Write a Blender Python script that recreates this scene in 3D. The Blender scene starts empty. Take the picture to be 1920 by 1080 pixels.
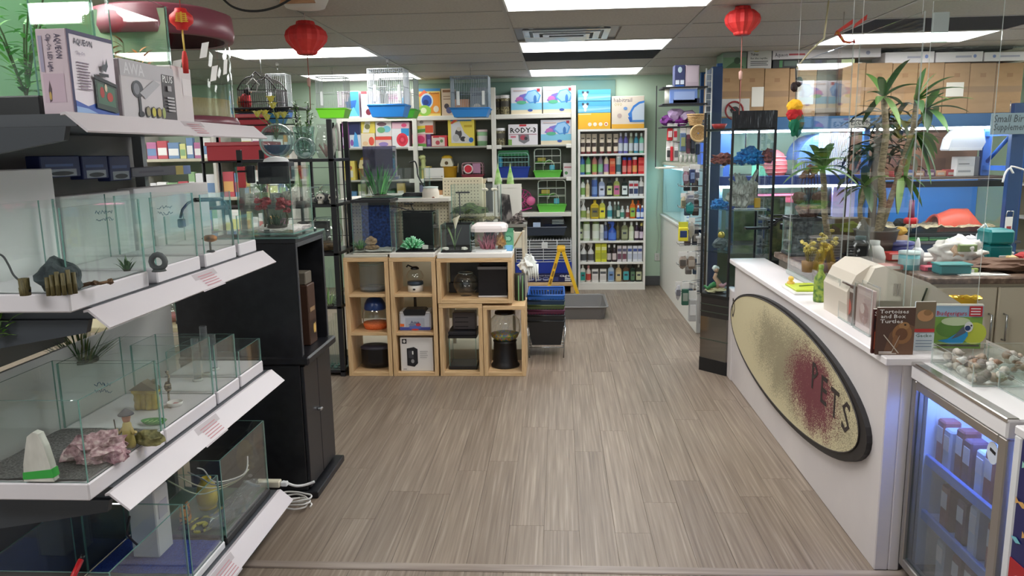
import bpy,math,random
from mathutils import Vector,Matrix,noise
PI=math.pi
S=bpy.context.scene
COL=S.collection
rnd=random.Random(7)
# camera
CAM_H=1.62
F=1440.0
PITCH,YAW,ROLL=0.17647943,-0.0625093,-0.01697597
def _rot():
 cy,sy=math.cos(YAW),math.sin(YAW);cp,sp=math.cos(PITCH),math.sin(PITCH);cr,sr=math.cos(ROLL),math.sin(ROLL)
 R0=Matrix(((1,0,0),(0,0,-1),(0,1,0)))
 Ry=Matrix(((cy,-sy,0),(sy,cy,0),(0,0,1)))
 Rp=Matrix(((1,0,0),(0,cp,-sp),(0,sp,cp)))
 Rr=Matrix(((cr,-sr,0),(sr,cr,0),(0,0,1)))
 return Rr@Rp@R0@Ry
RC=_rot()
RCT=RC.transposed()
cd=bpy.data.cameras.new('camera');cam=bpy.data.objects.new('camera',cd);COL.objects.link(cam)
cd.sensor_width=36.0;cd.lens=36.0*F/1920.0;cd.clip_start=0.05;cd.clip_end=60
mw=Matrix((RC[0],-RC[1],-RC[2])).transposed().to_4x4()
mw.translation=Vector((0,0,CAM_H))
cam.matrix_world=mw
S.camera=cam
# world, exposure
w=bpy.data.worlds.new('world');S.world=w;w.use_nodes=True
bg=w.node_tree.nodes['Background'];bg.inputs[0].default_value=(0.93,0.97,1.0,1);bg.inputs[1].default_value=0.5
S.view_settings.view_transform='Standard';S.view_settings.look='None'
S.view_settings.gamma=1.0;S.view_settings.use_curve_mapping=False
S.view_settings.exposure=0.24
S.cycles.transparent_max_bounces=40
S.cycles.max_bounces=8
PANEL_W=11.0
# materials
def lin(c):
 c/=255.0
 return c/12.92 if c<=0.04045 else((c+0.055)/1.055)**2.4
_mc={}
def C(r,g,b,rough=0.5,metal=0.0,emit=0.0,alpha=1.0):
 k=('c',r,g,b,rough,metal,emit,alpha)
 if k in _mc:return _mc[k]
 m=bpy.data.materials.new('paint_%d_%d_%d'%(r,g,b));m.use_nodes=True
 p=m.node_tree.nodes['Principled BSDF']
 c=(lin(r),lin(g),lin(b),1)
 p.inputs['Base Color'].default_value=c
 p.inputs['Roughness'].default_value=rough
 p.inputs['Metallic'].default_value=metal
 if emit:
  p.inputs['Emission Color'].default_value=c;p.inputs['Emission Strength'].default_value=emit
 if alpha<1:p.inputs['Alpha'].default_value=alpha
 m.diffuse_color=c
 _mc[k]=m;return m
def NM(name,rough=0.5,metal=0.0):
 m=bpy.data.materials.new(name);m.use_nodes=True
 nt=m.node_tree;p=nt.nodes['Principled BSDF']
 p.inputs['Roughness'].default_value=rough;p.inputs['Metallic'].default_value=metal
 return m,nt,p
def node(nt,t,**kw):
 n=nt.nodes.new(t)
 for k,v in kw.items():
  if k in n.inputs:n.inputs[k].default_value=v
  else:setattr(n,k,v)
 return n
def rgba(c):return(lin(c[0]),lin(c[1]),lin(c[2]),1)
def ramp(nt,fac,stops):
 r=nt.nodes.new('ShaderNodeValToRGB');e=r.color_ramp.elements
 while len(e)<len(stops):e.new(0.5)
 for i,(p,c)in enumerate(stops):e[i].position=p;e[i].color=rgba(c)
 nt.links.new(fac,r.inputs[0]);return r
def noisy(name,stops,scale=8.0,stretch=(1,1,1),rough=0.5,detail=4.0,bump=0.0,rotz=0,random_obj=0.0,coord='Object',voronoi=False):
 """base colour from a noise ramp"""
 k=('n',name)
 if k in _mc:return _mc[k]
 m,nt,p=NM(name,rough)
 tc=node(nt,'ShaderNodeTexCoord');mp=node(nt,'ShaderNodeMapping');mp.inputs['Scale'].default_value=stretch;mp.inputs['Rotation'].default_value=(0,0,rotz)
 nt.links.new(tc.outputs[coord],mp.inputs[0])
 vec=mp.outputs[0]
 if random_obj:
  oi=node(nt,'ShaderNodeObjectInfo');mul=node(nt,'ShaderNodeMath',operation='MULTIPLY');mul.inputs[1].default_value=random_obj
  nt.links.new(oi.outputs['Random'],mul.inputs[0])
  ad=node(nt,'ShaderNodeVectorMath',operation='ADD');nt.links.new(vec,ad.inputs[0]);nt.links.new(mul.outputs[0],ad.inputs[1]);vec=ad.outputs[0]
 if voronoi:
  n=node(nt,'ShaderNodeTexVoronoi');n.inputs['Scale'].default_value=scale;out=n.outputs['Color']
 else:
  n=node(nt,'ShaderNodeTexNoise');n.inputs['Scale'].default_value=scale;n.inputs['Detail'].default_value=detail;out=n.outputs[0]
 nt.links.new(vec,n.inputs['Vector'])
 r=ramp(nt,out,stops)
 nt.links.new(r.outputs[0],p.inputs['Base Color'])
 if bump:
  b=node(nt,'ShaderNodeBump');b.inputs['Strength'].default_value=bump;b.inputs['Distance'].default_value=0.004
  nt.links.new(out,b.inputs['Height']);nt.links.new(b.outputs[0],p.inputs['Normal'])
 _mc[k]=m;return m
def glass(name,tint=(252,254,253),ior=1.45,rough=0.0,haze=0.0,hazecol=(220,225,225),boost=1.0):
 k=('g',name)
 if k in _mc:return _mc[k]
 m=bpy.data.materials.new(name);m.use_nodes=True;nt=m.node_tree;nt.nodes.clear()
 out=node(nt,'ShaderNodeOutputMaterial');tr=node(nt,'ShaderNodeBsdfTransparent');tr.inputs[0].default_value=rgba(tint)
 gl=node(nt,'ShaderNodeBsdfGlossy');gl.inputs['Roughness'].default_value=rough;gl.inputs[0].default_value=(1,1,1,1)
 fr=node(nt,'ShaderNodeLayerWeight');fr.inputs[0].default_value=0.5
 pw=node(nt,'ShaderNodeMath',operation='POWER');pw.inputs[1].default_value=4.0
 nt.links.new(fr.outputs['Facing'],pw.inputs[0])
 f0=((ior-1)/(ior+1))**2
 ma=node(nt,'ShaderNodeMath',operation='MULTIPLY_ADD');ma.inputs[1].default_value=(1-f0)*boost*0.8;ma.inputs[2].default_value=f0*boost
 nt.links.new(pw.outputs[0],ma.inputs[0])
 base=tr.outputs[0]
 if haze:
  df=node(nt,'ShaderNodeBsdfDiffuse');df.inputs[0].default_value=rgba(hazecol)
  mh=node(nt,'ShaderNodeMixShader');mh.inputs[0].default_value=haze
  nt.links.new(tr.outputs[0],mh.inputs[1]);nt.links.new(df.outputs[0],mh.inputs[2]);base=mh.outputs[0]
 mx=node(nt,'ShaderNodeMixShader');nt.links.new(ma.outputs[0],mx.inputs[0]);nt.links.new(base,mx.inputs[1]);nt.links.new(gl.outputs[0],mx.inputs[2])
 nt.links.new(mx.outputs[0],out.inputs[0])
 m.diffuse_color=(0.8,0.9,0.9,0.3)
 _mc[k]=m;return m
GL=glass('clear_glass')
GLB=glass('bowl_glass',(248,251,250),boost=2.2)
GLED=glass('glass_edge',(165,205,196),haze=0.5,hazecol=(140,186,178))
GLDK=glass('smoked_plastic',(110,112,118),haze=0.25,hazecol=(60,60,66),rough=0.05)
GLCL=glass('clear_plastic',(232,236,238),haze=0.10,hazecol=(215,220,225),rough=0.03)
PLEXI=glass('clear_acrylic_sheet',(252,253,253),boost=0.7)
PLEXE=glass('acrylic_edge',(215,225,222),haze=0.45,hazecol=(215,222,220))
WHITE=C(236,234,236,.4);BLACK=C(18,18,22,.4);STEEL=C(190,192,196,.25,1.0);DARKM=C(34,34,38,.4,.4)
# pixel -> world on a plane
def P(x,y,X=None,Y=None,Z=None):
 d=RCT@Vector(((x-960)/F,(y-540)/F,1.0))
 s=X/d.x if X is not None else(Y/d.y if Y is not None else(Z-CAM_H)/d.z)
 return d*s+Vector((0,0,CAM_H))
def FR(x0,y0,x1,y1,Y):
 """pixel box on a wall-parallel plane -> X0, X1, Z0, Z1"""
 xm,ym=(x0+x1)/2,(y0+y1)/2
 return P(x0,ym,Y=Y).x,P(x1,ym,Y=Y).x,P(xm,y1,Y=Y).z,P(xm,y0,Y=Y).z
 # mesh builder
class MB:
 def __init__(s):s.v=[];s.f=[];s.m=[];s.s=[]
 def add(s,vs,fs,m=0,smooth=False):
  o=len(s.v);s.v+=[tuple(v)for v in vs]
  for f in fs:s.f.append([i+o for i in f]);s.m.append(m);s.s.append(smooth)
  return s
 def box(s,x0,y0,z0,x1,y1,z1,m=0):
  v=[(x0,y0,z0),(x1,y0,z0),(x1,y1,z0),(x0,y1,z0),(x0,y0,z1),(x1,y0,z1),(x1,y1,z1),(x0,y1,z1)]
  return s.add(v,[(0,3,2,1),(4,5,6,7),(0,1,5,4),(1,2,6,5),(2,3,7,6),(3,0,4,7)],m)
 def cbox(s,cx,cy,cz,sx,sy,sz,m=0):
  return s.box(cx-sx/2,cy-sy/2,cz-sz/2,cx+sx/2,cy+sy/2,cz+sz/2,m)
 def rbox(s,x0,y0,z0,x1,y1,z1,r=0.006,m=0):
  """box with chamfered edges"""
  r=min(r,(x1-x0)/2.2,(y1-y0)/2.2,(z1-z0)/2.2)
  vs=[];idx={}
  for a in(0,1):
   for b in(0,1):
    for c in(0,1):
     for ax in range(3):
      q=[(x0,x1)[a],(y0,y1)[b],(z0,z1)[c]]
      sg=[(1,-1)[a],(1,-1)[b],(1,-1)[c]]
      for k in range(3):
       if k!=ax:q[k]+=sg[k]*r
      idx[(a,b,c,ax)]=len(vs);vs.append(q)
  fs=[]
  cs=[(0,0),(1,0),(1,1),(0,1)]
  for ax in range(3):
   for sd in(0,1):
    loop=[]
    for(p,q)in cs:
     k=[0,0,0];k[ax]=sd;k[(ax+1)%3]=p;k[(ax+2)%3]=q
     loop.append(idx[(k[0],k[1],k[2],ax)])
    fs.append(loop if sd else loop[::-1])
  for ax in range(3):
   a1,a2=(ax+1)%3,(ax+2)%3
   for p in(0,1):
    for q in(0,1):
     k0=[0,0,0];k0[a1]=p;k0[a2]=q;k1=list(k0);k1[ax]=1
     l=[idx[(*k0,a1)],idx[(*k1,a1)],idx[(*k1,a2)],idx[(*k0,a2)]]
     fs.append(l if(p==q)else l[::-1])
  for a in(0,1):
   for b in(0,1):
    for c in(0,1):
     l=[idx[(a,b,c,0)],idx[(a,b,c,1)],idx[(a,b,c,2)]]
     fs.append(l if(a+b+c)%2 else l[::-1])
  return s.add(vs,fs,m)
 def pane(s,x0,y0,z0,x1,y1,z1):
  d=[x1-x0,y1-y0,z1-z0];t=d.index(min(d))
  s.box(x0,y0,z0,x1,y1,z1,1)
  big={2:(0,1),1:(2,4),0:(3,5)}[t]
  for b in big:s.m[-6+b]=0
  return s
 def tube(s,pts,r,n=6,m=0,closed=False,caps=True,r1=None):
  pts=[Vector(p)for p in pts];N=len(pts);o=len(s.v);prev=None
  for i,p in enumerate(pts):
   a=pts[(i-1)%N]if(closed or i>0)else p;b=pts[(i+1)%N]if(closed or i<N-1)else p
   t=(b-a)
   t=t.normalized()if t.length>1e-9 else Vector((0,0,1))
   if prev is None:
    u=t.orthogonal().normalized()
   else:
    u=(prev-t*prev.dot(t));u=u.normalized()if u.length>1e-6 else t.orthogonal().normalized()
   prev=u;v=t.cross(u)
   rr=r if r1 is None else r+(r1-r)*i/(N-1)
   for k in range(n):
    an=2*PI*k/n;s.v.append(tuple(p+(u*math.cos(an)+v*math.sin(an))*rr))
  for i in range(N if closed else N-1):
   j=(i+1)%N
   for k in range(n):
    l=(k+1)%n
    s.f.append([o+i*n+k,o+i*n+l,o+j*n+l,o+j*n+k]);s.m.append(m);s.s.append(n>4)
  if caps and not closed:
   s.f.append([o+k for k in range(n)][::-1]);s.m.append(m);s.s.append(False)
   s.f.append([o+(N-1)*n+k for k in range(n)]);s.m.append(m);s.s.append(False)
  return s
 def lathe(s,prof,n=20,cx=0,cy=0,m=0,smooth=True,sx=1.0,sy=1.0,a0=0.0):
  """revolve (r, z) points; r == 0 closes the end"""
  o=len(s.v);rows=[]
  for(r,z)in prof:
   if r<=1e-6:
    rows.append([len(s.v)]);s.v.append((cx,cy,z))
   else:
    b=len(s.v);rows.append(list(range(b,b+n)))
    for k in range(n):
     a=2*PI*k/n+a0;s.v.append((cx+r*math.cos(a)*sx,cy+r*math.sin(a)*sy,z))
  for A,B in zip(rows,rows[1:]):
   for k in range(n):
    l=(k+1)%n
    if len(A)==1 and len(B)==1:continue
    if len(A)==1:f=[A[0],B[l],B[k]]
    elif len(B)==1:f=[A[k],A[l],B[0]]
    else:f=[A[k],A[l],B[l],B[k]]
    s.f.append(f);s.m.append(m);s.s.append(smooth)
  return s
 def prism(s,poly,y0,y1,m=0,axis='y'):
  """extrude a polygon given in (x,z) along y ('y'), (y,z) along x ('x') or (x,y) along z ('z')"""
  n=len(poly)
  def q(a,b,t):return(a,t,b)if axis=='y'else((t,a,b)if axis=='x'else(a,b,t))
  vs=[q(a,b,y0)for a,b in poly]+[q(a,b,y1)for a,b in poly]
  fs=[list(range(n)),list(range(2*n-1,n-1,-1))]+[[i+n,(i+1)%n+n,(i+1)%n,i]for i in range(n)]
  return s.add(vs,fs,m)
 def quad(s,a,b,c,d,m=0):return s.add([a,b,c,d],[(0,1,2,3)],m)
 def blob(s,rx,ry,rz,cx=0,cy=0,cz=0,amp=0.25,freq=2.0,seed=0,sub=2,m=0,smooth=False,flat=None):
  v,f=ico(sub)
  off=Vector((seed*3.7,seed*1.3,seed*5.1));out=[]
  for p in v:
   q=Vector(p);k=1+amp*noise.noise(q*freq+off)*1.6
   z=q.z*rz*k
   if flat is not None and z<flat:z=flat
   out.append((cx+q.x*rx*k,cy+q.y*ry*k,cz+z))
  return s.add(out,f,m,smooth)
 def xf(s,fn,a=0):
  for i in range(a,len(s.v)):s.v[i]=tuple(fn(Vector(s.v[i])))
  return s
 def n(s):return len(s.v)
 def mesh(s,name,mats):
  me=bpy.data.meshes.new(name);me.from_pydata(s.v,[],s.f)
  for m in mats:me.materials.append(m)
  if len(mats)>1:me.polygons.foreach_set('material_index',[min(i,len(mats)-1)for i in s.m])
  if any(s.s):me.polygons.foreach_set('use_smooth',s.s)
  me.update();return me
 def build(s,name,mats,parent=None,loc=None,rz=0.0):
  if not isinstance(mats,(list,tuple)):mats=[mats]
  o=bpy.data.objects.new(name,s.mesh(name,mats));COL.objects.link(o)
  if parent is not None:o.parent=parent
  if loc is not None:o.location=loc
  if rz:o.rotation_euler=(0,0,rz)
  return o
_ico={}
def ico(sub):
 if sub in _ico:return _ico[sub]
 import bmesh
 bm=bmesh.new();bmesh.ops.create_icosphere(bm,subdivisions=sub,radius=1.0)
 bm.verts.ensure_lookup_table()
 r=([tuple(v.co)for v in bm.verts],[[v.index for v in f.verts]for f in bm.faces]);bm.free()
 _ico[sub]=r;return r
_tx={}
def text2d(s,res=1):
 """outline text as flat polygons, height about 1, starting at x = 0"""
 if s in _tx:return _tx[s]
 cu=bpy.data.curves.new('lettering','FONT');cu.body=s;cu.resolution_u=res;cu.size=1.4;cu.offset=0.035 if s in('RODY-3','cage')else 0.014
 o=bpy.data.objects.new('lettering',cu)
 me=o.to_mesh()
 v=[(p.co.x,p.co.y)for p in me.vertices];f=[list(p.vertices)for p in me.polygons]
 o.to_mesh_clear();bpy.data.objects.remove(o);bpy.data.curves.remove(cu)
 if v:
  x0=min(a for a,b in v);x1=max(a for a,b in v);v=[(a-x0,b)for a,b in v];wd=x1-x0
 else:wd=0.1
 _tx[s]=(v,f,wd);return _tx[s]
def put_text(mb,s,fn,u0,v0,h,m,width=None):
 """fn(u, v) -> point; h is the capital height, width squeezes the run to that length"""
 v,f,wd=text2d(s)
 k=h;kx=width/wd if width else h
 mb.add([fn(u0+a*kx,v0+b*k)for a,b in v],f,m)
 # things
def thing(name,label,cat,loc=(0,0,0),group=None,rz=0.0):
 o=bpy.data.objects.new(name,None);COL.objects.link(o);o.empty_display_size=0.05
 o.location=loc;o.rotation_euler=(0,0,rz);o['label']=label;o['category']=cat
 if group:o['group']=group
 return o
def tag(o,label,cat,group=None,kind=None):
 o['label']=label;o['category']=cat
 if group:o['group']=group
 if kind:o['kind']=kind
 return o
def struct(o):o['kind']='structure';return o
def stuff(o):o['kind']='stuff';return o
def ell(cx,cy,rx,ry,n=18,a0=0):return[(cx+rx*math.cos(2*PI*i/n+a0),cy+ry*math.sin(2*PI*i/n+a0))for i in range(n)]
def artwork(parent,prints,fn,u0,v0,W,H,name='printed_artwork'):
 """flat print on a face: prints in 0..1 face units; fn(u, v, lift) maps face metres to local space"""
 mb=MB();mats=[];mi={}
 def mid(c):
  if c not in mi:mi[c]=len(mats);mats.append(C(*c,rough=.45))
  return mi[c]
 k=0
 for p in prints:
  k+=1;lift=0.0006+0.00035*k
  if p[0]=='r':
   _,a,b,c,d,col=p
   pts=[(a,b),(c,b),(c,d),(a,d)]
  elif p[0]=='e':
   _,a,b,ra,rb,col=p;pts=ell(a,b,ra,rb)
  elif p[0]=='p':
   _,pts,col=p
  elif p[0]=='t':
   _,st,a,b,h,col,wd=p
   put_text(mb,st,lambda u,v:fn(u,v,lift),u0+a*W,v0+b*H,h*H,mid(col),wd*W if wd else None)
   continue
  mb.add([fn(u0+a*W,v0+b*H,lift)for a,b in pts],[list(range(len(pts)))],mid(col))
 if mb.f:return mb.build(name,mats,parent)
def carton(label,cat,x0,y0,x1,y1,Y,depth,col,prints=(),group=None,z=None,name='product_box',rough=.5,mat=None,rz=0.0,extra=None):
 """a box whose front fills the pixel box on plane Y"""
 X0,X1,Z0,Z1=FR(x0,y0,x1,y1,Y)
 if z is not None:Z0=z
 W,H=X1-X0,Z1-Z0
 t=thing(name,label,cat,((X0+X1)/2,Y,Z0),group,rz)
 MB().rbox(-W/2,0,0,W/2,depth,H,.003).build('box_body',mat or C(*col,rough=rough),t)
 if prints:artwork(t,prints,lambda u,v,l:(u,-l,v),-W/2,0,W,H)
 return t
 # the room
CEIL=2.45
PLANK=[noisy('plank_%d'%i,st,scale=1.0,stretch=(85,2.0,1),rough=.40,detail=6.0,random_obj=37.0,bump=.10)for i,st in enumerate([[(.22,(108,94,83)),(.46,(133,118,105)),(.56,(142,127,113)),(.80,(172,158,144))],[(.22,(111,97,86)),(.46,(137,122,109)),(.57,(146,131,117)),(.82,(178,164,150))],[(.22,(104,91,80)),(.46,(129,114,101)),(.57,(138,123,110)),(.82,(170,156,142))]])]
floor=struct(MB().box(-6.2,-2.6,-.06,5.8,9.3,-.004).build('floor',C(150,135,121,.5)))
def lay_planks():
 cache={}
 r=random.Random(3)
 for ci in range(21):
  xa=-1.75+ci*.1525
  y=2.795-r.random()*1.2*0
  segs=[]
  a=2.80;first=.25+r.random()*.95
  while a<9.2:
   b=min(9.2,a+(first if a==2.80 else 1.219));segs.append((a,b));a=b
  segs.append((1.70,2.755))
  for a,b in segs:
   L=round(b-a,3)
   if L<.02:continue
   k=(L,r.randrange(3))
   if k not in cache:
    cache[k]=MB().rbox(.0005,.0005,-.004,.152,L-.0005,0,.0007).mesh('plank',[PLANK[k[1]]])
   o=bpy.data.objects.new('plank',cache[k]);COL.objects.link(o);o.parent=floor;o.location=(xa,a,0)
lay_planks()
struct(MB().rbox(-1.75,2.752,-.003,1.45,2.803,.006,.004).build('trim_1',noisy('threshold',[(.3,(120,106,98)),(.7,(172,158,148))],1,(1.5,30,1),rough=.35)))
WALLC=noisy('mint_wall_paint',[(.3,(186,210,188)),(.7,(194,217,196))],3,rough=.6)
struct(MB().box(-6.2,9.2,-.06,5.8,9.3,2.6).build('wall_back',WALLC))
struct(MB().box(-6.3,-2.6,-.06,-6.2,9.3,2.6).build('wall_left',WALLC))
struct(MB().box(5.8,-2.6,-.06,5.9,9.3,2.6).build('wall_right',WALLC))
struct(MB().rbox(-1.66,9.165,2.0,.66,9.2,2.41,.004).build('trim_2',C(116,148,136,.6)))
struct(MB().rbox(.95,9.182,0,1.25,9.2,.115,.004).build('baseboard_back',C(86,86,88,.5)))
ceil=struct(MB().box(-6.2,-2.6,2.47,5.8,9.3,2.52).build('ceiling',C(196,192,186,.8)))
GX=[-.32+1.22*k for k in range(-5,6)]
GY=[-2.6,-1.9,-1.2,-.5,.2,.87,1.53,2.18,2.84,3.5,4.16,4.86,5.53,6.2,6.85,7.54,8.27,9.02,9.2]
TILE=noisy('ceiling_tile_board',[(.35,(176,172,166)),(.65,(188,184,178))],60,rough=.85,detail=3)
DARKT=C(30,31,40,.95)
LIGHTS=[(4,10),(4,13),(4,16),(2,13),(2,16),(6,10),(6,13),(4,7),(2,4),(2,7),(0,10),(0,13),(8,10),(8,13)]  # the unseen panels beyond the frame are added for even light
LIGHTS=[(cx+1,ry)for cx,ry in LIGHTS]
DARK=[(5,14),(7,12)]
VENT=(5,12)
DIFF=C(255,255,252,.5,emit=PANEL_W);DIFF_DIM=C(255,255,252,.5,emit=PANEL_W*.45);DIFF_MID=C(255,255,252,.5,emit=PANEL_W*.7)
LNAME={(5,10):'bright ceiling light panel at the top edge of the frame, nearest the aisle middle',(5,13):'bright ceiling light panel between the metal vent and the dark ceiling panel',(5,16):'small far ceiling light panel just in front of the green back wall',(3,13):'ceiling light panel behind the red paper lantern on the left',(3,16):'far left ceiling light panel behind the hanging white bird cages',(7,13):'ceiling light panel above the cartons, seen through the acrylic screen',(7,10):'ceiling light panel cut by the top right corner of the frame'}
def ceiling():
 tcache={}
 for ci in range(len(GX)-1):
  for ri in range(7,len(GY)-1):
   if(ci,ri)in LIGHTS or(ci,ri)==VENT:continue
   w,d=GX[ci+1]-GX[ci]-.022,GY[ri+1]-GY[ri]-.022
   k=(round(w,3),round(d,3),(ci,ri)in DARK)
   if k not in tcache:
    tcache[k]=MB().rbox(-w/2,-d/2,0,w/2,d/2,.015,.003).mesh('ceiling_tile',[DARKT if k[2]else TILE])
   o=bpy.data.objects.new('ceiling_tile',tcache[k]);COL.objects.link(o);o.parent=ceil
   o.location=((GX[ci]+GX[ci+1])/2,(GY[ri]+GY[ri+1])/2,CEIL+.004)
 bar=C(168,165,160,.5)
 for x in GX:MB().box(x-.012,2.0,CEIL,x+.012,9.2,CEIL+.02).build('grid_bar',bar,ceil)
 for y in GY[7:-1]:MB().box(GX[0],y-.012,CEIL+.001,GX[-1],y+.012,CEIL+.02).build('grid_bar',bar,ceil)
 for(ci,ri)in LIGHTS:
  x0,x1,y0,y1=GX[ci]+.012,GX[ci+1]-.012,GY[ri]+.012,GY[ri+1]-.012
  lab=LNAME.get((ci,ri))or('added ceiling light panel outside the picture, %s'%{(5,7):'straight overhead of the photographer',(3,4):'behind the camera on the left',(3,7):'above the left gondola',(7,4):'behind the camera on the right',(1,10):'far to the left above the hidden aisle',(1,13):'far left over the distant shelving',(9,10):'far to the right over the rear counter',(9,13):'far right over the stock rack'}[(ci,ri)])
  t=thing('ceiling_light',lab,'ceiling light',((x0+x1)/2,(y0+y1)/2,CEIL),'fluorescent ceiling panels')
  a,b=(x1-x0)/2,(y1-y0)/2
  MB().box(-a+.012,-b+.012,.004,a-.012,b-.012,.008).build('diffuser',DIFF_DIM if ri==16 else(DIFF_MID if(ci,ri)==(7,13)else DIFF),t)
  f=MB();f.box(-a,-b,-.002,a,-b+.012,.012);f.box(-a,b-.012,-.002,a,b,.012);f.box(-a,-b+.012,-.002,-a+.012,b-.012,.012);f.box(a-.012,-b+.012,-.002,a,b-.012,.012)
  f.build('frame',C(225,225,222,.4),t)
 x0,x1,y0,y1=GX[5]+.012,GX[5]+.75,GY[12]+.012,GY[13]-.012
 t=thing('ceiling_vent','dented bare metal air vent in the ceiling beside the light panel','vent',((x0+x1)/2,(y0+y1)/2,CEIL))
 a,b=(x1-x0)/2,(y1-y0)/2
 MB().box(-a,-b,.012,a,b,.018).build('backing',C(120,124,128,.35,.8),t)
 for k in range(3):
  q=.06+k*.07
  f=MB()
  for(p,r_,s_,u_)in((-a+q,-b+q,a-q,-b+q+.045),(-a+q,b-q-.045,a-q,b-q),(-a+q,-b+q+.045,-a+q+.045,b-q-.045),(a-q-.045,-b+q+.045,a-q,b-q-.045)):
   if s_>p and u_>r_:f.box(p,r_,-.004-.006*k,s_,u_,.004-.006*k)
  if f.f:f.build('louver',C(190,194,196,.25,.85),t)
 MB().box(-.3,-.1,-.035,.14,.1,-.028).build('centre_plate',C(205,208,210,.3,.7),t)
 MB().rbox(a+.01,-b,.004,a+.47,b,.018,.003).build('blank_panel',TILE,t)
ceiling()
# left gondola with tanks
GREY=C(74,78,84,.45);STRIP=C(220,213,218,.35);BASEW=C(226,221,226,.35)
def RX(x0,y0,x1,y1,X):
 xm,ym=(x0+x1)/2,(y0+y1)/2
 return P(x0,ym,X=X).y,P(x1,ym,X=X).y,P(xm,y1,X=X).z,P(xm,y0,X=X).z
SH=[1.735,1.222,.702,.148]
def gondola():
 t=thing('gondola_shelf','dark grey shop gondola with four shelves edged in white price strips','shelving',(-1.72,2.55,0))
 ox,oy=-1.72,2.55
 def L(x,y,z):return(x-ox,y-oy,z)
 def bx(x0,y0,z0,x1,y1,z1):return MB().box(x0-ox,y0-oy,z0,x1-ox,y1-oy,z1)
 for i,z in enumerate(SH):
  back=-2.12 if i==0 else-1.70
  s=bx(back,1.97,z-.032,-1.25,3.15,z).build('shelf',GREY,t)
  p=[(-1.262,z),(-1.248,z+.003),(-1.193,z-.046),(-1.197,z-.050),(-1.25,z-.004),(-1.262,z-.006)]
  MB().prism([(a-ox,b)for a,b in p],1.925-oy,3.15-oy,axis='y').build('price_strip',STRIP,s)
  a=MB();zz=z-.033
  a.prism([(-2.1-ox,zz),(-1.27-ox,zz),(-1.28-ox,zz-.035),(-1.72-ox,zz-.11),(-2.1-ox,zz-.11)],1.955-oy,1.975-oy,axis='y')
  a.build('bracket',C(58,63,70,.5),s)
  tx={0:(2.52,2.66),1:(2.50,2.66),2:(2.42,2.58),3:(2.44,2.60)}[i]
  tm=MB();e=[(-1.2455,z+.0015),(-1.1915,z-.0465)]
  tm.add([(e[0][0]-ox,tx[0]-oy,e[0][1]),(e[1][0]-ox+.002,tx[0]-.03-oy,e[1][1]-.004),(e[1][0]-ox+.002,tx[1]-.02-oy,e[1][1]-.004),(e[0][0]-ox,tx[1]+.01-oy,e[0][1])],[(0,1,2,3)])
  for k in range(5):
   u=.2+.15*k
   tm.add([(e[0][0]*(1-u)+e[1][0]*u-ox+.0012,tx[0]+.02-oy,e[0][1]*(1-u)+e[1][1]*u+.0012),(e[0][0]*(1-u-.05)+e[1][0]*(u+.05)-ox+.0012,tx[0]+.02-oy,e[0][1]*(1-u-.05)+e[1][1]*(u+.05)+.0012),(e[0][0]*(1-u-.05)+e[1][0]*(u+.05)-ox+.0012,tx[1]-.03-oy,e[0][1]*(1-u-.05)+e[1][1]*(u+.05)+.0012),(e[0][0]*(1-u)+e[1][0]*u-ox+.0012,tx[1]-.03-oy,e[0][1]*(1-u)+e[1][1]*u+.0012)],[(0,1,2,3)],1)
  tm.build('price_ticket',[C(190,181,186,.5),C(196,140,148,.5)],s)
 for y in(1.985,3.11):
  bx(-1.74,y-.015,0,-1.70,y+.015,1.735).build('upright',C(150,152,155,.4,.3),t)
 bx(-1.715,2.0,.15,-1.702,3.1,.56).build('back_panel',C(70,72,76,.6),t)
 bx(-1.685,1.98,.70,-1.672,3.15,.99).build('back_panel',C(206,204,204,.6),t)
 bx(-1.735,1.98,.99,-1.722,2.52,1.19).build('back_panel',C(104,101,99,.6),t)  # shade below the shelf bracket put into this panel's dark grey
 bx(-1.78,1.97,1.222,-1.765,3.15,1.703).build('back_panel',C(132,128,128,.6),t)
 bx(-1.72,1.97,0,-1.27,3.15,.11).build('base_plinth',C(40,42,46,.5),t)
gondola()
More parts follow.
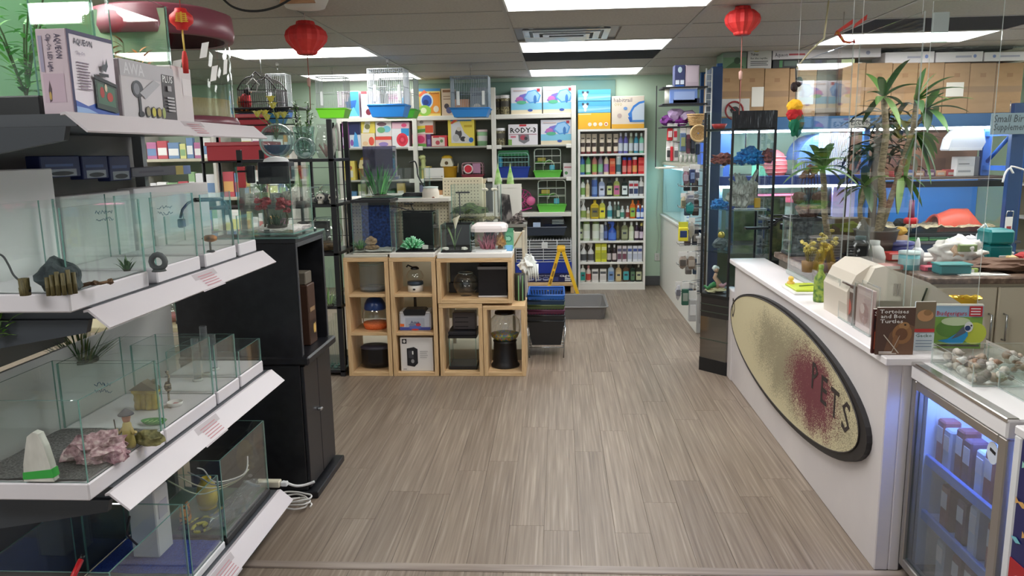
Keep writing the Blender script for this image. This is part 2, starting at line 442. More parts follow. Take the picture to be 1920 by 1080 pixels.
def tank(label,x0,y0,x1,y1,z0,z1,base=None,bh=.05,back=None,rim=None,lid=None,tp=.005,group=None,gravel=None,name='glass_tank',scrib=None,gl=None,ledge=None,rz=0.0):
 """an open glass tank standing on z0: four panes, a base, and whatever the photo shows on it"""
 cx,cy=(x0+x1)/2,(y0+y1)/2;a,b=(x1-x0)/2,(y1-y0)/2;h=z1-z0
 t=thing(name,label,'fish tank',(cx,cy,z0),group,rz)
 g=[gl or GL,ledge or GLED]
 zb=bh if base else .0
 if base:MB().rbox(-a-.004,-b-.004,0,a+.004,b+.004,bh,.004).build('base',base,t)
 else:MB().pane(-a,-b,0,a,b,.006).build('pane',g,t);zb=.006
 for q in((-a,-b,a,-b+tp),(-a,b-tp,a,b),(-a,-b+tp,-a+tp,b-tp),(a-tp,-b+tp,a,b-tp)):
  MB().pane(q[0],q[1],zb,q[2],q[3],h).build('pane',g,t)
 if back:
  if back[0]=='y':MB().box(-a+.006,b-.009,zb,a-.006,b-.006,h-.004).build('back_panel',back[1],t)
  else:MB().box(-a+.006,-b+.006,zb,-a+.009,b-.006,h-.004).build('back_panel',back[1],t)
 if rim:
  r=MB()
  for q in((-a-.004,-b-.004,a+.004,-b+.008),(-a-.004,b-.008,a+.004,b+.004),(-a-.004,-b+.008,-a+.008,b-.008),(a-.008,-b+.008,a+.004,b-.008)):
   r.box(q[0],q[1],h-.016,q[2],q[3],h+.004)
  r.build('rim',rim,t)
 if lid:MB().rbox(-a-.004,-b-.004,h+.004,a+.004,b+.004,h+.004+lid[1],.006).build('lid',lid[0],t)
 if gravel:
  m=MB();n=10
  vs=[]
  for i in range(n+1):
   for j in range(n+1):
    u,v=-a+.007+(2*a-.014)*i/n,-b+.007+(2*b-.014)*j/n
    vs.append((u,v,zb+gravel[1]*(.7+.5*noise.noise(Vector((u*30,v*30,z0))))))
  m.add(vs,[(i*(n+1)+j,(i+1)*(n+1)+j,(i+1)*(n+1)+j+1,i*(n+1)+j+1)for i in range(n)for j in range(n)],0,True)
  stuff(m.build('gravel',gravel[0],t))
 if scrib:
  m=MB();r=random.Random(int(x0*991+y0*77))
  for row in range(2):
   u=scrib[0]
   for k in range(5):
    pts=[(u+.004*q+.002*r.random(),-b-.0015,scrib[1]-row*.022+(r.random()-.5)*.014)for q in range(4)]
    m.tube(pts,.0011,4);u+=.011
  m.build('marker_scribble',C(40,84,116,.5),t)
 return t
GRAV_D=noisy('dark_gravel',[(.35,(52,54,56)),(.65,(112,112,112))],170,rough=.8)
GRAV_W=noisy('white_gravel',[(.35,(170,168,162)),(.65,(236,234,228))],170,rough=.8)
GRAV_B=noisy('blue_gravel',[(.35,(26,44,120)),(.65,(50,80,170))],170,rough=.8)
g2='small open tanks in a row on the second shelf'
tank('nearest open glass tank on second shelf, with mossy boulder and bamboo ornament inside',-1.60,1.90,-1.28,2.285,SH[1],1.495,BASEW,group=g2,gravel=(C(206,204,208,.7),.004))
tank('second open glass tank on second shelf, marked with blue pen, little cactus inside',-1.60,2.345,-1.28,2.635,SH[1],1.495,BASEW,group=g2,scrib=(-.02,.23))
tank('third open glass tank on second shelf, clip lamp curving over it',-1.60,2.685,-1.28,2.945,SH[1],1.485,BASEW,group=g2,scrib=(.0,.22))
tank('smallest open tank at the far end of the second shelf, by the black cabinet',-1.58,2.985,-1.28,3.15,SH[1],1.385,BASEW,group=g2)
g3='small open tanks in a row on the third shelf'
tank('nearest wide tank on third shelf holding pink coral rock and white slate',-1.62,1.885,-1.28,2.285,SH[2],.985,BASEW,group=g3,gravel=(GRAV_D,.012))
tank('second tank on third shelf with white sticker, scribbled pen marks, mostly empty',-1.62,2.30,-1.28,2.665,SH[2],.97,BASEW,group=g3,scrib=(-.05,.2))
tank('third narrower tank on third shelf with clear tubes standing inside',-1.60,2.69,-1.28,2.875,SH[2],.93,BASEW,group=g3)
tank('fourth low tank on third shelf, last before the black cabinet',-1.58,2.90,-1.28,3.125,SH[2],.85,BASEW,group=g3)
g4='tanks on the bottom gondola shelf'
tank('nearest tank on bottom shelf with tall white box inside',-1.68,1.93,-1.28,2.365,SH[3],.46,C(226,228,230,.4),.03,group=g4,gravel=(GRAV_B,.01))
tank('middle tank on bottom shelf with yellow vase and tiger ornament',-1.66,2.385,-1.28,2.635,SH[3],.445,C(226,228,230,.4),.03,group=g4,gravel=(GRAV_B,.01))
tank('black-edged far tank on bottom shelf filled with bubble wrap and loose tubing',-1.66,2.66,-1.28,3.10,SH[3],.49,C(24,26,28,.4),.03,group=g4,rim=None,gravel=(C(64,92,78,.7),.01))
# white boxes standing behind the tanks, small dark blue boxes on them
def xcarton(label,cat,x0,y0,x1,y1,X,depth,col,z=None,prints=(),group=None,name='product_box',mat=None,y=None):
 """a box whose aisle side (+X) fills the pixel box"""
 Y0,Y1,Z0,Z1=RX(x0,y0,x1,y1,X)
 if z is not None:Z0=z
 if y:Y0,Y1=y
 W,H=Y1-Y0,Z1-Z0
 t=thing(name,label,cat,(X,(Y0+Y1)/2,Z0),group)
 MB().rbox(-depth,-W/2,0,0,W/2,H,.003).build('box_body',mat or C(*col,rough=.5),t)
 if prints:artwork(t,prints,lambda u,v,l:(l,u,v),-W/2,0,W,H)
 return t
xcarton('tall white foam board box at near end behind the second shelf tanks','box',-60,318,112,555,-1.615,.07,(226,222,224),z=SH[1],group='white boxes behind the tanks')
xcarton('white foam board box in the middle behind the second shelf tanks','box',122,362,252,520,-1.615,.07,(222,218,220),z=SH[1],group='white boxes behind the tanks')
xcarton('white foam board box at far end, right of the others behind second shelf tanks','box',258,347,396,500,-1.615,.07,(224,220,222),z=SH[1],group='white boxes behind the tanks')
DB=[('r',.12,.05,.88,.38,(150,156,168)),('r',.1,.5,.8,.62,(60,84,140)),('e',.5,.18,.3,.1,(26,28,36))]
for i,(a,b,lb)in enumerate(((78,152,'widest and nearest'),(156,204,'middle'),(206,246,'farthest'))):
 Y0,Y1,Z0,Z1=RX(a,288,b,360,-1.66)
 xcarton('%s of three dark blue boxes on the white boxes'%lb,'box',a,292,b,358-i*3,-1.625,.05,(34,44,92),prints=DB,group='dark blue boxes under the top shelf',z=1.56-.012*i)
xcarton('long grey box with yellow and blue end on top of white box','box',248,312,358,350,-1.62,.06,(92,92,104),z=1.545,prints=[('r',.72,0,.86,1,(186,168,90)),('r',.86,0,1,1,(110,130,176)),('r',.1,.4,.5,.6,(70,70,84))])
# top shelf goods
def aqueon():
 x0,x1,y0,y1,z0,z1=-1.352,-1.272,2.0,2.222,SH[0],1.952
 t=thing('product_box','lilac and white clip-on light box lettered AQUEON, nearest on top shelf','box',(x1,y0,z0),None,math.radians(2))
 W,D,H=y1-y0,x1-x0,z1-z0
 MB().rbox(-D,0,0,0,W,H,.002).build('box_body',C(224,204,214,.45),t)
 artwork(t,[('r',0,0,1,1,(232,222,232)),('r',0,0,.05,1,(42,36,86)),('r',0,.95,1,1,(42,36,86)),('p',[(.05,.02),(1,.02),(1,.08),(.7,.10),(.5,.16),(.3,.11),(.05,.17)],(66,96,180)),('p',[(.05,.02),(.5,.03),(.3,.08),(.05,.1)],(150,180,226)),('t','AQUEON',.12,.84,.075,(40,36,70),.40),('t','Clip-On',.14,.72,.045,(170,160,180),None),*[('r',.14,.62-.035*k,.40-.02*(k%3),.635-.035*k,(130,110,130))for k in range(10)],('p',[(.46,.10),(.95,.05),(.95,.40),(.46,.48)],(52,66,60)),('p',[(.5,.16),(.9,.12),(.9,.36),(.5,.42)],(70,104,84)),('e',.6,.30,.05,.07,(168,48,44)),('e',.77,.25,.07,.06,(180,60,52)),('e',.69,.36,.03,.05,(216,196,170)),('p',[(.44,.46),(.97,.38),(.97,.42),(.44,.51)],(30,32,40)),('r',.56,.50,.78,.54,(24,24,40)),('p',[(.64,.58),(.72,.56),(.78,.64),(.76,.74),(.72,.66),(.64,.64)],(62,66,74))],lambda u,v,l:(l,u,v),0,0,W,H,'front_print')
 artwork(t,[('r',.1,.14,.8,.48,(214,188,204)),('p',[(.25,.14),(.33,.16),(.36,.3),(.30,.40),(.24,.28)],(96,74,84)),('e',.29,.22,.04,.05,(206,170,90)),('r',.08,.5,.2,.92,(176,168,196))],lambda u,v,l:(u,-l,v),-D,0,D,H,'end_print')
 for st,x,h,k in(('AQUEON',-.030,.016,.062),('Clip-On LED Light',-.052,.012,.095)):
  m=MB();put_text(m,st,lambda u,v:(x+v,-.0022,H*.94-u),0,0,h,0,k);m.build('lettering',C(56,46,84,.5),t)
aqueon()
t=xcarton('grey silver box with filter pump picture, lettered PLUS, beside lilac box','box',222,120,333,230,-1.272,.085,(196,190,194),z=SH[0],y=(2.236,2.555),prints=[('r',0,.72,1,1,(176,172,178)),('t','AWA',.06,.76,.2,(206,204,208),None),('r',.74,0,1,.86,(70,64,68)),('t','PLUS',.76,.72,.13,(235,235,235),.2),('e',.27,.52,.1,.15,(64,64,72)),('e',.25,.52,.05,.1,(120,120,128)),('p',[(.3,.46),(.58,.72),(.7,.66),(.4,.36)],(168,166,172)),('r',.27,.08,.31,.4,(60,60,66)),('e',.3,.09,.05,.05,(40,40,46)),('e',.42,.14,.045,.1,(74,74,70)),('e',.42,.14,.035,.08,(150,140,110)),('e',.52,.14,.045,.1,(74,74,70)),('e',.52,.14,.035,.08,(190,180,60)),('e',.62,.14,.045,.1,(74,74,70)),('e',.62,.14,.035,.08,(170,150,80)),('e',.71,.14,.03,.1,(150,160,90)),('r',.82,.56,.9,.66,(150,146,150)),*[('r',.8,.42-.06*k,.94,.45-.06*k,(180,176,180))for k in range(5)]])
xcarton('plain pale grey carton with blank label, third box on the top shelf','box',333,130,382,234,-1.29,.13,(206,196,198),z=SH[0],y=(2.58,2.72),prints=[('r',.5,.5,.95,.8,(214,206,208))])
GREENB=C(140,196,146,.6)
tank('big tank with green backing at top left edge of picture, leafy plant inside',-2.08,2.06,-1.405,2.36,SH[0],2.22,C(30,32,34,.4),.055,back=('y',GREENB))
tank('clear tank behind the lilac box on the top shelf, rust coloured plants inside',-1.98,2.39,-1.375,2.76,SH[0],2.14,C(40,42,44,.4),.03,back=('y',noisy('tank_scene',[(.35,(92,118,92)),(.65,(138,150,120))],7)))
def bushy(label,px,py,Y,X,z,h,cols,seed,n=70,w=.014,sp=.10):
 t=thing('aquarium_plant',label,'plant',(X,Y,z));r=random.Random(seed);m=MB();st=MB()
 for s in range(7):
  a=r.random()*6.28;top=Vector((math.cos(a)*sp*.8,math.sin(a)*sp*.5,h*r.uniform(.6,1)));st.tube([(0,0,0),tuple(top*.5+Vector((0,0,.03))),tuple(top)],.0025,4)
  for k in range(n//7):
   u=(k+1)/(n//7);p=top*u;leaf_strip(m,arc_leaf(tuple(p),r.random()*6.28,r.uniform(.1,.9),w*4.2,r.uniform(.3,1),4),w,r.randrange(len(cols)),fold=.2)
 st.build('stems',C(70,96,50,.6),t);stuff(m.build('leaves',[C(*c,rough=.5)for c in cols],t))
def top_plants():
 bushy('feathery bright green plastic plant in the big green-backed tank',0,0,2.20,P(52,200,Y=2.20).x,SH[0]+.06,.30,[(120,206,104),(150,220,124),(90,180,86)],61,110,.014,.12)
 bushy('rust orange bushy plastic plant in the clear tank behind the boxes',0,0,2.60,P(235,115,Y=2.60).x,SH[0]+.035,.26,[(176,104,40),(206,140,60),(130,76,40)],62,90,.012,.10)
def bowfront():
 cx,cy,r=-1.515,2.985,.245
 t=thing('bow_front_tank','round-fronted glass tank with maroon hood and maroon base','fish tank',(cx,cy,SH[0]))
 MB().lathe([(0,0),(r+.012,0),(r+.014,.012),(r+.004,.032),(r-.004,.034),(0,.034)],32).build('base',C(112,58,70,.35),t)
 MB().lathe([(r-.004,.034),(r-.004,.33)],32).build('curved_pane',[glass('bow_glass',(238,243,242),boost=1.2)],t)
 zt=.33
 h=MB().lathe([(r-.02,zt-.008),(r+.012,zt-.008),(r+.018,zt+.02),(r+.012,zt+.085),(r-.03,zt+.10),(0,zt+.10)],32)
 h.build('hood',C(124,62,76,.35),t)
 MB().lathe([(r-.016,.036),(r-.016,.10),(0,.10)],24).build('sand_bed',noisy('bamboo_tan',[(.3,(150,134,96)),(.7,(176,160,120))],30,(30,30,2)),t)
 for a,z in((-.5,.27),(-.95,.20),(-.35,.19),(-.05,.22)):
  p=Vector((math.cos(a)*(r-.003),math.sin(a)*(r-.003),z));u=Vector((-math.sin(a),math.cos(a),.25)).normalized()*.016;v=Vector((0,0,1))*.026+u*.5
  n=Vector((math.cos(a),math.sin(a),0))*.002
  MB().quad(p-u-v+n,p+u-v+n,p+u+v+n,p-u+v+n).build('price_sticker',C(240,238,236,.5),t)
bowfront()
# leaves, grass, rocks
def leaf_strip(mb,pts,w,m=0,up=Vector((0,0,1)),fold=.25):
 """ribbon leaf along pts, tapering at both ends"""
 pts=[Vector(p)for p in pts];N=len(pts);o=len(mb.v)
 for i,p in enumerate(pts):
  t=(pts[min(i+1,N-1)]-pts[max(i-1,0)]).normalized()
  s=t.cross(up);s=s.normalized()if s.length>1e-4 else Vector((1,0,0))
  nrm=s.cross(t)
  k=math.sin(PI*(0.12+0.88*i/(N-1)))**.7 if i<N-1 else 0.03
  a=w*k/2
  mb.v+=[tuple(p-s*a+nrm*a*fold),tuple(p),tuple(p+s*a+nrm*a*fold)]
 for i in range(N-1):
  for j in(0,1):
   mb.f.append([o+i*3+j,o+i*3+j+1,o+(i+1)*3+j+1,o+(i+1)*3+j]);mb.m.append(m);mb.s.append(True)
 return mb
def arc_leaf(base,yaw,lean,length,droop,n=7):
 """points of a leaf that rises then droops"""
 p=Vector(base);out=[p.copy()];el=lean;st=length/(n-1)
 for i in range(n-1):
  d=Vector((math.cos(yaw)*math.cos(el),math.sin(yaw)*math.cos(el),math.sin(el)))
  p=p+d*st;out.append(p.copy());el-=droop/(n-1)
 return out
top_plants()
def grass(label,loc,h,r,n,cols,cat='plant',name='grass_tuft',seed=1,w=.004,spread=.9,base=None,droop=.8,group=None):
 t=thing(name,label,cat,loc,group)
 rr=random.Random(seed);m=MB()
 for k in range(n):
  a=rr.random()*2*PI;q=rr.random()**.5
  b=(math.cos(a)*r*.45*q,math.sin(a)*r*.45*q,.002)
  leaf_strip(m,arc_leaf(b,a+rr.uniform(-.5,.5),PI/2-spread*q*rr.uniform(.4,1.0),h*rr.uniform(.6,1.05),droop*rr.uniform(.2,1),5),w,rr.randrange(len(cols)),fold=.1)
 stuff(m.build('blades',[C(*c,rough=.5)for c in cols],t))
 MB().lathe([(0,0),(r*.5,0),(r*.5,.012),(0,.02)],12).build('plant_base',base or C(60,58,50,.8),t)
 return t
def rock(label,cat,loc,rx,ry,rz,mat,seed=1,amp=.3,freq=1.8,sub=3,name='rock',z0=None):
 m=MB().blob(rx,ry,rz,0,0,rz*.8,amp,freq,seed,sub,flat=-rz*.8)
 o=m.build(name,mat,None,loc);tag(o,label,cat);return o
CORALP=noisy('pink_coral_rock',[(.32,(112,80,88)),(.5,(176,138,146)),(.62,(212,186,188)),(.8,(232,216,214))],55,rough=.85,detail=6,bump=.6)
def coral_rock(label,loc,R,mat,seed,n=16,name='coral_rock',flat=1.0):
 r=random.Random(seed);m=MB()
 m.blob(R*.72,R*.6,R*.42*flat,0,0,R*.42*flat,.5,2.5,seed,3)
 for k in range(n):
  a=r.random()*2*PI;q=r.random()**.5*R*.85;s=R*r.uniform(.16,.3)
  m.blob(s*1.2,s,s*.8,math.cos(a)*q,math.sin(a)*q*.7,s*.7+r.random()*R*.5*flat*(1-q/R),.6,3,seed+k,2)
 o=m.build(name,mat,None,loc);tag(o,label,'rock ornament');return o
zb=SH[1]+.05
p=P(105,553,Z=zb+.006)
def bamboo_rock():
 t=thing('boulder_ornament','mossy grey boulder ornament with bamboo stumps in nearest tank','ornament',(p.x-.02,p.y+.04,zb+.005))
 MB().blob(.05,.052,.046,0,.01,.036,.28,1.6,4,3,flat=-.035).build('boulder',noisy('mossy_slate',[(.35,(36,46,50)),(.55,(66,78,80)),(.7,(104,110,98))],22,rough=.85,bump=.4),t)
 bm=noisy('bamboo_green',[(.3,(66,62,38)),(.7,(124,112,70))],14,(40,40,3),rough=.6)
 for q in((.018,-.046,.056),(.030,-.043,.064),(.041,-.037,.06),(.050,-.028,.067),(.006,-.047,.05),(.056,-.016,.058)):
  m=MB();m.lathe([(0,0),(.0058,0),(.0058,q[2]*.4),(.0066,q[2]*.43),(.0058,q[2]*.46),(.0056,q[2]*.95),(.004,q[2]*.95),(.0035,q[2]*.88),(0,q[2]*.88)],10,q[0],q[1]);m.build('bamboo_stump',bm,t)
 return t
bamboo_rock()
q=P(48,553,Z=zb+.006)
t=thing('bamboo_ornament','short bamboo stump ornament left of the boulder','ornament',(q.x,q.y,zb+.005))
MB().lathe([(0,0),(.013,0),(.014,.02),(.0125,.022),(.013,.044),(.009,.044),(.008,.036),(0,.036)],12).build('stump',noisy('bamboo_green',[(.3,(84,78,46)),(.7,(150,132,84))],14),t)
m=MB();m.tube([(.009,0,.012),(.014,0,.012)],.004,8);m.build('hole',BLACK,t)
def driftpeg():
 a=P(175,535,Z=zb+.012)
 t=thing('driftwood','small brown driftwood twig lying beside the boulder','ornament',(a.x,a.y,zb+.005))
 m=MB();m.tube([(-.028,-.02,.008),(-.01,.0,.012),(.008,.02,.009),(.018,.04,.010)],.006,7,r1=.004);m.blob(.010,.010,.008,.02,.045,.010,.3,2,3,2);m.blob(.010,.010,.007,.0,.006,.012,.3,2,5,2)
 m.build('twig',noisy('driftwood_brown',[(.3,(60,46,34)),(.7,(112,84,56))],30,rough=.8),t)
driftpeg()
a=P(238,507,Z=zb+.004)
grass('tiny green cactus-like plant in the second tank on second shelf',(a.x,a.y,zb),.05,.02,26,[(52,84,54),(74,104,66),(96,120,84)],seed=5,w=.008,spread=.7)
a=P(292,508,Z=zb+.004)
t=thing('disc_ornament','grey stone ring ornament in third tank on second shelf','ornament',(a.x,a.y+.02,zb))
m=MB();m.tube([(math.cos(k*PI/6)*.022,0,.03+math.sin(k*PI/6)*.022)for k in range(12)],.009,7,closed=True);m.build('ring',C(92,96,98,.8),t)
MB().lathe([(0,0),(.022,0),(.018,.006),(0,.008)],12).build('foot',C(80,84,84,.8),t)
a=P(395,470,Z=zb+.004)
t=thing('fish_ornament','small orange and grey fish ornament in smallest tank','ornament',(a.x,a.y,zb))
MB().blob(.03,.012,.014,0,0,.05,.15,2,3,2).build('fish_body',noisy('orange_grey',[(.4,(96,100,98)),(.6,(208,150,96))],20),t)
m=MB();m.tube([(0,0,0),(0,0,.04)],.004,6);m.lathe([(0,0),(.016,0),(.012,.006),(0,.006)],10);m.build('stand',C(70,72,72,.7),t)
def clip_lamp():
 X=-1.30
 t0=P(438,478,X=X)
 t=thing('clip_lamp','black gooseneck clip lamp curving over the third tank','lamp',tuple(t0))
 def q(x,y):v=P(x,y,X=X)-t0;return(v.x,v.y,v.z)
 MB().tube([q(438,478),q(437,450),q(435,420),q(430,398),q(422,380),q(415,373)],.0045,7).build('gooseneck',BLACK,t)
 MB().tube([q(415,373),q(398,374),q(365,375)],.0075,8).build('lamp_bar',BLACK,t)
 MB().tube([q(365,375),q(352,381),q(342,393),q(338,408)],.0045,7).build('gooseneck',BLACK,t)
 a=Vector(q(340,418));MB().rbox(a.x-.010,a.y-.010,a.z-.016,a.x+.010,a.y+.014,a.z+.014,.003).build('clip',C(86,112,122,.4),t)
 MB().rbox(-.010,-.012,-.03,.012,.012,.012,.003).build('clip',BLACK,t)
clip_lamp()
def cord(label,pts,r,col,cat='cord',name='cord',rough=.5):
 p0=Vector(pts[0]);m=MB();
 P_=[Vector(p)for p in pts];out=[]
 for i in range(len(P_)-1):
  a,b=P_[i],P_[i+1];pa=P_[i-1]if i else a;pb=P_[i+2]if i+2<len(P_)else b
  for k in range(5):
   t_=k/5;out.append(.5*((2*a)+(b-pa)*t_+(2*pa-5*a+4*b-pb)*t_*t_+(3*a-pa-3*b+pb)*t_**3))
 out.append(P_[-1])
 m.tube([v-p0 for v in out],r,6)
 o=m.build(name,C(*col,rough=rough),None,tuple(p0));tag(o,label,cat);return o
cord('thin black cord drooping at left edge of second shelf',[P(-30,470,X=-1.5),P(2,478,X=-1.5),P(15,495,X=-1.48),P(25,515,X=-1.47),P(38,528,X=-1.46),(P(40,535,Z=zb+.006))],.003,(22,22,24))
z3=SH[2]+.05+.010
a=P(75,900,Z=z3)
t=thing('slate_ornament','tall white slate stone with green tape around its foot','ornament',(a.x,a.y+.01,z3-.004))
m=MB().prism([(-.045,0),(.040,0),(.034,.05),(.024,.10),(.012,.135),(-.004,.14),(-.020,.128),(-.030,.09),(-.040,.05)],-.012,.012,axis='y')
m.build('stone',noisy('white_slate',[(.3,(176,174,166)),(.6,(222,220,212)),(.8,(238,236,230))],12,(1,1,.4),rough=.8,bump=.3),t)
MB().prism([(-.0455,.006),(.0415,.012),(.0385,.036),(-.0435,.026)],-.0135,.0135,axis='y').build('tape_band',C(58,170,70,.5),t)
a=P(172,868,Z=z3)
coral_rock('lumpy pink and white coral rock in nearest tank, third shelf',(a.x-.01,a.y+.05,z3-.01),.095,CORALP,5,22)
a=P(232,843,Z=z3)
def fisherman():
 t=thing('fisherman_ornament','small fisherman figurine in grey conical hat and yellow robe','ornament',(a.x,a.y+.03,z3-.004))
 MB().lathe([(0,0),(.018,0),(.020,.01),(.015,.05),(.012,.075),(.008,.082),(0,.084)],12).build('robe',C(176,160,96,.7),t)
 MB().lathe([(0,.078),(.010,.082),(.0125,.094),(.010,.106),(0,.110)],12).build('head',C(186,132,106,.7),t)
 MB().lathe([(0,.124),(.008,.118),(.022,.106),(.023,.103),(0,.106)],14).build('hat',C(84,84,88,.8),t)
 m=MB();m.tube([(.012,0,.062),(.022,-.006,.045),(.030,-.008,.052)],.005,6);m.tube([(-.012,0,.062),(-.024,-.004,.045),(-.03,-.008,.06)],.005,6);m.build('arms',C(168,150,92,.7),t)
 MB().tube([(-.03,-.008,.03),(-.034,-.008,.09)],.0018,5).build('fishing_rod',C(70,66,60,.6),t)
fisherman()
def pineapple():
 a=P(278,785,X=-1.44)
 t=thing('castle_ornament','yellow bamboo hut ornament with four columns and grey roof','ornament',(a.x,a.y,SH[2]+.052))
 ym=noisy('yellow_hut',[(.3,(176,146,54)),(.7,(232,204,96))],20,rough=.5)
 for i in range(4):MB().lathe([(0,0),(.013,0),(.0145,.012),(.012,.024),(.0145,.036),(.012,.048),(.014,.058),(0,.062)],10,-.03+.02*i,.004*(i%2)).build('column',ym,t)
 MB().rbox(-.046,-.016,.058,.046,.018,.072,.004).build('beam',ym,t)
 m=MB();m.prism([(-.05,.072),(.05,.072),(.0,.104)],-.02,.022,axis='y');m.build('roof',C(110,104,84,.8),t)
 MB().blob(.012,.012,.01,.035,0,.10,.2,2,2,1).build('finial',C(130,120,96,.8),t)
pineapple()
a=P(278,792,Z=SH[2]+.056)
t=thing('leaf_dish','green leaf-shaped dish below the yellow hut ornament','ornament',(a.x+.02,a.y,SH[2]+.051))
MB().lathe([(0,.002),(.030,.004),(.042,.014),(.044,.013),(.031,.001),(0,0)],18,sy=.55).build('dish',C(86,156,82,.4),t)
m=MB()
for k in range(5):m.tube([(-.03+.015*k,-.014,.009),(-.024+.015*k,.012,.009)],.0012,5)
m.build('veins',C(190,214,150,.5),t)
a=P(262,838,Z=z3)
rock('mossy olive pebble heap behind the coral rock','rock ornament',(a.x+.01,a.y+.04,z3-.01),.04,.03,.026,noisy('moss_pebble',[(.35,(84,84,54)),(.65,(146,140,92))],40,rough=.9),9)
a=P(330,775,X=-1.36)
t=thing('food_dish','small round white dish with red label in the second tank','dish',(a.x,a.y,SH[2]+.052))
MB().lathe([(0,.003),(.02,.003),(.026,.014),(.028,.014),(.024,0),(0,0)],16).build('dish',C(226,224,222,.4),t)
MB().rbox(-.009,-.012,.004,.009,.012,.0065,.001).build('label',C(180,72,80,.5),t)
t=thing('figurine','tiny grey striped heron figurine in the second tank','ornament',(P(318,760,X=-1.40).x,P(318,760,X=-1.40).y,SH[2]+.05))
m=MB();m.tube([(0,0,0),(0,0,.045)],.004,6);m.blob(.014,.01,.02,0,0,.06,.2,2,3,2);m.tube([(.004,0,.07),(.008,0,.10),(0,0,.112)],.004,6);m.blob(.008,.006,.006,.002,0,.114,.1,2,3,1)
m.build('heron_body',noisy('heron_stripe',[(.4,(60,60,56)),(.6,(196,186,160))],60,(1,1,3)),t)
for i,(x,h)in enumerate(((372,.17),(390,.2),(405,.15))):
 a=P(x,722,X=-1.42)
 t=thing('clear_tube',('tallest of three'if i==1 else('left of three'if i==0 else'right of three'))+' clear plastic lift tubes standing in the third tank','tube',(a.x,a.y,SH[2]+.051),'clear tubes in the third tank')
 MB().lathe([(.014,0),(.014,h)],12).build('tube_wall',GLCL,t);MB().lathe([(0,0),(.02,0),(.02,.006),(.014,.008)],12).build('tube_foot',C(206,208,204,.4),t)
a=P(165,668,X=-1.66)
ZG=a.z-.02
grass('dark green bushy plastic grass lying behind the third shelf tanks',(a.x-.02,a.y,ZG),.15,.10,90,[(28,58,30),(44,82,40),(64,96,52),(92,98,46)],seed=8,w=.006,spread=1.35,droop=.5)
t=thing('storage_box','dark carton under the plastic grass behind third shelf tanks','box',(a.x-.02,a.y,SH[2]))
MB().rbox(-.08,-.28,0,.0,.22,ZG-SH[2]-.002,.006).build('box_body',C(112,110,112,.7),t);MB().rbox(-.084,-.284,ZG-SH[2]-.03,.004,.224,ZG-SH[2]-.001,.004).build('lid',C(150,146,146,.6),t)
zf=SH[3]+.042
a=P(285,1000,X=-1.50)
t=thing('white_box','tall plain white carton standing inside nearest bottom tank','box',(a.x,a.y,zf))
MB().rbox(-.05,-.05,0,.05,.05,.25,.004).build('box_body',C(222,218,218,.6),t);MB().box(.0505,-.03,.14,.052,.03,.2).build('label',C(196,190,204,.5),t)
cord('black lamp cord with plug hanging over the tall white carton',[P(243,968,X=-1.40),P(240,985,X=-1.395),P(238,1000,X=-1.395),P(245,1010,X=-1.39),P(258,1022,X=-1.385)],.004,(26,24,32))
a=P(395,1000,X=-1.46)
t=thing('yellow_vase','glossy yellow vase in the middle bottom tank','vase',(a.x,a.y,zf-.004))
MB().lathe([(0,0),(.03,0),(.042,.03),(.044,.06),(.034,.10),(.020,.122),(.022,.13),(.016,.13),(.014,.12),(0,.118)],18).build('vase_body',C(226,196,40,.3),t)
MB().lathe([(0,0),(.034,0),(.034,.006),(0,.006)],18).build('foot_ring',C(206,176,36,.4),t)
a=P(352,1015,X=-1.47)
t=thing('tiger_ornament','small orange tiger mask ornament beside the yellow vase','ornament',(a.x,a.y,zf-.004))
MB().rbox(-.018,-.03,0,.018,.03,.012,.003).build('stand',C(60,40,30,.7),t)
MB().blob(.02,.034,.04,0,0,.05,.2,2,3,2).build('mask',noisy('tiger',[(.42,(30,24,20)),(.5,(214,126,40)),(.7,(232,160,60))],26,(1,1,3)),t)
for s in(-1,1):MB().blob(.008,.01,.012,0,s*.024,.086,.1,2,2,1).build('ear',C(214,126,40,.6),t)
a=P(375,1030,X=-1.40)
t=thing('snake_ornament','yellow and black coiled snake ornament on blue gravel','ornament',(a.x,a.y+.03,zf-.004))
MB().tube([(math.cos(k*.55)*(.012+.0028*k),math.sin(k*.55)*(.016+.004*k),.010+.0004*k)for k in range(18)],.008,7,r1=.004).build('coils',noisy('snake_skin',[(.44,(36,34,18)),(.5,(206,196,60))],70),t)
MB().blob(.011,.013,.008,.014,.0,.018,.1,2,2,1).build('head',C(206,196,60,.6),t)
bub=noisy('bubble_film',[(.4,(188,192,194)),(.6,(232,236,238))],90,voronoi=True)
t=thing('bubble_wrap','heap of clear bubble wrap along front of far bottom tank','bubble wrap',(-1.33,2.86,SH[3]+.04))
r_=random.Random(2);m=MB()
for k in range(90):
 m.blob(.011,.011,.008,r_.uniform(-.03,.03),r_.uniform(-.18,.2),.012+r_.random()*.05*(.4+abs(k%5)/5),.1,2,k,1,0,True)
stuff(m.build('bubbles',GLCL,t));MB().blob(.045,.20,.03,0,.01,.03,.4,3,4,3).build('film',GLCL,t)
for i in range(4):
 cord(['pale','cream','grey','white'][i]+' loose air tube curling through the far bottom tank',[(-1.5+.02*i,2.68+.04*i,.40),(-1.45,2.78+.03*i,.30+.02*i),(-1.42,2.9,.26+.012*i),(-1.38+.01*i,3.02,.25+.01*i),(-1.36,3.09,.27+.02*i)],.003,[(180,186,160),(206,200,176),(140,146,150),(220,220,220)][i],'tube','air_tube')
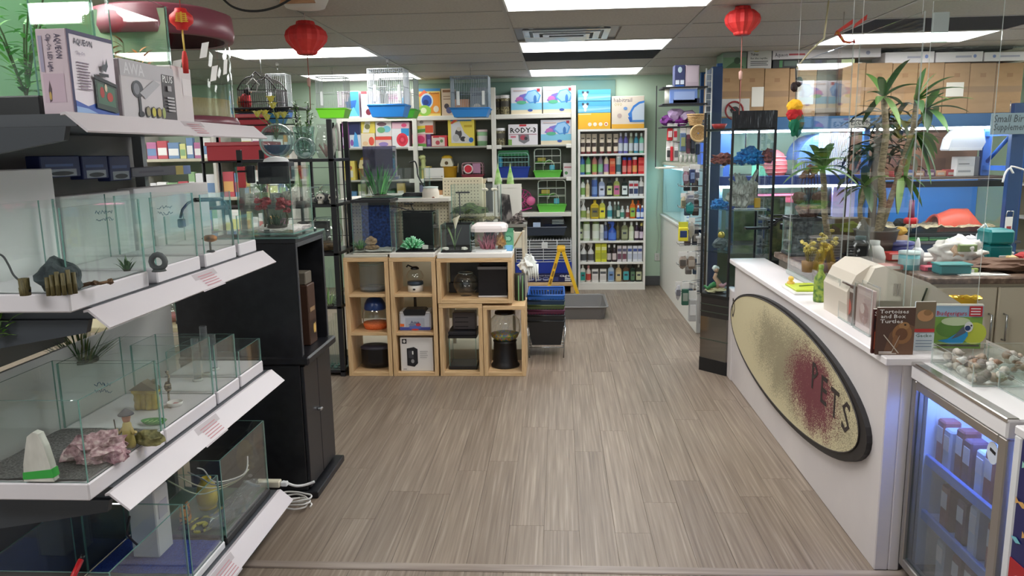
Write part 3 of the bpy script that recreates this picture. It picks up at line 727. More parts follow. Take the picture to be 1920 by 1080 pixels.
t=thing('red_marker','red marker pen lying on dark ledge at lower left of bottom shelf','pen',tuple(P(130,985,X=-1.36)));MB().tube([(0,-.03,-.02),(.0,.03,.02)],.008,8).build('barrel',C(206,36,44,.4),t);MB().tube([(0,.03,.02),(0,.042,.028)],.006,8).build('pen_cap',BLACK,t)
t.location.z=SH[3]+.33
_v=P(4,622,Y=1.93)
bushy('small bright green leafy sprig at the left frame edge under the second shelf',0,0,1.93,_v.x-.02,_v.z-.03,.09,[(110,170,60),(140,190,80)],71,28,.010,.05)
# black cabinet and the tank on it
BLK=noisy('black_laminate',[(.4,(22,23,28)),(.6,(30,31,36))],20,rough=.38)
def cabinet():
 x0,x1,y0,y1=-1.78,-1.19,3.385,3.80
 t=thing('tank_cabinet','tall black tank cabinet, open cubby above and two doors below','cabinet',((x0+x1)/2,(y0+y1)/2,0))
 a,b=(x1-x0)/2,(y1-y0)/2
 MB().rbox(-a-.01,-b-.012,0,a+.035,b+.03,.035,.004).build('plinth',BLK,t)
 MB().rbox(-a,-b,.035,a-.018,b,.655,.003).build('lower_body',BLK,t)
 for i,(p,q)in enumerate(((-b+.004,-.008),(-.004,b-.004))):
  d=MB().rbox(a-.017,p,.05,a,q,.648,.003).build('door',C(30,31,36,.35),t)
  if i==0:MB().rbox(a,q-.045,.38,a+.022,q-.015,.395,.004).build('knob',STEEL,d)
 MB().rbox(-a-.004,-b-.006,.655,a+.03,b+.022,.695,.008).build('ledge',BLK,t)
 c=a-.004
 u=MB();u.box(-c,-b+.004,.695,c,-b+.022,1.225);u.build('side_panel',BLK,t)
 u=MB();u.box(-c,b-.022,.695,c,b-.004,1.225);u.build('side_panel',BLK,t)
 MB().box(-c,-b+.022,.695,-c+.012,b-.022,1.225).build('back_panel',C(14,14,17,.5),t)
 MB().rbox(-c-.004,-b,1.225,c+.006,b,1.247,.003).build('top',C(40,41,46,.35),t)
 for s in((-b+.003),(b-.021)):MB().rbox(c,s,.70,c+.006,s+.018,1.225,.002).build('edge_trim',C(66,67,72,.4),t)
 MB().rbox(c,-b+.021,1.205,c+.006,b-.021,1.225,.002).build('edge_trim',C(66,67,72,.4),t)
cabinet()
t=thing('brown_bottle_box','brown carton with gold figure half hidden inside black cabinet cubby','box',(-1.25,3.66,.695))
MB().rbox(-.10,-.06,0,.03,.05,.30,.004).build('box_body',C(70,46,34,.5),t);MB().rbox(-.09,-.05,.30,.02,.045,.36,.004).build('upper_flap',C(104,96,84,.6),t)
artwork(t,[('r',.1,.1,.9,.4,(52,34,28)),('e',.6,.25,.1,.08,(214,176,96)),('e',.75,.25,.08,.09,(226,186,110)),('r',.15,.55,.8,.62,(150,120,90))],lambda u,v,l:(.03+l,u,v),-.06,0,.11,.30)
TX0,TX1=P(447,400,Y=3.43).x,P(548,400,Y=3.43).x
tank('tall glass tank on top of the black cabinet with black filter box and red anemones',TX0,3.43,TX1,3.72,1.262,1.57,None,group=None,gravel=(GRAV_W,.02))
t=thing('glass_sheet','loose sheet of glass under the tank on the black cabinet','glass sheet',(-1.37,3.55,1.247));MB().pane(-.28,-.17,0,.20,.22,.008).build('sheet',[GL,GLED],t)
b0=P(514,345,Y=3.46)
t=thing('filter_box','black box filter with white domed cap hung in the tank top','filter',(b0.x,3.46,b0.z))
MB().rbox(-.075,0,0,.07,.09,.10,.006).build('filter_body',C(32,33,40,.4),t);MB().lathe([(.058,0),(.052,.012),(.034,.02),(0,.024)],18,-.0,.045).build('dome_cap',C(232,234,236,.3),t).location=(0,0,.10)
MB().box(-.09,.02,.0,.086,.03,.012).build('hanger',BLACK,t)
b0=P(456,352,Y=3.44);
t=thing('red_tag','red hang tag clipped to left end of tank on cabinet','tag',(b0.x,3.425,b0.z));MB().rbox(-.014,-.004,0,.022,.001,.095,.002).build('tag_card',C(196,70,76,.5),t);MB().box(-.014,-.005,.07,.022,.03,.078).build('clip',BLACK,t)
MB().rbox(.022,.006,.02,.055,.03,.10,.003).build('bracket',C(40,42,46,.5),t)
def anemone(px,py,cols,label,h,seed):
 a=P(px,py,Y=3.56);r=random.Random(seed)
 t=thing('anemone_ornament',label,'ornament',(a.x,a.y,1.285));z=a.z-1.285
 MB().tube([(0,0,0),(.01,0,z*.5),(0,0,z)],.006,6).build('stalk',C(96,90,70,.7),t)
 m=MB()
 for k in range(9):m.blob(.018,.016,.012,r.uniform(-.03,.03),r.uniform(-.02,.02),z+r.uniform(-.02,.04),.6,3,k+seed,2)
 m.build('frilled_head',noisy('anemone_red',[(.35,(110,40,52)),(.6,(176,70,80)),(.75,(206,120,112))],50),t)
anemone(534,388,None,'larger dark red frilled anemone ornament in the cabinet-top tank',.1,3)
anemone(494,384,None,'smaller dark red anemone ornament at left in the cabinet-top tank',.1,9)
a=P(518,432,Y=3.52)
grass('dense dark green plastic grass mat in the cabinet-top tank',(a.x,3.53,1.285),.075,.09,120,[(34,66,42),(48,84,54),(30,56,44)],seed=11,w=.004,spread=.6)
s0=P(525,912,Z=.16)
t=thing('power_strip','white power strip end resting on the gondola bottom corner','power strip',(-1.305,3.175,.152));MB().rbox(-.06,-.018,0,.05,.018,.03,.004).build('strip_body',C(224,216,196,.4),t)
MB().rbox(.052,-.012,.004,.082,.012,.024,.003).build('plug',C(232,232,234,.4),t)
pts=[]
for k in range(40):
 an=k*.62;rr=.075+.012*math.sin(k*1.7);pts.append((-1.235+rr*math.cos(an)*.95,3.275+rr*.62*math.sin(an),.006+.0016*k))
cord('white extension cord coiled on the floor by the black cabinet',pts,.0042,(226,224,222))
cord('white plug lead stretched across the coil by cabinet foot',[(-1.25,3.19,.17),(-1.20,3.20,.145),(-1.16,3.22,.14),(-1.12,3.235,.15)],.006,(232,232,234),'cord','plug_lead')
# black metal rack behind the cabinet
def metal_rack():
 X0,X1,Y0,Y1=-2.26,-1.60,5.40,5.82
 t=thing('metal_rack','black metal rack full of glass bowls left of the cubbies','shelving',((X0+X1)/2,(Y0+Y1)/2,0))
 a,b=(X1-X0)/2,(Y1-Y0)/2
 for sx in(-1,1):
  for sy in(-1,1):
   MB().rbox(sx*a-.018,sy*b-.012,0,sx*a+.018,sy*b+.012,1.86 if sx>0 else 1.66,.003).build('post',C(26,26,31,.4),t)
 for z in(.05,.53,.92,1.27,1.59):MB().rbox(-a-.018,-b-.012,z-.022,a+.018,b+.012,z,.003).build('shelf',C(24,25,30,.35),t)
 for k in range(2):MB().tube([(a,-b+.1+.2*k,0.06),(a,-b+.1+.2*k,1.84)],.008,6).build('side_rod',C(26,26,31,.4),t)
 for k in range(6):MB().tube([(-a,b,1.0+.13*k),(a,b,1.0+.13*k)],.003,4).build('back_wire',C(30,30,34,.4),t)
metal_rack()
def bowl(label,x,y,z,R,h=None,group=None,tilt=0,opening=.6,water=None,gl=GLB,name='glass_bowl',contents=None,n=26):
 t=thing(name,label,'fish bowl',(x,y,z),group)
 h=h or R*1.75
 prof=[(0,.002),(R*.5,.0)]+[(R*math.sin(.52+(2.0+(.6-opening)*1.0)*k/9)if True else 0,h/2-(h/2)*math.cos(.52+(2.0+(.6-opening)*1.0)*k/9)*1.08)for k in range(10)]
 rt,zt=prof[-1];prof+=[(rt*1.04,zt+.006)]
 m=MB().lathe(prof,n)
 if tilt:m.xf(lambda v:Matrix.Rotation(tilt,3,'X')@(v-Vector((0,0,h/2)))+Vector((0,0,h/2)))
 m.build('bowl_wall',gl,t)
 rm=MB().tube([(rt*1.03*math.cos(2*PI*k/24),rt*1.03*math.sin(2*PI*k/24),zt+.005)for k in range(24)],.0035,5,closed=True)
 if tilt:rm.xf(lambda v:Matrix.Rotation(tilt,3,'X')@(v-Vector((0,0,h/2)))+Vector((0,0,h/2)))
 rm.build('rim',glass('rim_glass',(205,222,220),haze=.35,hazecol=(210,225,224)),t)
 if contents:MB().lathe([(0,.006),(R*.55,.006),(R*.80,h*contents[1]),(0,h*contents[1]*.9)],18).build('gravel',contents[0],t)
 return t
def XYZ(px,py,Y,z=None):v=P(px,py,Y=Y);return(v.x,v.y,v.z if z is None else z)
def tilt_vase(label,px0,px1,py0,py1,Y,z,group,blue=False):
 X0,X1,Z0,Z1=FR(px0,py0,px1,py1,Y);R=(X1-X0)/2
 t=thing('tilted_bowl',label,'fish bowl',((X0+X1)/2,Y,z),group)
 m=MB().lathe([(0,-.06),(R*.55,-.058),(R*.9,-.03),(R,.0),(R*.93,.035),(R*.72,.055),(R*.70,.05)],28)
 m.xf(lambda v:Vector((v.x,-v.z,v.y+R)))
 m.build('bowl_wall',glass('thick_bowl',(214,232,230),haze=.12,hazecol=(200,222,222),boost=1.8),t)
 r=MB().tube([(R*.92*math.cos(2*PI*k/28),-.036,R+R*.92*math.sin(2*PI*k/28))for k in range(28)],.007,6,closed=True)
 r.build('rim',glass('rim_glass',(205,222,220),haze=.35,hazecol=(210,225,224)),t)
 if blue:
  w_=MB();pts=[(R*.8*math.cos(a),R+R*.8*math.sin(a))for a in[PI+.25+k*(PI-.5)/10 for k in range(11)]]
  w_.prism(pts,-.02,.03);w_.build('water',glass('bowl_water',(150,178,196),haze=.3,hazecol=(70,104,140)),t)
 else:
  MB().blob(R*.5,.03,R*.3,0,0,R*.35,.2,2,3,2).build('sand',C(196,214,212,.6),t)
 return t
tilt_vase('round tipped glass bowl with blue water on the black rack top, under yellow flowers',488,553,232,296,5.43,1.59,'tipped bowls on the rack top',True)
tilt_vase('pale glass bowl right of the blue-water bowl on the black rack top',553,592,232,296,5.43,1.59,'tipped bowls on the rack top')
v=XYZ(572,290,5.6,1.59)
t=thing('glass_vase','tall slanted glass vase holding green sprigs on the rack top','vase',v)
MB().lathe([(0,.003),(.05,.003),(.062,.06),(.07,.16),(.08,.23)],18).build('vase_wall',glass('frosted_vase',(206,228,222),haze=.2,hazecol=(190,216,208)),t);MB().lathe([(0,0),(.05,0),(.05,.003)],18).build('foot',GLED,t)
bushy('airy green sprigs standing in the slanted glass vase',0,0,v[1],v[0],1.605,.42,[(86,130,72),(120,160,96),(150,186,120)],21,140,.015,.09)
v=XYZ(612,290,5.5,1.59)
t=thing('shell_vase','white glass vase with pink coral and a curled white handle on the rack','vase',v)
MB().lathe([(0,.003),(.055,.003),(.075,.06),(.07,.14),(.05,.2),(.062,.24)],18,sy=.7).build('vase_wall',glass('milky_vase',(244,248,246),haze=.3,hazecol=(226,228,224),boost=1.6),t)
r_=random.Random(4);m=MB()
for k in range(26):aa=r_.random()*6.28;m.tube([(0,0,.01),(math.cos(aa)*.03,math.sin(aa)*.02,.06),(math.cos(aa)*.05,math.sin(aa)*.03,.085+r_.random()*.03)],.004,5,r1=.002)
m.build('coral_branches',C(186,132,126,.7),t)
MB().tube([(.05,0,.02),(.07,0,.1),(.06,0,.2),(.085,0,.24),(.1,0,.18),(.098,0,.05)],.012,7).build('curled_handle',C(226,224,220,.5),t)
def flowers(label,pts,Y,base,seed):
 b=Vector(XYZ(*base,Y));t=thing('artificial_flowers',label,'flowers',tuple(b));r=random.Random(seed)
 st=MB();pe=MB()
 for(x,y)in pts:
  q=Vector(XYZ(x,y,Y))-b;q.y=r.uniform(-.05,.03)
  st.tube([(0,0,0),tuple(q*.5+Vector((.02,0,.02))),tuple(q)],.0028,5)
  for k in range(7):
   leaf_strip(pe,arc_leaf(tuple(q),k*2*PI/7,1.0,.06,.5,4),.040,k%2)
  pe.blob(.014,.014,.014,q.x,q.y,q.z+.03,.1,2,1,1,2)
 st.build('stems',C(104,128,70,.6),t);pe.build('petals',[C(232,222,110,.5),C(240,234,160,.5),C(206,170,60,.5)],t)
flowers('pale yellow artificial flowers standing in the blue-water bowl',[(511,192),(497,218),(503,226),(520,222),(532,221),(516,204),(488,220)],5.5,(518,262),3)
R5='assorted glassware on the black rack'
for i,(px,py,R,lab)in enumerate(((618,380,.075,'small round bowl with white skull pebbles on second rack tier'),(590,380,.065,'round bowl at left on second tier of the black rack'),(470,380,.07,'round bowl at far left on second tier of the black rack'))):
 v=XYZ(px,py,5.6,1.27);bowl(lab,v[0],v[1],1.27,R,group=R5,contents=(GRAV_W,.3))
for i,(px,lab)in enumerate(((622,'right hand white skull ornament on second rack tier'),(600,'left hand white skull ornament on second rack tier'))):
 v=XYZ(px,350,5.45,1.27);t=thing('skull_ornament',lab,'ornament',v,'skull ornaments')
 MB().blob(.03,.034,.03,0,0,.045,.15,2,i,2).build('cranium',C(226,222,212,.7),t);MB().rbox(-.016,-.024,.0,.016,.012,.024,.004).build('jaw',C(214,208,196,.7),t)
 m=MB()
 for s in(-1,1):m.blob(.008,.006,.009,s*.011,-.03,.045,.1,2,3,1)
 m.build('eye_sockets',BLACK,t)
v=XYZ(603,385,5.44,1.27)
rock('dark grey craggy rock on the second tier of the black rack','rock ornament',(v[0],v[1]+.06,1.27),.06,.05,.04,noisy('dark_rock',[(.35,(38,40,44)),(.65,(110,112,116))],30,rough=.9),13)
v=XYZ(613,468,5.55,.92)
bowl('big glass bowl with driftwood inside on the middle tier of the black rack',v[0],v[1],.92,.125,.25,group=R5,contents=(noisy('brown_wood',[(.35,(62,48,34)),(.65,(140,112,80))],30),.25))
v=XYZ(622,572,5.5,.53)
t=thing('glass_vase','upright oval glass vase with glowing green grass on lower rack tier','vase',v)
MB().lathe([(0,.003),(.05,.003),(.075,.07),(.068,.18),(.04,.25),(.045,.265)],18).build('vase_wall',GLB,t);MB().lathe([(0,0),(.04,0),(.04,.003)],14).build('foot',GLED,t)
grass('spiky pale green artificial grass in the oval vase on lower rack tier',(v[0],v[1]-.09,.53),.15,.09,60,[(150,190,120),(190,214,170),(96,170,70)],seed=31,w=.004,spread=.8)
r_=random.Random(12)
for k in range(11):
 px=606+4.0*k;v=XYZ(px,690,5.46+.05*(k%3),.05);h=.34+.08*r_.random()
 t=thing('glass_tube','slim clear glass cylinder vase, %s from left on bottom rack tier'%['first','second','third','fourth','fifth','sixth','seventh','eighth','ninth','tenth','eleventh'][k],'vase',v,'slim glass cylinders on the bottom rack tier')
 MB().lathe([(.018,.004),(.018,h)],10).build('tube_wall',GLB,t);MB().lathe([(0,0),(.018,0),(.018,.006),(0,.006)],10).build('tube_base',GLED,t)
for k,(px,z,R,c,l)in enumerate(((462,1.27,.05,(206,206,200),'white'),(490,1.27,.055,(150,176,110),'pale green'),(518,1.27,.05,(190,190,186),'grey white'),(545,1.27,.06,(214,206,190),'cream'),(470,.92,.06,(96,100,96),'dark grey'),(510,.92,.065,(176,170,160),'beige'),(555,.92,.06,(120,126,130),'slate'))):
 v=XYZ(px,370,5.72,z)
 t=thing('decor_jar','%s filled glass jar standing at the back of the %s rack tier'%(l,'second'if z>1 else'middle'),'jar',v,'filled jars at the back of the black rack')
 MB().lathe([(0,.002),(R*.9,.002),(R,.02),(R,R*2.1),(R*.7,R*2.5),(R*.75,R*2.6)],16).build('jar_wall',GLB,t);MB().lathe([(0,.004),(R*.86,.004),(R*.92,R*1.3),(0,R*1.4)],14).build('filling',noisy('fill_%d'%k,[(.35,tuple(int(q*.6)for q in c)),(.65,c)],60),t)
 if k%2:m=MB();[leaf_strip(m,arc_leaf((0,0,R*1.3),q*1.1,1.0,R*2.2,.9,5),.02,0)for q in range(6)];stuff(m.build('sprig',C(70,120,64,.6),t))
for k,(px,c,l)in enumerate(((575,(38,42,46),'black'),(592,(206,210,206),'white'),(606,(70,76,80),'dark grey'))):
 v=XYZ(px,455,5.72,.92);t=thing('decor_box','%s boxed ornament behind the big bowl on the middle rack tier'%l,'box',v);MB().rbox(-.05,-.04,0,.05,.04,.2,.004).build('box_body',C(*c,rough=.5),t);MB().rbox(-.035,-.042,.05,.035,-.039,.14,.001).build('picture',C(150,160,150,.5),t)
t=thing('storage_rack','dark wire rack with red lidded boxes behind the glass bowls','shelving',(-2.55,6.35,0))
for s in(-.35,.45):
 for q in(-.15,.15):MB().tube([(s,q,0),(s,q,2.02)],.014,6).build('post',DARKM,t)
for z in(.2,.7,1.2,1.58,1.80,2.0):MB().rbox(-.37,-.17,z-.015,.47,.17,z,.003).build('shelf',C(30,30,34,.5),t)
for k in range(3):MB().tube([(-.1,-.17,1.86+.05*k),(.47,-.17,1.86+.05*k)],.005,5).build('wire_rail',DARKM,t)
for i,(z,px)in enumerate(((1.80,'upper'),(1.58,'lower'))):
 t=thing('red_box','%s red storage box with white lid edge on wire rack'%px,'box',(-2.60,6.24,z),'red boxes on the wire rack')
 MB().rbox(-.26,-.05,0,.26,.2,.12,.006).build('box_body',C(206,66,80,.5),t);MB().rbox(-.27,-.06,.12,.27,.21,.15,.005).build('lid',C(222,110,120,.5),t)
 # far left shelving seen over the second gondola shelf
t=thing('display_shelving','distant pale shelving of packaged goods beyond the gondola, far left','shelving',(-3.35,7.6,0))
for z in(.05,.45,.85,1.22,1.60):MB().rbox(-.75,-.2,z-.03,.75,.2,z,.004).build('shelf',C(196,190,170,.5),t)
for s in(-.76,0,.76):MB().rbox(s-.015,-.2,0,s+.015,.2,1.9,.003).build('upright',C(206,204,196,.5),t)
MB().box(-.75,.2,.05,.75,.21,1.9).build('back_panel',C(150,166,148,.6),t)
r_=random.Random(77)
pk=[(226,226,230),(196,90,100),(226,176,110),(120,150,190),(222,222,150),(190,120,160),(240,240,240),(150,186,140),(240,240,238)]
cn={(226,226,230):'white',(196,90,100):'red',(226,176,110):'orange',(120,150,190):'blue',(222,222,150):'yellow',(190,120,160):'magenta',(240,240,240):'pure white',(150,186,140):'green',(240,240,238):'cream white'}
ORDW=['first','second','third','fourth','fifth','sixth','seventh','eighth','ninth','tenth','eleventh','twelfth','thirteenth','fourteenth','fifteenth','sixteenth','seventeenth','eighteenth','nineteenth','twentieth','twenty-first']
rows=((1.60,'top'),(1.22,'middle'),(.85,'third'))
for z,rn in rows:
 x=-.70;ni=-1
 while x<.68:
  ni+=1
  wd=r_.uniform(.06,.11);c=pk[r_.randrange(len(pk))];h=r_.uniform(.14,.26)
  t=thing('packet','%s packet, %s from left on the %s shelf of distant left shelving'%(cn[c],ORDW[ni],rn),'packet',(-3.35+x+wd/2,7.46,z),'packets on the distant %s shelf'%rn)
  MB().rbox(-wd/2,0,0,wd/2,.05,h,.004).build('packet_body',C(*c,rough=.5),t)
  c2=pk[r_.randrange(len(pk))]
  MB().rbox(-wd/2+.006,-.002,h*.2,wd/2-.006,.0,h*.62,.001).build('label_panel',C(*c2,rough=.5),t)
  x+=wd+.008
t=thing('display_shelf','pale wooden display shelf of bowls behind the gondola, low left','shelving',(-2.55,4.55,0))
for z in(.10,.62,1.10):MB().rbox(-.55,-.22,z-.03,.45,.22,z,.004).build('shelf',C(206,196,160,.6),t)
for s in(-.55,.43):
 for q in(-.2,.18):MB().rbox(s,q,0,s+.02,q+.02,1.12,.003).build('post',C(206,202,190,.5),t)
G6='bowls on the low display shelf'
bowl('wide glass bowl with pebbles on the low display shelf, left',-2.72,4.5,.62,.12,group=G6,contents=(GRAV_W,.25))
bowl('glass bowl with pink gravel on the low display shelf, right',-2.40,4.5,.62,.10,group=G6,contents=(C(190,120,120,.8),.25))
tank('old tank with green planted back on the low display shelf',-2.32,4.42,-2.12,4.7,.62,.90,C(60,60,62,.5),.02,back=('y',noisy('weedy',[(.3,(70,92,54)),(.7,(150,160,120))],12)))
bowl('glass bowl with pink decor on the upper board of the display shelf',-2.56,4.5,1.10,.11,group=G6,contents=(C(206,120,140,.8),.35))
bowl('glass bowl with pale shells on the upper board of the display shelf',-2.28,4.5,1.10,.10,group=G6,contents=(GRAV_W,.35))
# oak cubbies
OAK=noisy('pale_oak',[(.3,(192,156,112)),(.5,(214,180,136)),(.7,(226,196,154))],3,(30,30,2.2),rough=.45,detail=6)
OAKH=noisy('pale_oak_across',[(.3,(192,156,112)),(.5,(214,180,136)),(.7,(226,196,154))],3,(2.2,30,30),rough=.45,detail=6)
YC=5.40
def cubby(label,X0,X1,Z0,Z1,shelves=(),depth=.33,th=.03):
 t=thing('cubby_shelf',label,'shelf unit',((X0+X1)/2,YC+depth/2,Z0),'oak cubby units')
 a,b,h=(X1-X0)/2,depth/2,Z1-Z0
 for s in(-1,1):
  x=s*(a-th/2);MB().rbox(x-th/2,-b,0,x+th/2,b,h-th,.002).build('side_panel',OAK,t)
 MB().rbox(-a,-b,h-th,a,b,h,.002).build('top_panel',OAKH,t)
 MB().rbox(-a+th,-b,0,a-th,b,th,.002).build('bottom_panel',OAKH,t)
 for z in shelves:MB().rbox(-a+th,-b+.004,z-Z0-th*.75,a-th,b,z-Z0,.002).build('shelf',OAKH,t)
zc1=[P(690,552,Y=YC).z,P(690,624,Y=YC).z]
cubby('tall oak cubby of three openings, leftmost, beside the black rack',-1.556,-1.228,0,.882,zc1)
cubby('tall oak cubby of three openings, second from the left, white carton at its foot',-1.222,-.886,0,.880,zc1)
cubby('wide oak cubby lying on two others, round bowl and grey box inside',-.878,-.337,.543,.872)
cubby('low oak cubby holding the black framed tank',-.874,-.556,0,.54)
cubby('low oak cubby holding the globe on black pedestal',-.552,-.246,0,.525)
z1,z2,z3c,zw=zc1[0],zc1[1],.03,.573
YI=5.47
def cyl_thing(name,label,cat,loc,prof,mat,n=24,part='body',sx=1,sy=1):
 t=thing(name,label,cat,loc);MB().lathe(prof,n,sx=sx,sy=sy).build(part,mat,t);return t
X0,X1,Z0,Z1=FR(667,494,720,552,YI);R=(X1-X0)/2
t=cyl_thing('cylinder_tank','clear plastic cylinder tank in top opening of leftmost cubby','fish tank',((X0+X1)/2,YI+R,z1),[(R*.96,.012),(R*.98,.10),(R,Z1-z1-.02)],GLCL,26,'wall')
MB().lathe([(0,0),(R*.97,0),(R*.97,.014),(0,.014)],26).build('base_disc',GLCL,t);MB().lathe([(R*.9,Z1-z1-.02),(R*1.04,Z1-z1-.02),(R*1.04,Z1-z1),(R*.9,Z1-z1)],26).build('rim',glass('rim_glass',(205,222,220)),t)
MB().lathe([(0,.0141),(R*.94,.0141),(R*.94,.03),(0,.03)],24).build('water_line',glass('water_haze',(225,230,235),haze=.25,hazecol=(220,225,230)),t)
X0,X1,Z0,Z1=FR(674,560,722,623,YI);R=(X1-X0)/2;h=Z1-z2
t=thing('globe_tank','round tank with blue domed lid and orange gravel, middle of leftmost cubby','fish bowl',((X0+X1)/2,YI+R,z2))
MB().lathe([(R*.80,.0),(R*.92,.02),(R,h*.28),(R*.98,h*.5),(R*.84,h*.62)],26).build('globe_wall',GLB,t)
MB().lathe([(R*.84,h*.6),(R*.86,h*.64),(R*.80,h*.78),(R*.6,h*.92),(R*.3,h*.99),(0,h)],26).build('dome_lid',C(36,66,128,.3),t)
MB().lathe([(0,0),(R*.84,0),(R*.93,.02),(R*.97,.045),(0,.05)],26).build('orange_gravel',noisy('orange_gravel',[(.4,(226,92,40)),(.6,(250,140,80))],200,rough=.6),t)
X0,X1,Z0,Z1=FR(672,651,728,693,YI);R=(X1-X0)/2;h=Z1-z3c
t=thing('oval_tank','low smoky grey oval tank at the foot of leftmost cubby','fish tank',((X0+X1)/2,YI+.09,z3c))
MB().lathe([(0,.003),(R*.94,.003),(R,h*.2),(R,h*.86)],26,sy=.62).build('tank_wall',GLDK,t);MB().lathe([(R*1.02,h*.84),(R*1.03,h*.9),(R*.8,h),(0,h*.98)],26,sy=.62).build('lid',C(62,60,74,.35),t)
v=XYZ(777,548,YI,z1)
t=thing('small_globe','little glass globe on white base with black cap, top of second cubby','fish bowl',(v[0],YI+.05,z1))
MB().lathe([(0,0),(.056,0),(.056,.045),(.05,.05),(0,.05)],20).build('white_base',C(232,230,226,.35),t)
MB().lathe([(.054,.05),(.060,.055),(.058,.075),(0,.075)],20).build('dark_band',C(44,60,76,.4),t)
MB().lathe([(.046,.075),(.062,.10),(.064,.12),(.05,.15),(.028,.166)],20).build('globe_wall',GLB,t)
MB().lathe([(.03,.164),(.032,.172),(.018,.184),(0,.186)],16).build('black_cap',BLACK,t);MB().tube([(-.02,0,.18),(-.05,0,.195),(-.06,0,.18)],.006,6).build('lid_handle',BLACK,t)
m=MB();m.prism(ell(.0,.022,.010,.007,12),-.0575,-.055,axis='y');m.build('logo_eye',BLACK,t)
X0,X1,Z0,Z1=FR(748,580,808,622,YI);W=X1-X0;h=Z1-z2
t=thing('carry_tank','white and blue plastic carry tank with black handle in the second cubby','fish tank',((X0+X1)/2,YI,z2))
MB().rbox(-W/2,0,0,W/2,.15,h*.86,.012).build('tank_body',C(206,212,226,.25),t)
MB().rbox(-W/2+.004,-.004,h*.80,W/2-.004,.155,h*.9,.006).build('rim',C(226,230,238,.3),t)
MB().prism([(-W*.36,h*.9),(-W*.30,h*1.0),(W*.30,h*1.0),(W*.36,h*.9),(W*.32,h*.72),(-W*.32,h*.72)],-.008,.10,axis='y').build('black_lid',C(30,30,34,.4),t)
artwork(t,[('r',.02,.02,.98,.2,(70,80,160)),('r',.2,.22,.8,.74,(176,184,200)),('e',.5,.2,.2,.12,(90,110,190)),('e',.6,.35,.08,.1,(190,70,80)),('e',.4,.34,.1,.08,(120,130,160)),('t','Aqua',.36,.42,.16,(60,66,110),.28),('r',.03,.24,.16,.4,(236,120,60)),('e',.5,.06,.12,.05,(200,60,60))],lambda u,v,l:(u,-l,v),-W/2,0,W,h*.8)
carton('white carton with black tower picture at the foot of second cubby','box',751,633,812,695,5.43,.2,(226,222,220),z=z3c,prints=[('r',.06,.82,.2,.96,(28,28,30)),('e',.13,.89,.04,.045,(226,222,220)),('p',[(.2,.17),(.42,.13),(.53,.24),(.53,.66),(.42,.72),(.2,.68)],(34,34,38)),('p',[(.24,.4),(.40,.38),(.40,.62),(.24,.62)],(64,64,70)),('r',.36,.5,.40,.6,(226,226,226)),('e',.37,.3,.05,.06,(150,150,154)),*[('r',.6,.58-.06*k,.84-.03*(k%2),.605-.06*k,(190,186,186))for k in range(4)],('r',.08,.05,.18,.08,(170,168,168))])
v=XYZ(778,578,5.64,z2);t=thing('red_mushroom','dark red mushroom ornament behind the carry tank','ornament',(v[0],5.66,z2));MB().lathe([(0,.27),(.03,.262),(.036,.245),(0,.25)],12).build('cap',C(140,44,40,.5),t);MB().lathe([(0,0),(.05,0),(.014,.03),(.010,.25),(0,.25)],10).build('stem',C(90,84,76,.7),t)
v=XYZ(871,555,YI,zw)
bowl('round clear fishbowl inside the wide upper cubby',v[0],YI+.10,zw,.092,.175)
X0,X1,Z0,Z1=FR(897,501,950,556,YI)
t=tank('smoky grey cube tank inside the wide upper cubby',X0,YI,X1,YI+.2,zw,Z1,C(200,196,196,.4),.014,gl=GLDK,ledge=GLDK,rim=C(120,118,120,.35))
t=thing('dark_tank','dark flat tank lying behind the bowl in the wide cubby','fish tank',(-.55,5.69,zw));MB().rbox(-.27,-.02,.08,.2,.03,.25,.006).build('tank_body',C(52,58,64,.4),t);MB().rbox(-.28,-.025,.0,.21,.035,.08,.004).build('tank_base',C(30,32,36,.4),t);MB().rbox(-.28,-.025,.25,.21,.035,.262,.004).build('rim',C(90,98,104,.3),t)
X0,X1,Z0,Z1=FR(842,612,893,697,YI)
tank('black framed clear tank with dark canopy in the low cubby',X0,YI,X1,YI+.2,.03,.285,C(24,24,28,.4),.028,rim=C(20,20,24,.35),lid=(C(36,36,42,.35),.03))
t=thing('black_box','plain dark box with lined front standing on the black framed tank','box',((X0+X1)/2+.01,YI+.06,.321));MB().rbox(-.085,0,0,.085,.1,.13,.004).build('box_body',C(84,78,80,.4),t)
for k in range(3):MB().box(-.07,-.002,.02+.034*k,.03,.0,.026+.034*k).build('print_line',C(34,32,36,.5),t)
def globe_machine():
 v=XYZ(946,697,5.47,.03)
 t=thing('globe_tank','gumball-machine shaped globe tank with coloured gravel on black pedestal','fish bowl',(v[0],5.58,.03))
 MB().lathe([(0,0),(.106,0),(.108,.012),(.094,.03),(.088,.12),(.084,.185),(.09,.198),(0,.2)],28).build('pedestal',C(22,22,26,.35),t)
 MB().lathe([(.07,.2),(.098,.225),(.116,.27),(.118,.31),(.106,.355),(.08,.386),(.056,.40)],28).build('globe_wall',GLB,t)
 MB().lathe([(0,.202),(.072,.202),(.098,.228),(.106,.25),(0,.252)],24).build('coloured_gravel',noisy('confetti_gravel',[(.3,(60,110,180)),(.42,(226,206,60)),(.55,(200,80,50)),(.7,(110,160,70))],90,voronoi=True,rough=.6),t)
 MB().lathe([(.058,.398),(.075,.402),(.072,.42),(.05,.432),(0,.436)],24).build('black_lid',C(18,18,22,.25),t)
globe_machine()
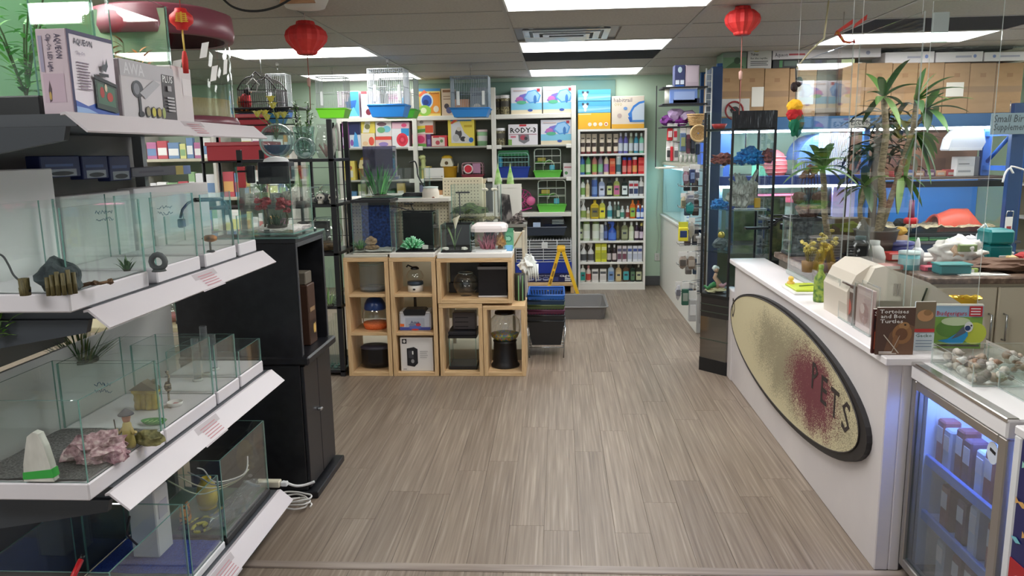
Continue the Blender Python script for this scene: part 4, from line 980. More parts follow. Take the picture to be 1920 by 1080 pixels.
# slabs and tanks on the cubbies
def slab(label,x0,x1,y0,y1,z,h,mat):
 t=thing('white_slab',label,'slab',((x0+x1)/2,(y0+y1)/2,z));MB().rbox(-(x1-x0)/2,-(y1-y0)/2,0,(x1-x0)/2,(y1-y0)/2,h,.004).build('slab_body',mat,t)
 MB().box(-(x1-x0)/2+.01,-(y1-y0)/2+.01,h,(x1-x0)/2-.01,(y1-y0)/2-.01,h+.001).build('top_sheet',mat,t);return t
slab('pale stone slab on leftmost cubby under the blue-backed tank',-1.55,-1.235,5.41,5.72,.882,.016,C(200,196,186,.5))
slab('white stone slab on second cubby under the green anemone tank',-1.215,-.89,5.40,5.73,.880,.032,C(236,230,224,.4))
slab('white stone slab on the wide cubby under the lily tank',-.872,-.335,5.40,5.73,.872,.036,C(238,234,230,.4))
X0,X1,Z0,Z1=FR(659,376,732,471,5.43)
NAVYT=noisy('blue_sponge_backdrop',[(.3,(14,24,52)),(.55,(28,56,120)),(.75,(48,84,160))],55,rough=.6)
t=tank('tall tank with textured navy blue backdrop on leftmost cubby',X0,5.44,X1,5.71,.899,Z1,C(214,208,196,.6),.012,back=('y',NAVYT),gravel=(GRAV_W,.016),gl=GL,rim=C(28,28,32,.4))
MB().box(-(X1-X0)/2+.006,.09,Z1-.899-.05,(X1-X0)/2-.006,.123,Z1-.899-.004).build('black_filter',C(26,30,36,.4),t)
a=XYZ(676,462,5.52,.925);grass('green leafy plastic plant left in the navy-backed tank',a,.085,.05,40,[(60,120,50),(86,146,64)],seed=41,w=.010,spread=1.0)
a=XYZ(697,463,5.54,.925)
t=thing('stone_arch','brown layered stone ornament in the navy-backed tank','ornament',a);br=noisy('brown_layers',[(.35,(124,98,76)),(.65,(186,160,130))],30,(1,1,4),rough=.9)
MB().blob(.05,.035,.02,0,0,.016,.3,3,2,3,flat=-.015).build('lower_stone',br,t);MB().blob(.04,.028,.035,-.004,0,.06,.2,2,5,3).build('upper_stone',br,t)
X0,X1,Z0,Z1=FR(740,399,812,470,5.43)
t=tank('cube tank with plain black backdrop on second cubby',X0,5.45,X1,5.71,.913,Z1,C(30,30,34,.4),.012,back=('y',C(10,12,18,.5)),gravel=(C(30,30,34,.8),.01))
def anemone_green():
 a=XYZ(773,462,5.52,.93);t=thing('anemone_ornament','bright mint green bubble anemone in the black-backed tank','ornament',a);r=random.Random(6);m=MB()
 m2=MB()
 for k in range(110):
  u=r.random()*2*PI;e=r.uniform(.1,PI/2);d=Vector((math.cos(u)*math.cos(e),math.sin(u)*math.cos(e)*.8,math.sin(e)*.95))
  L_=r.uniform(.075,.10);(m if k%2 else m2).tube([tuple(d*.02),tuple(d*L_*.85),tuple(d*L_)],.0075,6,r1=.005)
 m.build('tentacles',C(110,196,140,.4),t);m2.build('pale_tentacles',C(176,232,196,.4),t);MB().lathe([(0,0),(.03,0),(.026,.02),(0,.03)],12).build('foot',C(110,160,124,.6),t)
anemone_green()
t=thing('price_card','tiny white price card in right corner of the black-backed tank','card',XYZ(797,467,5.47,.93));MB().prism([(-.02,0),(.022,0),(.024,.03),(-.018,.036)],-.001,.001,axis='y').build('card',C(226,224,220,.5),t)
cord('black air pump cord across the top of the black-backed tank',[XYZ(735,388,5.5),XYZ(752,390,5.5),XYZ(765,394,5.52),XYZ(790,396,5.55)],.004,(22,22,26))
t=thing('clip_light','slim black clip light over the black-backed tank','lamp',XYZ(776,396,5.6));MB().tube([(0,0,0),(-.02,0,.05)],.005,6).build('neck',BLACK,t);MB().rbox(-.07,-.01,.05,.0,.012,.058,.002).build('light_bar',BLACK,t)
X0,X1,Z0,Z1=FR(826,422,882,474,5.43)
tank('small tank with black backdrop, white lily and white pebbles on the wide cubby',X0,5.44,X1,5.68,.909,Z1,C(40,42,46,.4),.01,back=('y',C(14,16,20,.5)),gravel=(C(40,42,46,.8),.006))
def lily():
 a=XYZ(853,470,5.50,.922);t=thing('artificial_lily','white calla lily with long green leaves in the small black-backed tank','flowers',a)
 MB().tube([(0,0,0),(.005,0,.10),(.010,0,.17)],.004,6).build('stem',C(86,120,70,.6),t)
 m=MB().lathe([(.003,.15),(.010,.18),(.020,.215),(.032,.235)],14);m.xf(lambda v:Vector((v.x+.008+.3*(v.z-.15)*.3,v.y,v.z+(v.x)*.5)));m.build('trumpet',C(238,234,210,.5),t)
 for k,(an,ln)in enumerate(((2.6,.8),(.4,.9),(2.9,.6))):
  l=MB();leaf_strip(l,arc_leaf((0,0,.0),an,1.35,.18,.3,6),.014);l.build('leaf',C(110,140,84,.5),t)
lily()
for px,lb in((836,'left'),(871,'right')):
 a=XYZ(px,472,5.48,.920);rock('%s white pebble beside the lily in the small tank'%lb,'pebble',a,.024,.02,.014,C(226,222,214,.6),px,.15,name='pebble')
X0,X1,Z0,Z1=FR(884,421,948,474,5.43)
def hood_tank():
 W=X1-X0;h=Z1-.909
 t=thing('hooded_tank','rounded clear tank with white domed hood and pink corals inside','fish tank',((X0+X1)/2,5.55,.909));a=W/2
 def rr(s,z):return[(s*x,s*y)for x,y in((-a,-.09),(-a+.03,-.115),(a-.03,-.115),(a,-.09),(a,.09),(a-.03,.115),(-a+.03,.115),(-a,.09))]
 m=MB();pl=rr(1,0);n=len(pl)
 m.add([(x,y,.012)for x,y in pl]+[(x,y,h-.05)for x,y in pl],[[i,(i+1)%n,(i+1)%n+n,i+n]for i in range(n)]);m.build('tank_wall',GLB,t)
 MB().prism(rr(1.02,0),0,.014,axis='z').build('base',C(226,228,228,.4),t)
 m=MB();lv=[(1.04,h-.055),(1.05,h-.03),(.98,h-.012),(.8,h-.001)]
 vs=[];fs=[]
 for s,z in lv:vs+=[(x,y,z)for x,y in rr(s,0)]
 for k in range(3):fs+=[[k*n+i,k*n+(i+1)%n,(k+1)*n+(i+1)%n,(k+1)*n+i]for i in range(n)]
 fs.append([3*n+i for i in range(n)]);m.add(vs,fs);m.build('hood',C(238,228,228,.35),t)
 MB().box(-.05,.06,.02,.03,.10,h-.06).build('filter_panel',C(40,38,52,.5),t)
 return t
hood_tank()
r_=random.Random(8);a=XYZ(915,468,5.52,.924);t=thing('coral_ornament','pink and crimson branching coral inside the white-hooded tank','ornament',a)
for ci,(cc,nn)in enumerate((((206,120,140),30),((150,60,84),16))):
 m=MB()
 for k in range(nn):
  u=r_.random()*6.28;q=r_.uniform(.02,.075);b=Vector((r_.uniform(-.05,.05),r_.uniform(-.03,.03),0));m.tube([b,b+Vector((math.cos(u)*q*.4,math.sin(u)*q*.3,.05)),b+Vector((math.cos(u)*q*.8,math.sin(u)*q*.5,r_.uniform(.06,.12)))],.006,5,r1=.003)
 m.build('coral_branches',C(*cc,rough=.6),t)
t=thing('coral_ornament','amber ruffled coral at right inside the white-hooded tank','ornament',XYZ(938,462,5.53,.924));MB().blob(.03,.03,.05,0,0,.06,.6,3,4,3).build('ruffles',noisy('amber',[(.35,(170,110,50)),(.65,(226,176,100))],40),t);MB().lathe([(0,0),(.02,0),(.014,.03),(0,.03)],10).build('foot',C(120,90,60,.7),t)
carton('green and teal patterned display card beside the white-hooded tank','card',945,428,963,474,5.62,.01,(110,180,140),z=.909,prints=[('e',.5,.5,.35,.16,(70,140,110)),('e',.5,.5,.22,.1,(150,210,180)),('r',.0,.8,1,1,(86,160,120))],name='display_card')
carton('small sky blue paper cube on the wide cubby corner','box',946,461,961,474,5.50,.05,(110,176,226),z=.909,prints=[('r',.1,.1,.9,.9,(124,188,234))],name='blue_cube')
# pegboard island behind the cubbies
PEG=C(226,214,186,.6)
def pegboard():
 t=thing('pegboard_gondola','cream pegboard gondola with white deck standing behind the oak cubbies','shelving',(-1.1,6.0,0))
 def bx(X0,Y0,Z0,X1,Y1,Z1):return MB().rbox(X0+1.1,Y0-6.0,Z0,X1+1.1,Y1-6.0,Z1,.004)
 bx(-1.70,5.88,1.245,-.84,6.30,1.275).build('deck',C(226,220,210,.5),t)
 bx(-1.70,6.02,.30,-.84,6.04,1.245).build('pegboard_panel',PEG,t)
 bx(-.92,6.10,.30,-.60,6.12,1.42).build('pegboard_panel',PEG,t)
 bx(-.90,5.84,1.045,-.25,6.09,1.07).build('tray',C(150,146,140,.35,.5),t)
 for x in(-1.70,-.86,-.28):bx(x,5.98,0,x+.03,6.01,1.245 if x<-.8 else 1.045).build('upright',C(206,200,186,.5),t)
 bx(-1.70,5.80,0,-.25,6.30,.10).build('base',C(170,160,140,.6),t)
 h=MB()
 def holes(x0,x1,z0,z1,y):
  x=x0
  while x<x1:
   z=z0
   while z<z1:h.quad((x+1.1-.0035,y-6.0,z-.0035),(x+1.1+.0035,y-6.0,z-.0035),(x+1.1+.0035,y-6.0,z+.0035),(x+1.1-.0035,y-6.0,z+.0035));z+=.026
   x+=.026
 holes(-1.68,-.86,1.0,1.24,6.0185);holes(-.90,-.62,1.08,1.41,6.0985)
 stuff(h.build('peg_holes',C(70,58,44,.8),t))
pegboard()
X0,X1,Z0,Z1=FR(676,316,796,370,5.95)
tank('long clear tank with white gravel and green plant on the pegboard deck',X0,5.95,X1,6.22,1.276,Z1,None,gravel=(GRAV_W,.02))
X0,X1,Z0,Z1=FR(686,274,740,330,6.10)
t=thing('clear_bin','tall lilac tinted clear plastic bin stacked on the long tank','bin',((X0+X1)/2,6.1,Z0))
for q in((-.5,0,.5,.03),(-.5,.9,.5,.93)):MB().box((X1-X0)*q[0],.16*q[1]-.08,0,(X1-X0)*q[2],.16*q[1]-.075,Z1-Z0).build('bin_wall',glass('lilac_plastic',(206,206,222),haze=.07,hazecol=(200,200,214)),t)
for s in(-.5,.5):MB().box((X1-X0)*s-.003,-.08,0,(X1-X0)*s+.003,.07,Z1-Z0).build('bin_wall',glass('lilac_plastic',(206,206,222)),t)
MB().rbox(-(X1-X0)/2-.02,-.1,-.03,(X1-X0)/2+.02,.1,0,.004).build('bin_base',GLCL,t)
a=XYZ(712,370,6.05,1.29);grass('tall bright green strap-leaved plastic plant in the long clear tank',a,.27,.12,46,[(66,160,72),(96,190,90),(50,130,60)],seed=51,w=.016,spread=.55,droop=.35)
cord('black lamp cord hanging beside the white shelf post above the deck',[XYZ(768,305,6.1),XYZ(778,303,6.1),XYZ(782,315,6.1),XYZ(784,330,6.1),XYZ(795,350,6.1)],.006,(24,24,28))
t=thing('lamp_base','flat black lamp base on right end of the white deck','lamp',XYZ(775,371,5.97,1.276));MB().rbox(-.085,-.01,0,.085,.10,.03,.006).build('base',BLACK,t);MB().rbox(-.075,0,.03,.075,.09,.036,.002).build('top_plate',C(40,40,44,.3),t)
carton('white hanging price card on the wall shelf edge over the deck','card',798,315,832,334,6.3,.004,(226,226,224),prints=[('r',.1,.1,.9,.2,(206,206,206)),('e',.9,.15,.03,.06,(120,110,90))],name='price_card')
def round_pot():
 v=XYZ(812,377,6.06);t=thing('round_pot','round white pot with brown sticker beside the pegboard','pot',(v[0]-.0,5.96,v[2]-.01))
 MB().lathe([(0,0),(.055,.002),(.068,.04),(.066,.09),(.055,.12),(.05,.122)],18).build('pot_body',C(222,214,202,.5),t);MB().lathe([(.058,.118),(.06,.128),(0,.132)],18).build('lid',C(200,214,210,.4),t)
 MB().prism(ell(.03,.04,.012,.014,12),-.069,-.064,axis='y').build('sticker',C(150,90,70,.5),t)
 MB().tube([(0,.02,0),(0,.02,-.2)],.01,6).build('pot_hanger',C(150,140,120,.5),t)
round_pot()
X0,X1,Z0,Z1=FR(846,346,940,418,5.86)
tank('terrarium with mossy mound and dark rock on the metal tray',X0,5.86,X1,6.07,1.07,Z1,None,gravel=(noisy('moss_gravel',[(.35,(60,66,36)),(.6,(140,134,92))],60,rough=.9),.05))
m=MB().blob(.13,.07,.07,0,0,.05,.3,2,5,3,flat=0);o=m.build('moss_mound',noisy('moss',[(.35,(30,44,22)),(.6,(70,92,40))],40,rough=.95,bump=.5),None,XYZ(880,405,5.96,1.10));tag(o,'dark green moss mound at left in the terrarium','moss')
t=thing('clip_light','small black clip light above the terrarium','lamp',XYZ(862,382,5.9));MB().tube([(0,0,-.18),(0,0,.08)],.005,6).build('stem',BLACK,t);MB().rbox(-.03,-.012,.08,.08,.012,.092,.003).build('light_bar',BLACK,t)
t=thing('storage_box','crumpled beige paper bag behind the terrarium','bag',XYZ(880,380,6.17,1.07));MB().rbox(-.10,-.02,0,.13,.06,.30,.01).build('bag_body',C(196,184,156,.7),t);MB().prism([(-.10,.30),(.13,.30),(.14,.335),(-.09,.33)],.0,.05,axis='y').build('bag_top',C(206,194,166,.7),t)
for i,(x,lb)in enumerate(((910,'left'),(928,'right'))):
 t=thing('white_flower','%s small white artificial bloom on wire stem over the terrarium'%lb,'flowers',XYZ(x,400,5.93,1.12));MB().tube([(0,0,0),(0,0,.2)],.003,5).build('stem',C(150,140,100,.6),t)
 m=MB()
 for k in range(6):m.blob(.014,.014,.010,math.cos(k)*.016,math.sin(k)*.012,.21+.004*(k%2),.2,3,k,1)
 m.build('petals',C(226,216,200,.6),t)
t=thing('frame_board','white framed board with dark driftwood carving on the metal tray','board',XYZ(955,416,5.85,1.07))
X0,X1,Z0,Z1=FR(922,346,966,418,5.90);W=(X1-X0)
m=MB();m.box(-W/2,.12,0,-W/2+.03,.14,Z1-1.07);m.box(W/2-.03,.12,0,W/2,.14,Z1-1.07);m.box(-W/2+.03,.12,Z1-1.10,W/2-.03,.14,Z1-1.07);m.box(-W/2+.03,.125,0,W/2-.03,.135,Z1-1.10);m.build('board_frame',C(226,224,216,.5),t)
MB().prism([(-.07,0),(.0,0),(.02,.06),(.0,.22),(-.06,.23),(-.075,.1)],.05,.08,axis='y').build('dark_panel',noisy('zebra_wood',[(.45,(28,26,28)),(.5,(70,66,66)),(.62,(140,134,130))],18,(1,1,.5)),t)
m=MB()
for k in range(7):m.tube([(.02+.012*k,.04,.0),(.03+.010*k,.03,.04+.01*k%3),(.06+.006*k,.02,.03)],.009,6,r1=.004)
m.blob(.05,.04,.04,.06,.03,.03,.5,3,3,3);m.build('driftwood',noisy('grey_root',[(.4,(60,54,54)),(.6,(150,140,136))],40,rough=.9),t)
for i,(x,lb)in enumerate(((934,'left'),(957,'right'))):
 t=thing('green_spike','%s green and white pointed plastic leaf on white frame board'%lb,'plant',XYZ(x,346,5.99));
 MB().lathe([(0,.17),(.006,.13),(.022,.06),(.03,.0),(0,0)],8,sy=.4).build('spike',noisy('spike_green',[(.35,(130,200,80)),(.65,(220,236,190))],14),t);MB().box(-.02,-.004,-.01,.02,.004,.0).build('clip',C(220,220,214,.5),t)
t=thing('wood_crate','white crate with bamboo sticks below the tray, right of display card','crate',XYZ(972,470,5.75,.90));
for s in(-.04,.04):MB().rbox(s-.01,-.03,-.9,s+.01,.03,.13,.003).build('crate_post',C(206,196,176,.6),t)
MB().rbox(-.05,-.02,0,.05,.02,.12,.003).build('crate_panel',C(216,208,190,.6),t);MB().tube([(-.03,-.03,.02),(.03,-.03,.12)],.004,5).build('stick',C(170,140,90,.6),t)
t=thing('filter_tube','dark tube with green stripes standing right of the wide cubby','tube',XYZ(975,545,5.62,.525));MB().lathe([(0,0),(.04,0),(.04,.20),(0,.20)],12).build('tube_body',C(40,44,42,.4),t)
for s in(-.012,.018):MB().box(s,-.043,.0,s+.008,-.038,.19).build('stripe',C(120,170,120,.5),t)
a=XYZ(992,524,5.72)
t=thing('carrier_bag','bunch of white plastic bags hanging beside the wide cubby','bag',(a[0],5.72,a[2]))
m=MB();m.blob(.055,.05,.07,-.01,0,.11,.5,2.5,3,3)
for k in range(5):m.tube([(-.02+.02*k,-.02,.12),(.0+.016*k,-.035,.06),(.0+.018*k,-.03,-.01+.012*(k%3))],.014,7,r1=.004)
m.build('bag_body',C(232,236,234,.45),t);m=MB();m.tube([(-.03,0,.14),(-.02,0,.19),(.03,0,.17),(.045,-.01,.10)],.010,7);m.build('bag_handle',C(238,240,238,.4),t)
MB().tube([(-.05,0,.16),(-.05,0,-.05)],.006,6).build('bag_hook',STEEL,t)
def baskets():
 cols=[((34,36,40),'black'),((34,36,40),'black'),((84,30,60),'dark plum'),((70,84,52),'olive'),((26,54,84),'dark navy'),((30,92,176),'bright blue')]
 zs=[.10,.145,.185,.225,.265,.305];labs=['black basket at the bottom of the stack on the wire stand','black basket second from the bottom of the stack','dark plum basket third from the bottom of the stack','olive basket under the navy one in the stack','dark navy basket just under the top blue one','bright blue slotted shopping basket on top of the stack']
 cx,cy=-.105,6.08
 for i,(c,_)in enumerate(cols):
  t=thing('shopping_basket',labs[i],'basket',(cx,cy,zs[i]),'stacked shopping baskets')
  m_=C(*c[:3],rough=.4);H=.20;a0,b0,a1,b1=.112,.15,.142,.19
  def wall(p0,p1,q0,q1,n,open_):
   m=MB();P0,P1,Q0,Q1=map(Vector,(p0,p1,q0,q1))
   def at(u,v):return(P0.lerp(P1,u)).lerp(Q0.lerp(Q1,u),v)
   th=(P1-P0).cross(Q0-P0).normalized()*.003
   def slab_(u0,v0,u1,v1):
    c4=[at(u0,v0),at(u1,v0),at(u1,v1),at(u0,v1)]
    m.add([p+th for p in c4]+[p-th for p in c4],[(0,1,2,3),(7,6,5,4),(0,4,5,1),(1,5,6,2),(2,6,7,3),(3,7,4,0)])
   if open_:
    slab_(0,0,1,.35);slab_(0,.88,1,1)
    for k in range(n+1):
     u=k/n;slab_(max(0,u-.022),.35,min(1,u+.022),.88)
   else:slab_(0,0,1,1)
   return m
  A=[(-a0,-b0,0),(a0,-b0,0),(a0,b0,0),(-a0,b0,0)];B=[(-a1,-b1,H),(a1,-b1,H),(a1,b1,H),(-a1,b1,H)]
  for k in range(4):wall(A[k],A[(k+1)%4],B[k],B[(k+1)%4],12,i in(2,3,5)).build('basket_wall',m_,t)
  MB().box(-a0,-b0,0,a0,b0,.005).build('basket_floor',m_,t)
  r=MB();r.tube([(-a1,-b1,H),(a1,-b1,H),(a1,b1,H),(-a1,b1,H)],.009,6,closed=True);r.build('rim',m_,t)
  if i==5:
   h=MB();h.tube([(-a1*.9,-b1+.02,H+.002),(-a1*.6,-b1+.035,H-.05),(0,-b1+.04,H-.075),(a1*.6,-b1+.035,H-.05),(a1*.9,-b1+.02,H+.002)],.007,6);h.build('handle',C(24,70,140,.4),t)
 t=thing('basket_stand','chrome wire stand carrying the stacked shopping baskets','stand',(cx,cy,0))
 for sx in(-1,1):
  for sy in(-1,1):MB().tube([(sx*.135,sy*.17,0),(sx*.15,sy*.17,.25)],.005,6).build('leg',STEEL,t)
 MB().tube([(-.15,-.17,.25),(.15,-.17,.25),(.15,.17,.25),(-.15,.17,.25)],.004,6,closed=True).build('upper_wire',STEEL,t)
 MB().tube([(-.138,-.17,.085),(.138,-.17,.085),(.138,.17,.085),(-.138,.17,.085)],.004,6,closed=True).build('lower_wire',STEEL,t)
 for k in range(3):MB().tube([(-.138,-.1+.1*k,.088),(.138,-.1+.1*k,.088)],.003,5).build('cross_wire',STEEL,t)
baskets()
# white wall shelving and its goods
YW=8.90
def wall_shelves():
 t=thing('shelving_unit','white wall shelving with three bays along the green back wall','shelving',(-1.16,YW+.14,0))
 def bx(X0,Y0,Z0,X1,Y1,Z1,r=.004):return MB().rbox(X0+1.16,Y0-YW-.14,Z0,X1+1.16,Y1-YW-.14,Z1,r)
 for x in(-2.52,-1.642,-.735,.172):
  bx(x-.026,YW-.015,0,x+.026,YW+.03,2.33 if x>-2 else 2.03).build('post',C(226,224,216,.45),t)
 bx(-2.52,9.175,0,.172,9.19,2.03).build('back_panel',C(102,106,98,.7),t)
 for a,b in((-2.494,-1.668),(-1.616,-.761),(-.709,.146)):
  for z,th in((2.03,.05),(1.685,.022),(1.315,.022),(.915,.05),(.52,.03),(.10,.03)):
   bx(a,YW,z-th,b,9.17,z).build('shelf',C(226,224,216,.45)if th==.05 else C(168,168,160,.5),t)
 for x in(-1.642,-.735,.172):
  for z in(1.665,1.295):
   for s in((-1,1)if x<0 else(-1,)):bx(min(x+s*.026,x+s*.085),YW-.012,z-.02,max(x+s*.026,x+s*.085),YW+.0,z+.025).build('bracket',C(232,232,226,.45),t)
wall_shelves()
ZT,ZM,ZL,ZK=2.03,1.685,1.315,.915
YI=8.93
CAGE=lambda:[('r',.0,.0,1,.16,(226,214,186)),('r',.0,.16,1,.42,(126,196,226)),('p',[(.12,.5),(.3,.72),(.5,.78),(.48,.45),(.3,.38)],(120,110,200)),('p',[(.42,.6),(.55,.86),(.8,.92),(.97,.7),(.9,.45),(.6,.4)],(90,160,224)),('p',[(.46,.62),(.57,.82),(.78,.88),(.92,.7),(.86,.5),(.62,.45)],(150,198,240)),('e',.28,.56,.12,.10,(190,110,180)),('e',.34,.44,.16,.07,(90,180,140)),('e',.78,.55,.05,.16,(60,120,190)),('e',.62,.14,.08,.05,(60,90,170)),('r',.84,.84,.94,.95,(170,50,70)),('r',.08,.86,.5,.9,(210,190,190))]
G7='boxes on the top wall shelf';G8='goods on the second wall shelf'
carton('pale box with big blue cage picture, first on top wall shelf at left','box',633,171,673,216,YI,.2,(206,190,206),z=ZT,group=G7,prints=[('p',[(.5,.05),(1,.05),(1,.98),(.62,.98),(.5,.6)],(80,170,220)),('p',[(.36,.6),(.9,.66),(.8,.36),(.42,.34)],(50,110,190)),('p',[(.3,.05),(.75,.4),(.95,.05)],(110,200,220)),('r',.08,.7,.4,.9,(226,214,220))])
carton('pinkish white box with red corner behind the second hanging cage','box',677,171,716,216,YI,.2,(226,214,222),z=ZT,group=G7,prints=[('r',.02,.9,.3,1,(206,90,100)),('e',.35,.2,.14,.12,(120,40,60)),('r',.4,.4,.95,.8,(206,206,230))])
carton('white and blue box behind the cage with blue tray, top wall shelf','box',720,171,768,216,YI,.2,(222,216,226),z=ZT,group=G7,prints=[('r',.1,.6,.6,.9,(226,190,214)),('e',.8,.5,.12,.3,(110,170,210)),('t','Hamster',.1,.7,.1,(140,70,120),.5)])
carton('yellow box with blue wheel and green globe picture on top wall shelf','box',783,166,826,215,YI,.2,(236,206,110),z=ZT,group=G7,prints=[('r',0,.9,1,1,(60,130,180)),('r',.5,.1,.97,.85,(232,150,50)),('p',[(.02,.75),(.3,.95),(.45,.85),(.1,.7)],(226,110,70)),('e',.4,.55,.28,.28,(190,214,230)),('e',.4,.55,.22,.22,(40,90,180)),('e',.36,.5,.12,.1,(24,50,120)),('e',.3,.2,.28,.2,(150,200,80)),('e',.25,.2,.13,.11,(226,236,190)),('e',.8,.25,.12,.12,(226,214,190)),('t','Ferplast',.54,.8,.06,(120,60,30),.4)])
carton('beige box with small dogs picture beside the yellow wheel box','box',828,166,851,213,YI,.2,(206,184,160),z=ZT,group=G7,prints=[('r',.1,.86,.9,.95,(130,90,60)),('e',.4,.35,.2,.1,(70,60,66)),('e',.6,.2,.25,.12,(90,90,130)),('r',.15,.6,.8,.63,(150,120,100)),('r',.15,.7,.7,.73,(150,120,100))])
carton('tan flat box behind the third hanging cage, top wall shelf','box',853,186,880,213,YI,.2,(190,140,110),z=ZT,group=G7,prints=[('r',0,0,1,.4,(110,170,190))])
carton('grey box with pale animal picture behind the third hanging cage','box',882,164,912,213,YI,.2,(128,138,150),z=ZT,group=G7,prints=[('e',.4,.3,.25,.12,(206,200,196)),('r',.1,.7,.9,.8,(96,104,120))])
def jar(label,px0,px1,py0,py1,z,colr,group=None,y=YI):
 X0,X1,Z0,Z1=FR(px0,py0,px1,py1,y);R=(X1-X0)/2;h=Z1-z
 t=thing('treat_jar',label,'jar',((X0+X1)/2,y+R,z),group)
 MB().lathe([(0,0),(R*.94,0),(R,.01),(R,h*.78),(R*.94,h*.86)],20).build('jar_body',noisy('granola_%d'%colr[0],[(.35,(60,52,40)),(.6,colr)],60,rough=.25),t)
 MB().lathe([(R*.96,h*.84),(R*1.0,h*.86),(R*1.0,h),(0,h)],20).build('white_lid',WHITE,t)
 MB().lathe([(R*1.01,h*.4),(R*1.01,h*.7)],20).build('label_band',C(70,66,58,.5),t)
G9='white-lidded treat jars'
jar('white-lidded treat jar partly hidden behind another, top wall shelf',926,942,179,210,ZT,(150,142,110),G9,YI+.12)
jar('white-lidded clear jar of seed treats in front on top wall shelf',938,956,178,209,ZT,(164,154,116),G9)
jar('white-lidded clear jar of treats beside the RODY box',928,947,240,271,ZM,(150,136,104),G9)
G10='boxes picturing a blue and purple cage'
carton('cage box with blue and purple cage picture, left of the pair on top shelf','box',958,164,1016,211,YI,.22,(222,222,232),z=ZT,group=G10,prints=CAGE())
carton('cage box with blue and purple cage picture, right of the pair on top shelf','box',1018,162,1075,211,YI,.22,(222,222,232),z=ZT,group=G10,prints=CAGE())
carton('cage box with blue and purple cage picture, alone beside the RODY box','box',1014,224,1071,271,YI,.22,(222,222,232),z=ZM,group=G10,prints=CAGE())
carton('white box lettered RODY-3 with grey cage drawing on second wall shelf','box',953,233,1008,271,YI,.2,(226,222,228),z=ZM,prints=[('t','RODY-3',.07,.60,.24,(24,24,28),.88),('r',.38,.9,.62,.99,(196,50,60)),('r',.03,.5,.97,.53,(170,110,130)),('p',[(.34,.5),(.7,.5),(.72,.2),(.54,.06),(.36,.2)],(120,120,126)),('e',.5,.36,.1,.12,(170,70,90)),('e',.6,.32,.06,.08,(60,60,70)),('r',.08,.36,.26,.44,(206,110,130)),('r',0,0,.12,.28,(130,170,90))])
def L(lbl,box,col,pr=(),cat='box',z=ZM,d=.2,**k):return carton(lbl,cat,*box,YI,d,col,z=z,group=G8,prints=pr,**k)
L('tall purple and white carton first on second wall shelf at far left',(638,226,654,275),(170,90,170),[('r',.1,.1,.9,.4,(226,220,240)),('r',.2,.55,.8,.8,(200,140,200))])
L('box with dark blue upper half and pale blue castle picture, second wall shelf',(655,228,676,275),(206,214,226),[('r',0,.5,1,1,(40,46,90)),('p',[(.3,.05),(.8,.05),(.7,.5),(.5,.62),(.4,.4)],(80,160,220)),('e',.2,.2,.15,.12,(140,90,170))])
L('cream box with red flower pattern under the yellow one, second wall shelf',(677,250,703,275),(230,216,190),[('e',.75,.45,.2,.3,(226,90,70)),('e',.3,.3,.2,.15,(226,190,150))])
L('yellow and white toy box standing on the cream flower box',(677,225,703,250),(226,206,90),[('p',[(.1,.05),(.55,.05),(.7,.95),(.3,.9)],(226,222,210)),('e',.45,.5,.2,.2,(120,120,80))],z=P(690,250,Y=YI).z)
L('white box with red foot band below the blue fish box',(704,256,734,275),(226,200,196),[('r',0,.7,1,1,(226,80,70)),('e',.5,.3,.3,.2,(150,130,190))])
L('white box with green and blue fish drawing on the red-banded box',(704,225,734,256),(226,222,220),[('e',.4,.75,.3,.12,(120,90,100)),('e',.7,.45,.25,.2,(120,190,210)),('e',.35,.4,.25,.18,(110,170,120))],z=P(719,256,Y=YI).z)
L('white box with big red spiral disc, second wall shelf beside the post',(735,241,767,275),(226,226,230),[('r',.55,.6,1,1,(50,150,210)),('e',.6,.4,.34,.36,(226,60,80)),('e',.6,.4,.22,.24,(206,40,66)),('e',.6,.4,.1,.11,(230,90,110))])
L('flat pink box lying on the red spiral box',(735,229,767,241),(232,190,204),[('e',.7,.5,.16,.3,(226,80,130)),('r',0,.8,1,1,(200,150,180))],z=P(750,241,Y=YI).z)
L('pink and green fruit treat box at foot of the stack by the post',(773,252,799,273),(226,140,160),[('e',.6,.6,.3,.3,(214,50,110)),('r',0,0,1,.25,(110,170,80)),('e',.2,.4,.15,.2,(240,220,220))])
L('red, yellow and green parrot food box on top of the fruit box',(773,224,812,252),(226,214,206),[('p',[(0,.3),(.75,.45),(.75,.6),(0,.55)],(226,206,60)),('p',[(0,.05),(.8,.2),(.7,.4),(0,.3)],(90,150,70)),('r',.62,.1,1,.6,(222,90,60)),('e',.45,.82,.1,.1,(150,140,140))],z=P(790,252,Y=YI).z)
L('narrow purple carton between the fruit box and the biscuit box',(800,252,808,273),(96,60,120),[('r',.2,.2,.8,.6,(140,120,170))])
L('low red and cream biscuit box on second wall shelf',(809,254,838,273),(214,70,80),[('p',[(.02,.05),(.85,.05),(.85,.8),(.02,.95)],(226,210,200)),('e',.4,.35,.14,.2,(190,80,90)),('e',.65,.5,.1,.15,(110,140,100)),('r',.1,.8,.5,.92,(200,50,60))])
L('bright yellow box with panda and toy dog picture, second wall shelf',(840,222,889,273),(240,218,90),[('r',.1,.9,.9,1,(60,120,170)),('p',[(.12,.12),(.12,.8),(.45,.9),(.62,.5),(.95,.2),(.9,.1)],(222,222,224)),('e',.4,.45,.13,.18,(80,78,80)),('e',.42,.62,.09,.08,(216,210,200)),('e',.3,.3,.13,.14,(200,200,200)),('e',.58,.26,.12,.09,(60,60,64)),('e',.7,.24,.08,.08,(226,222,214)),('e',.88,.22,.09,.09,(40,110,190)),('r',.62,.68,.92,.76,(206,176,50)),('p',[(.1,.84),(.3,1.0),(.4,.95),(.16,.8)],(220,90,60))])
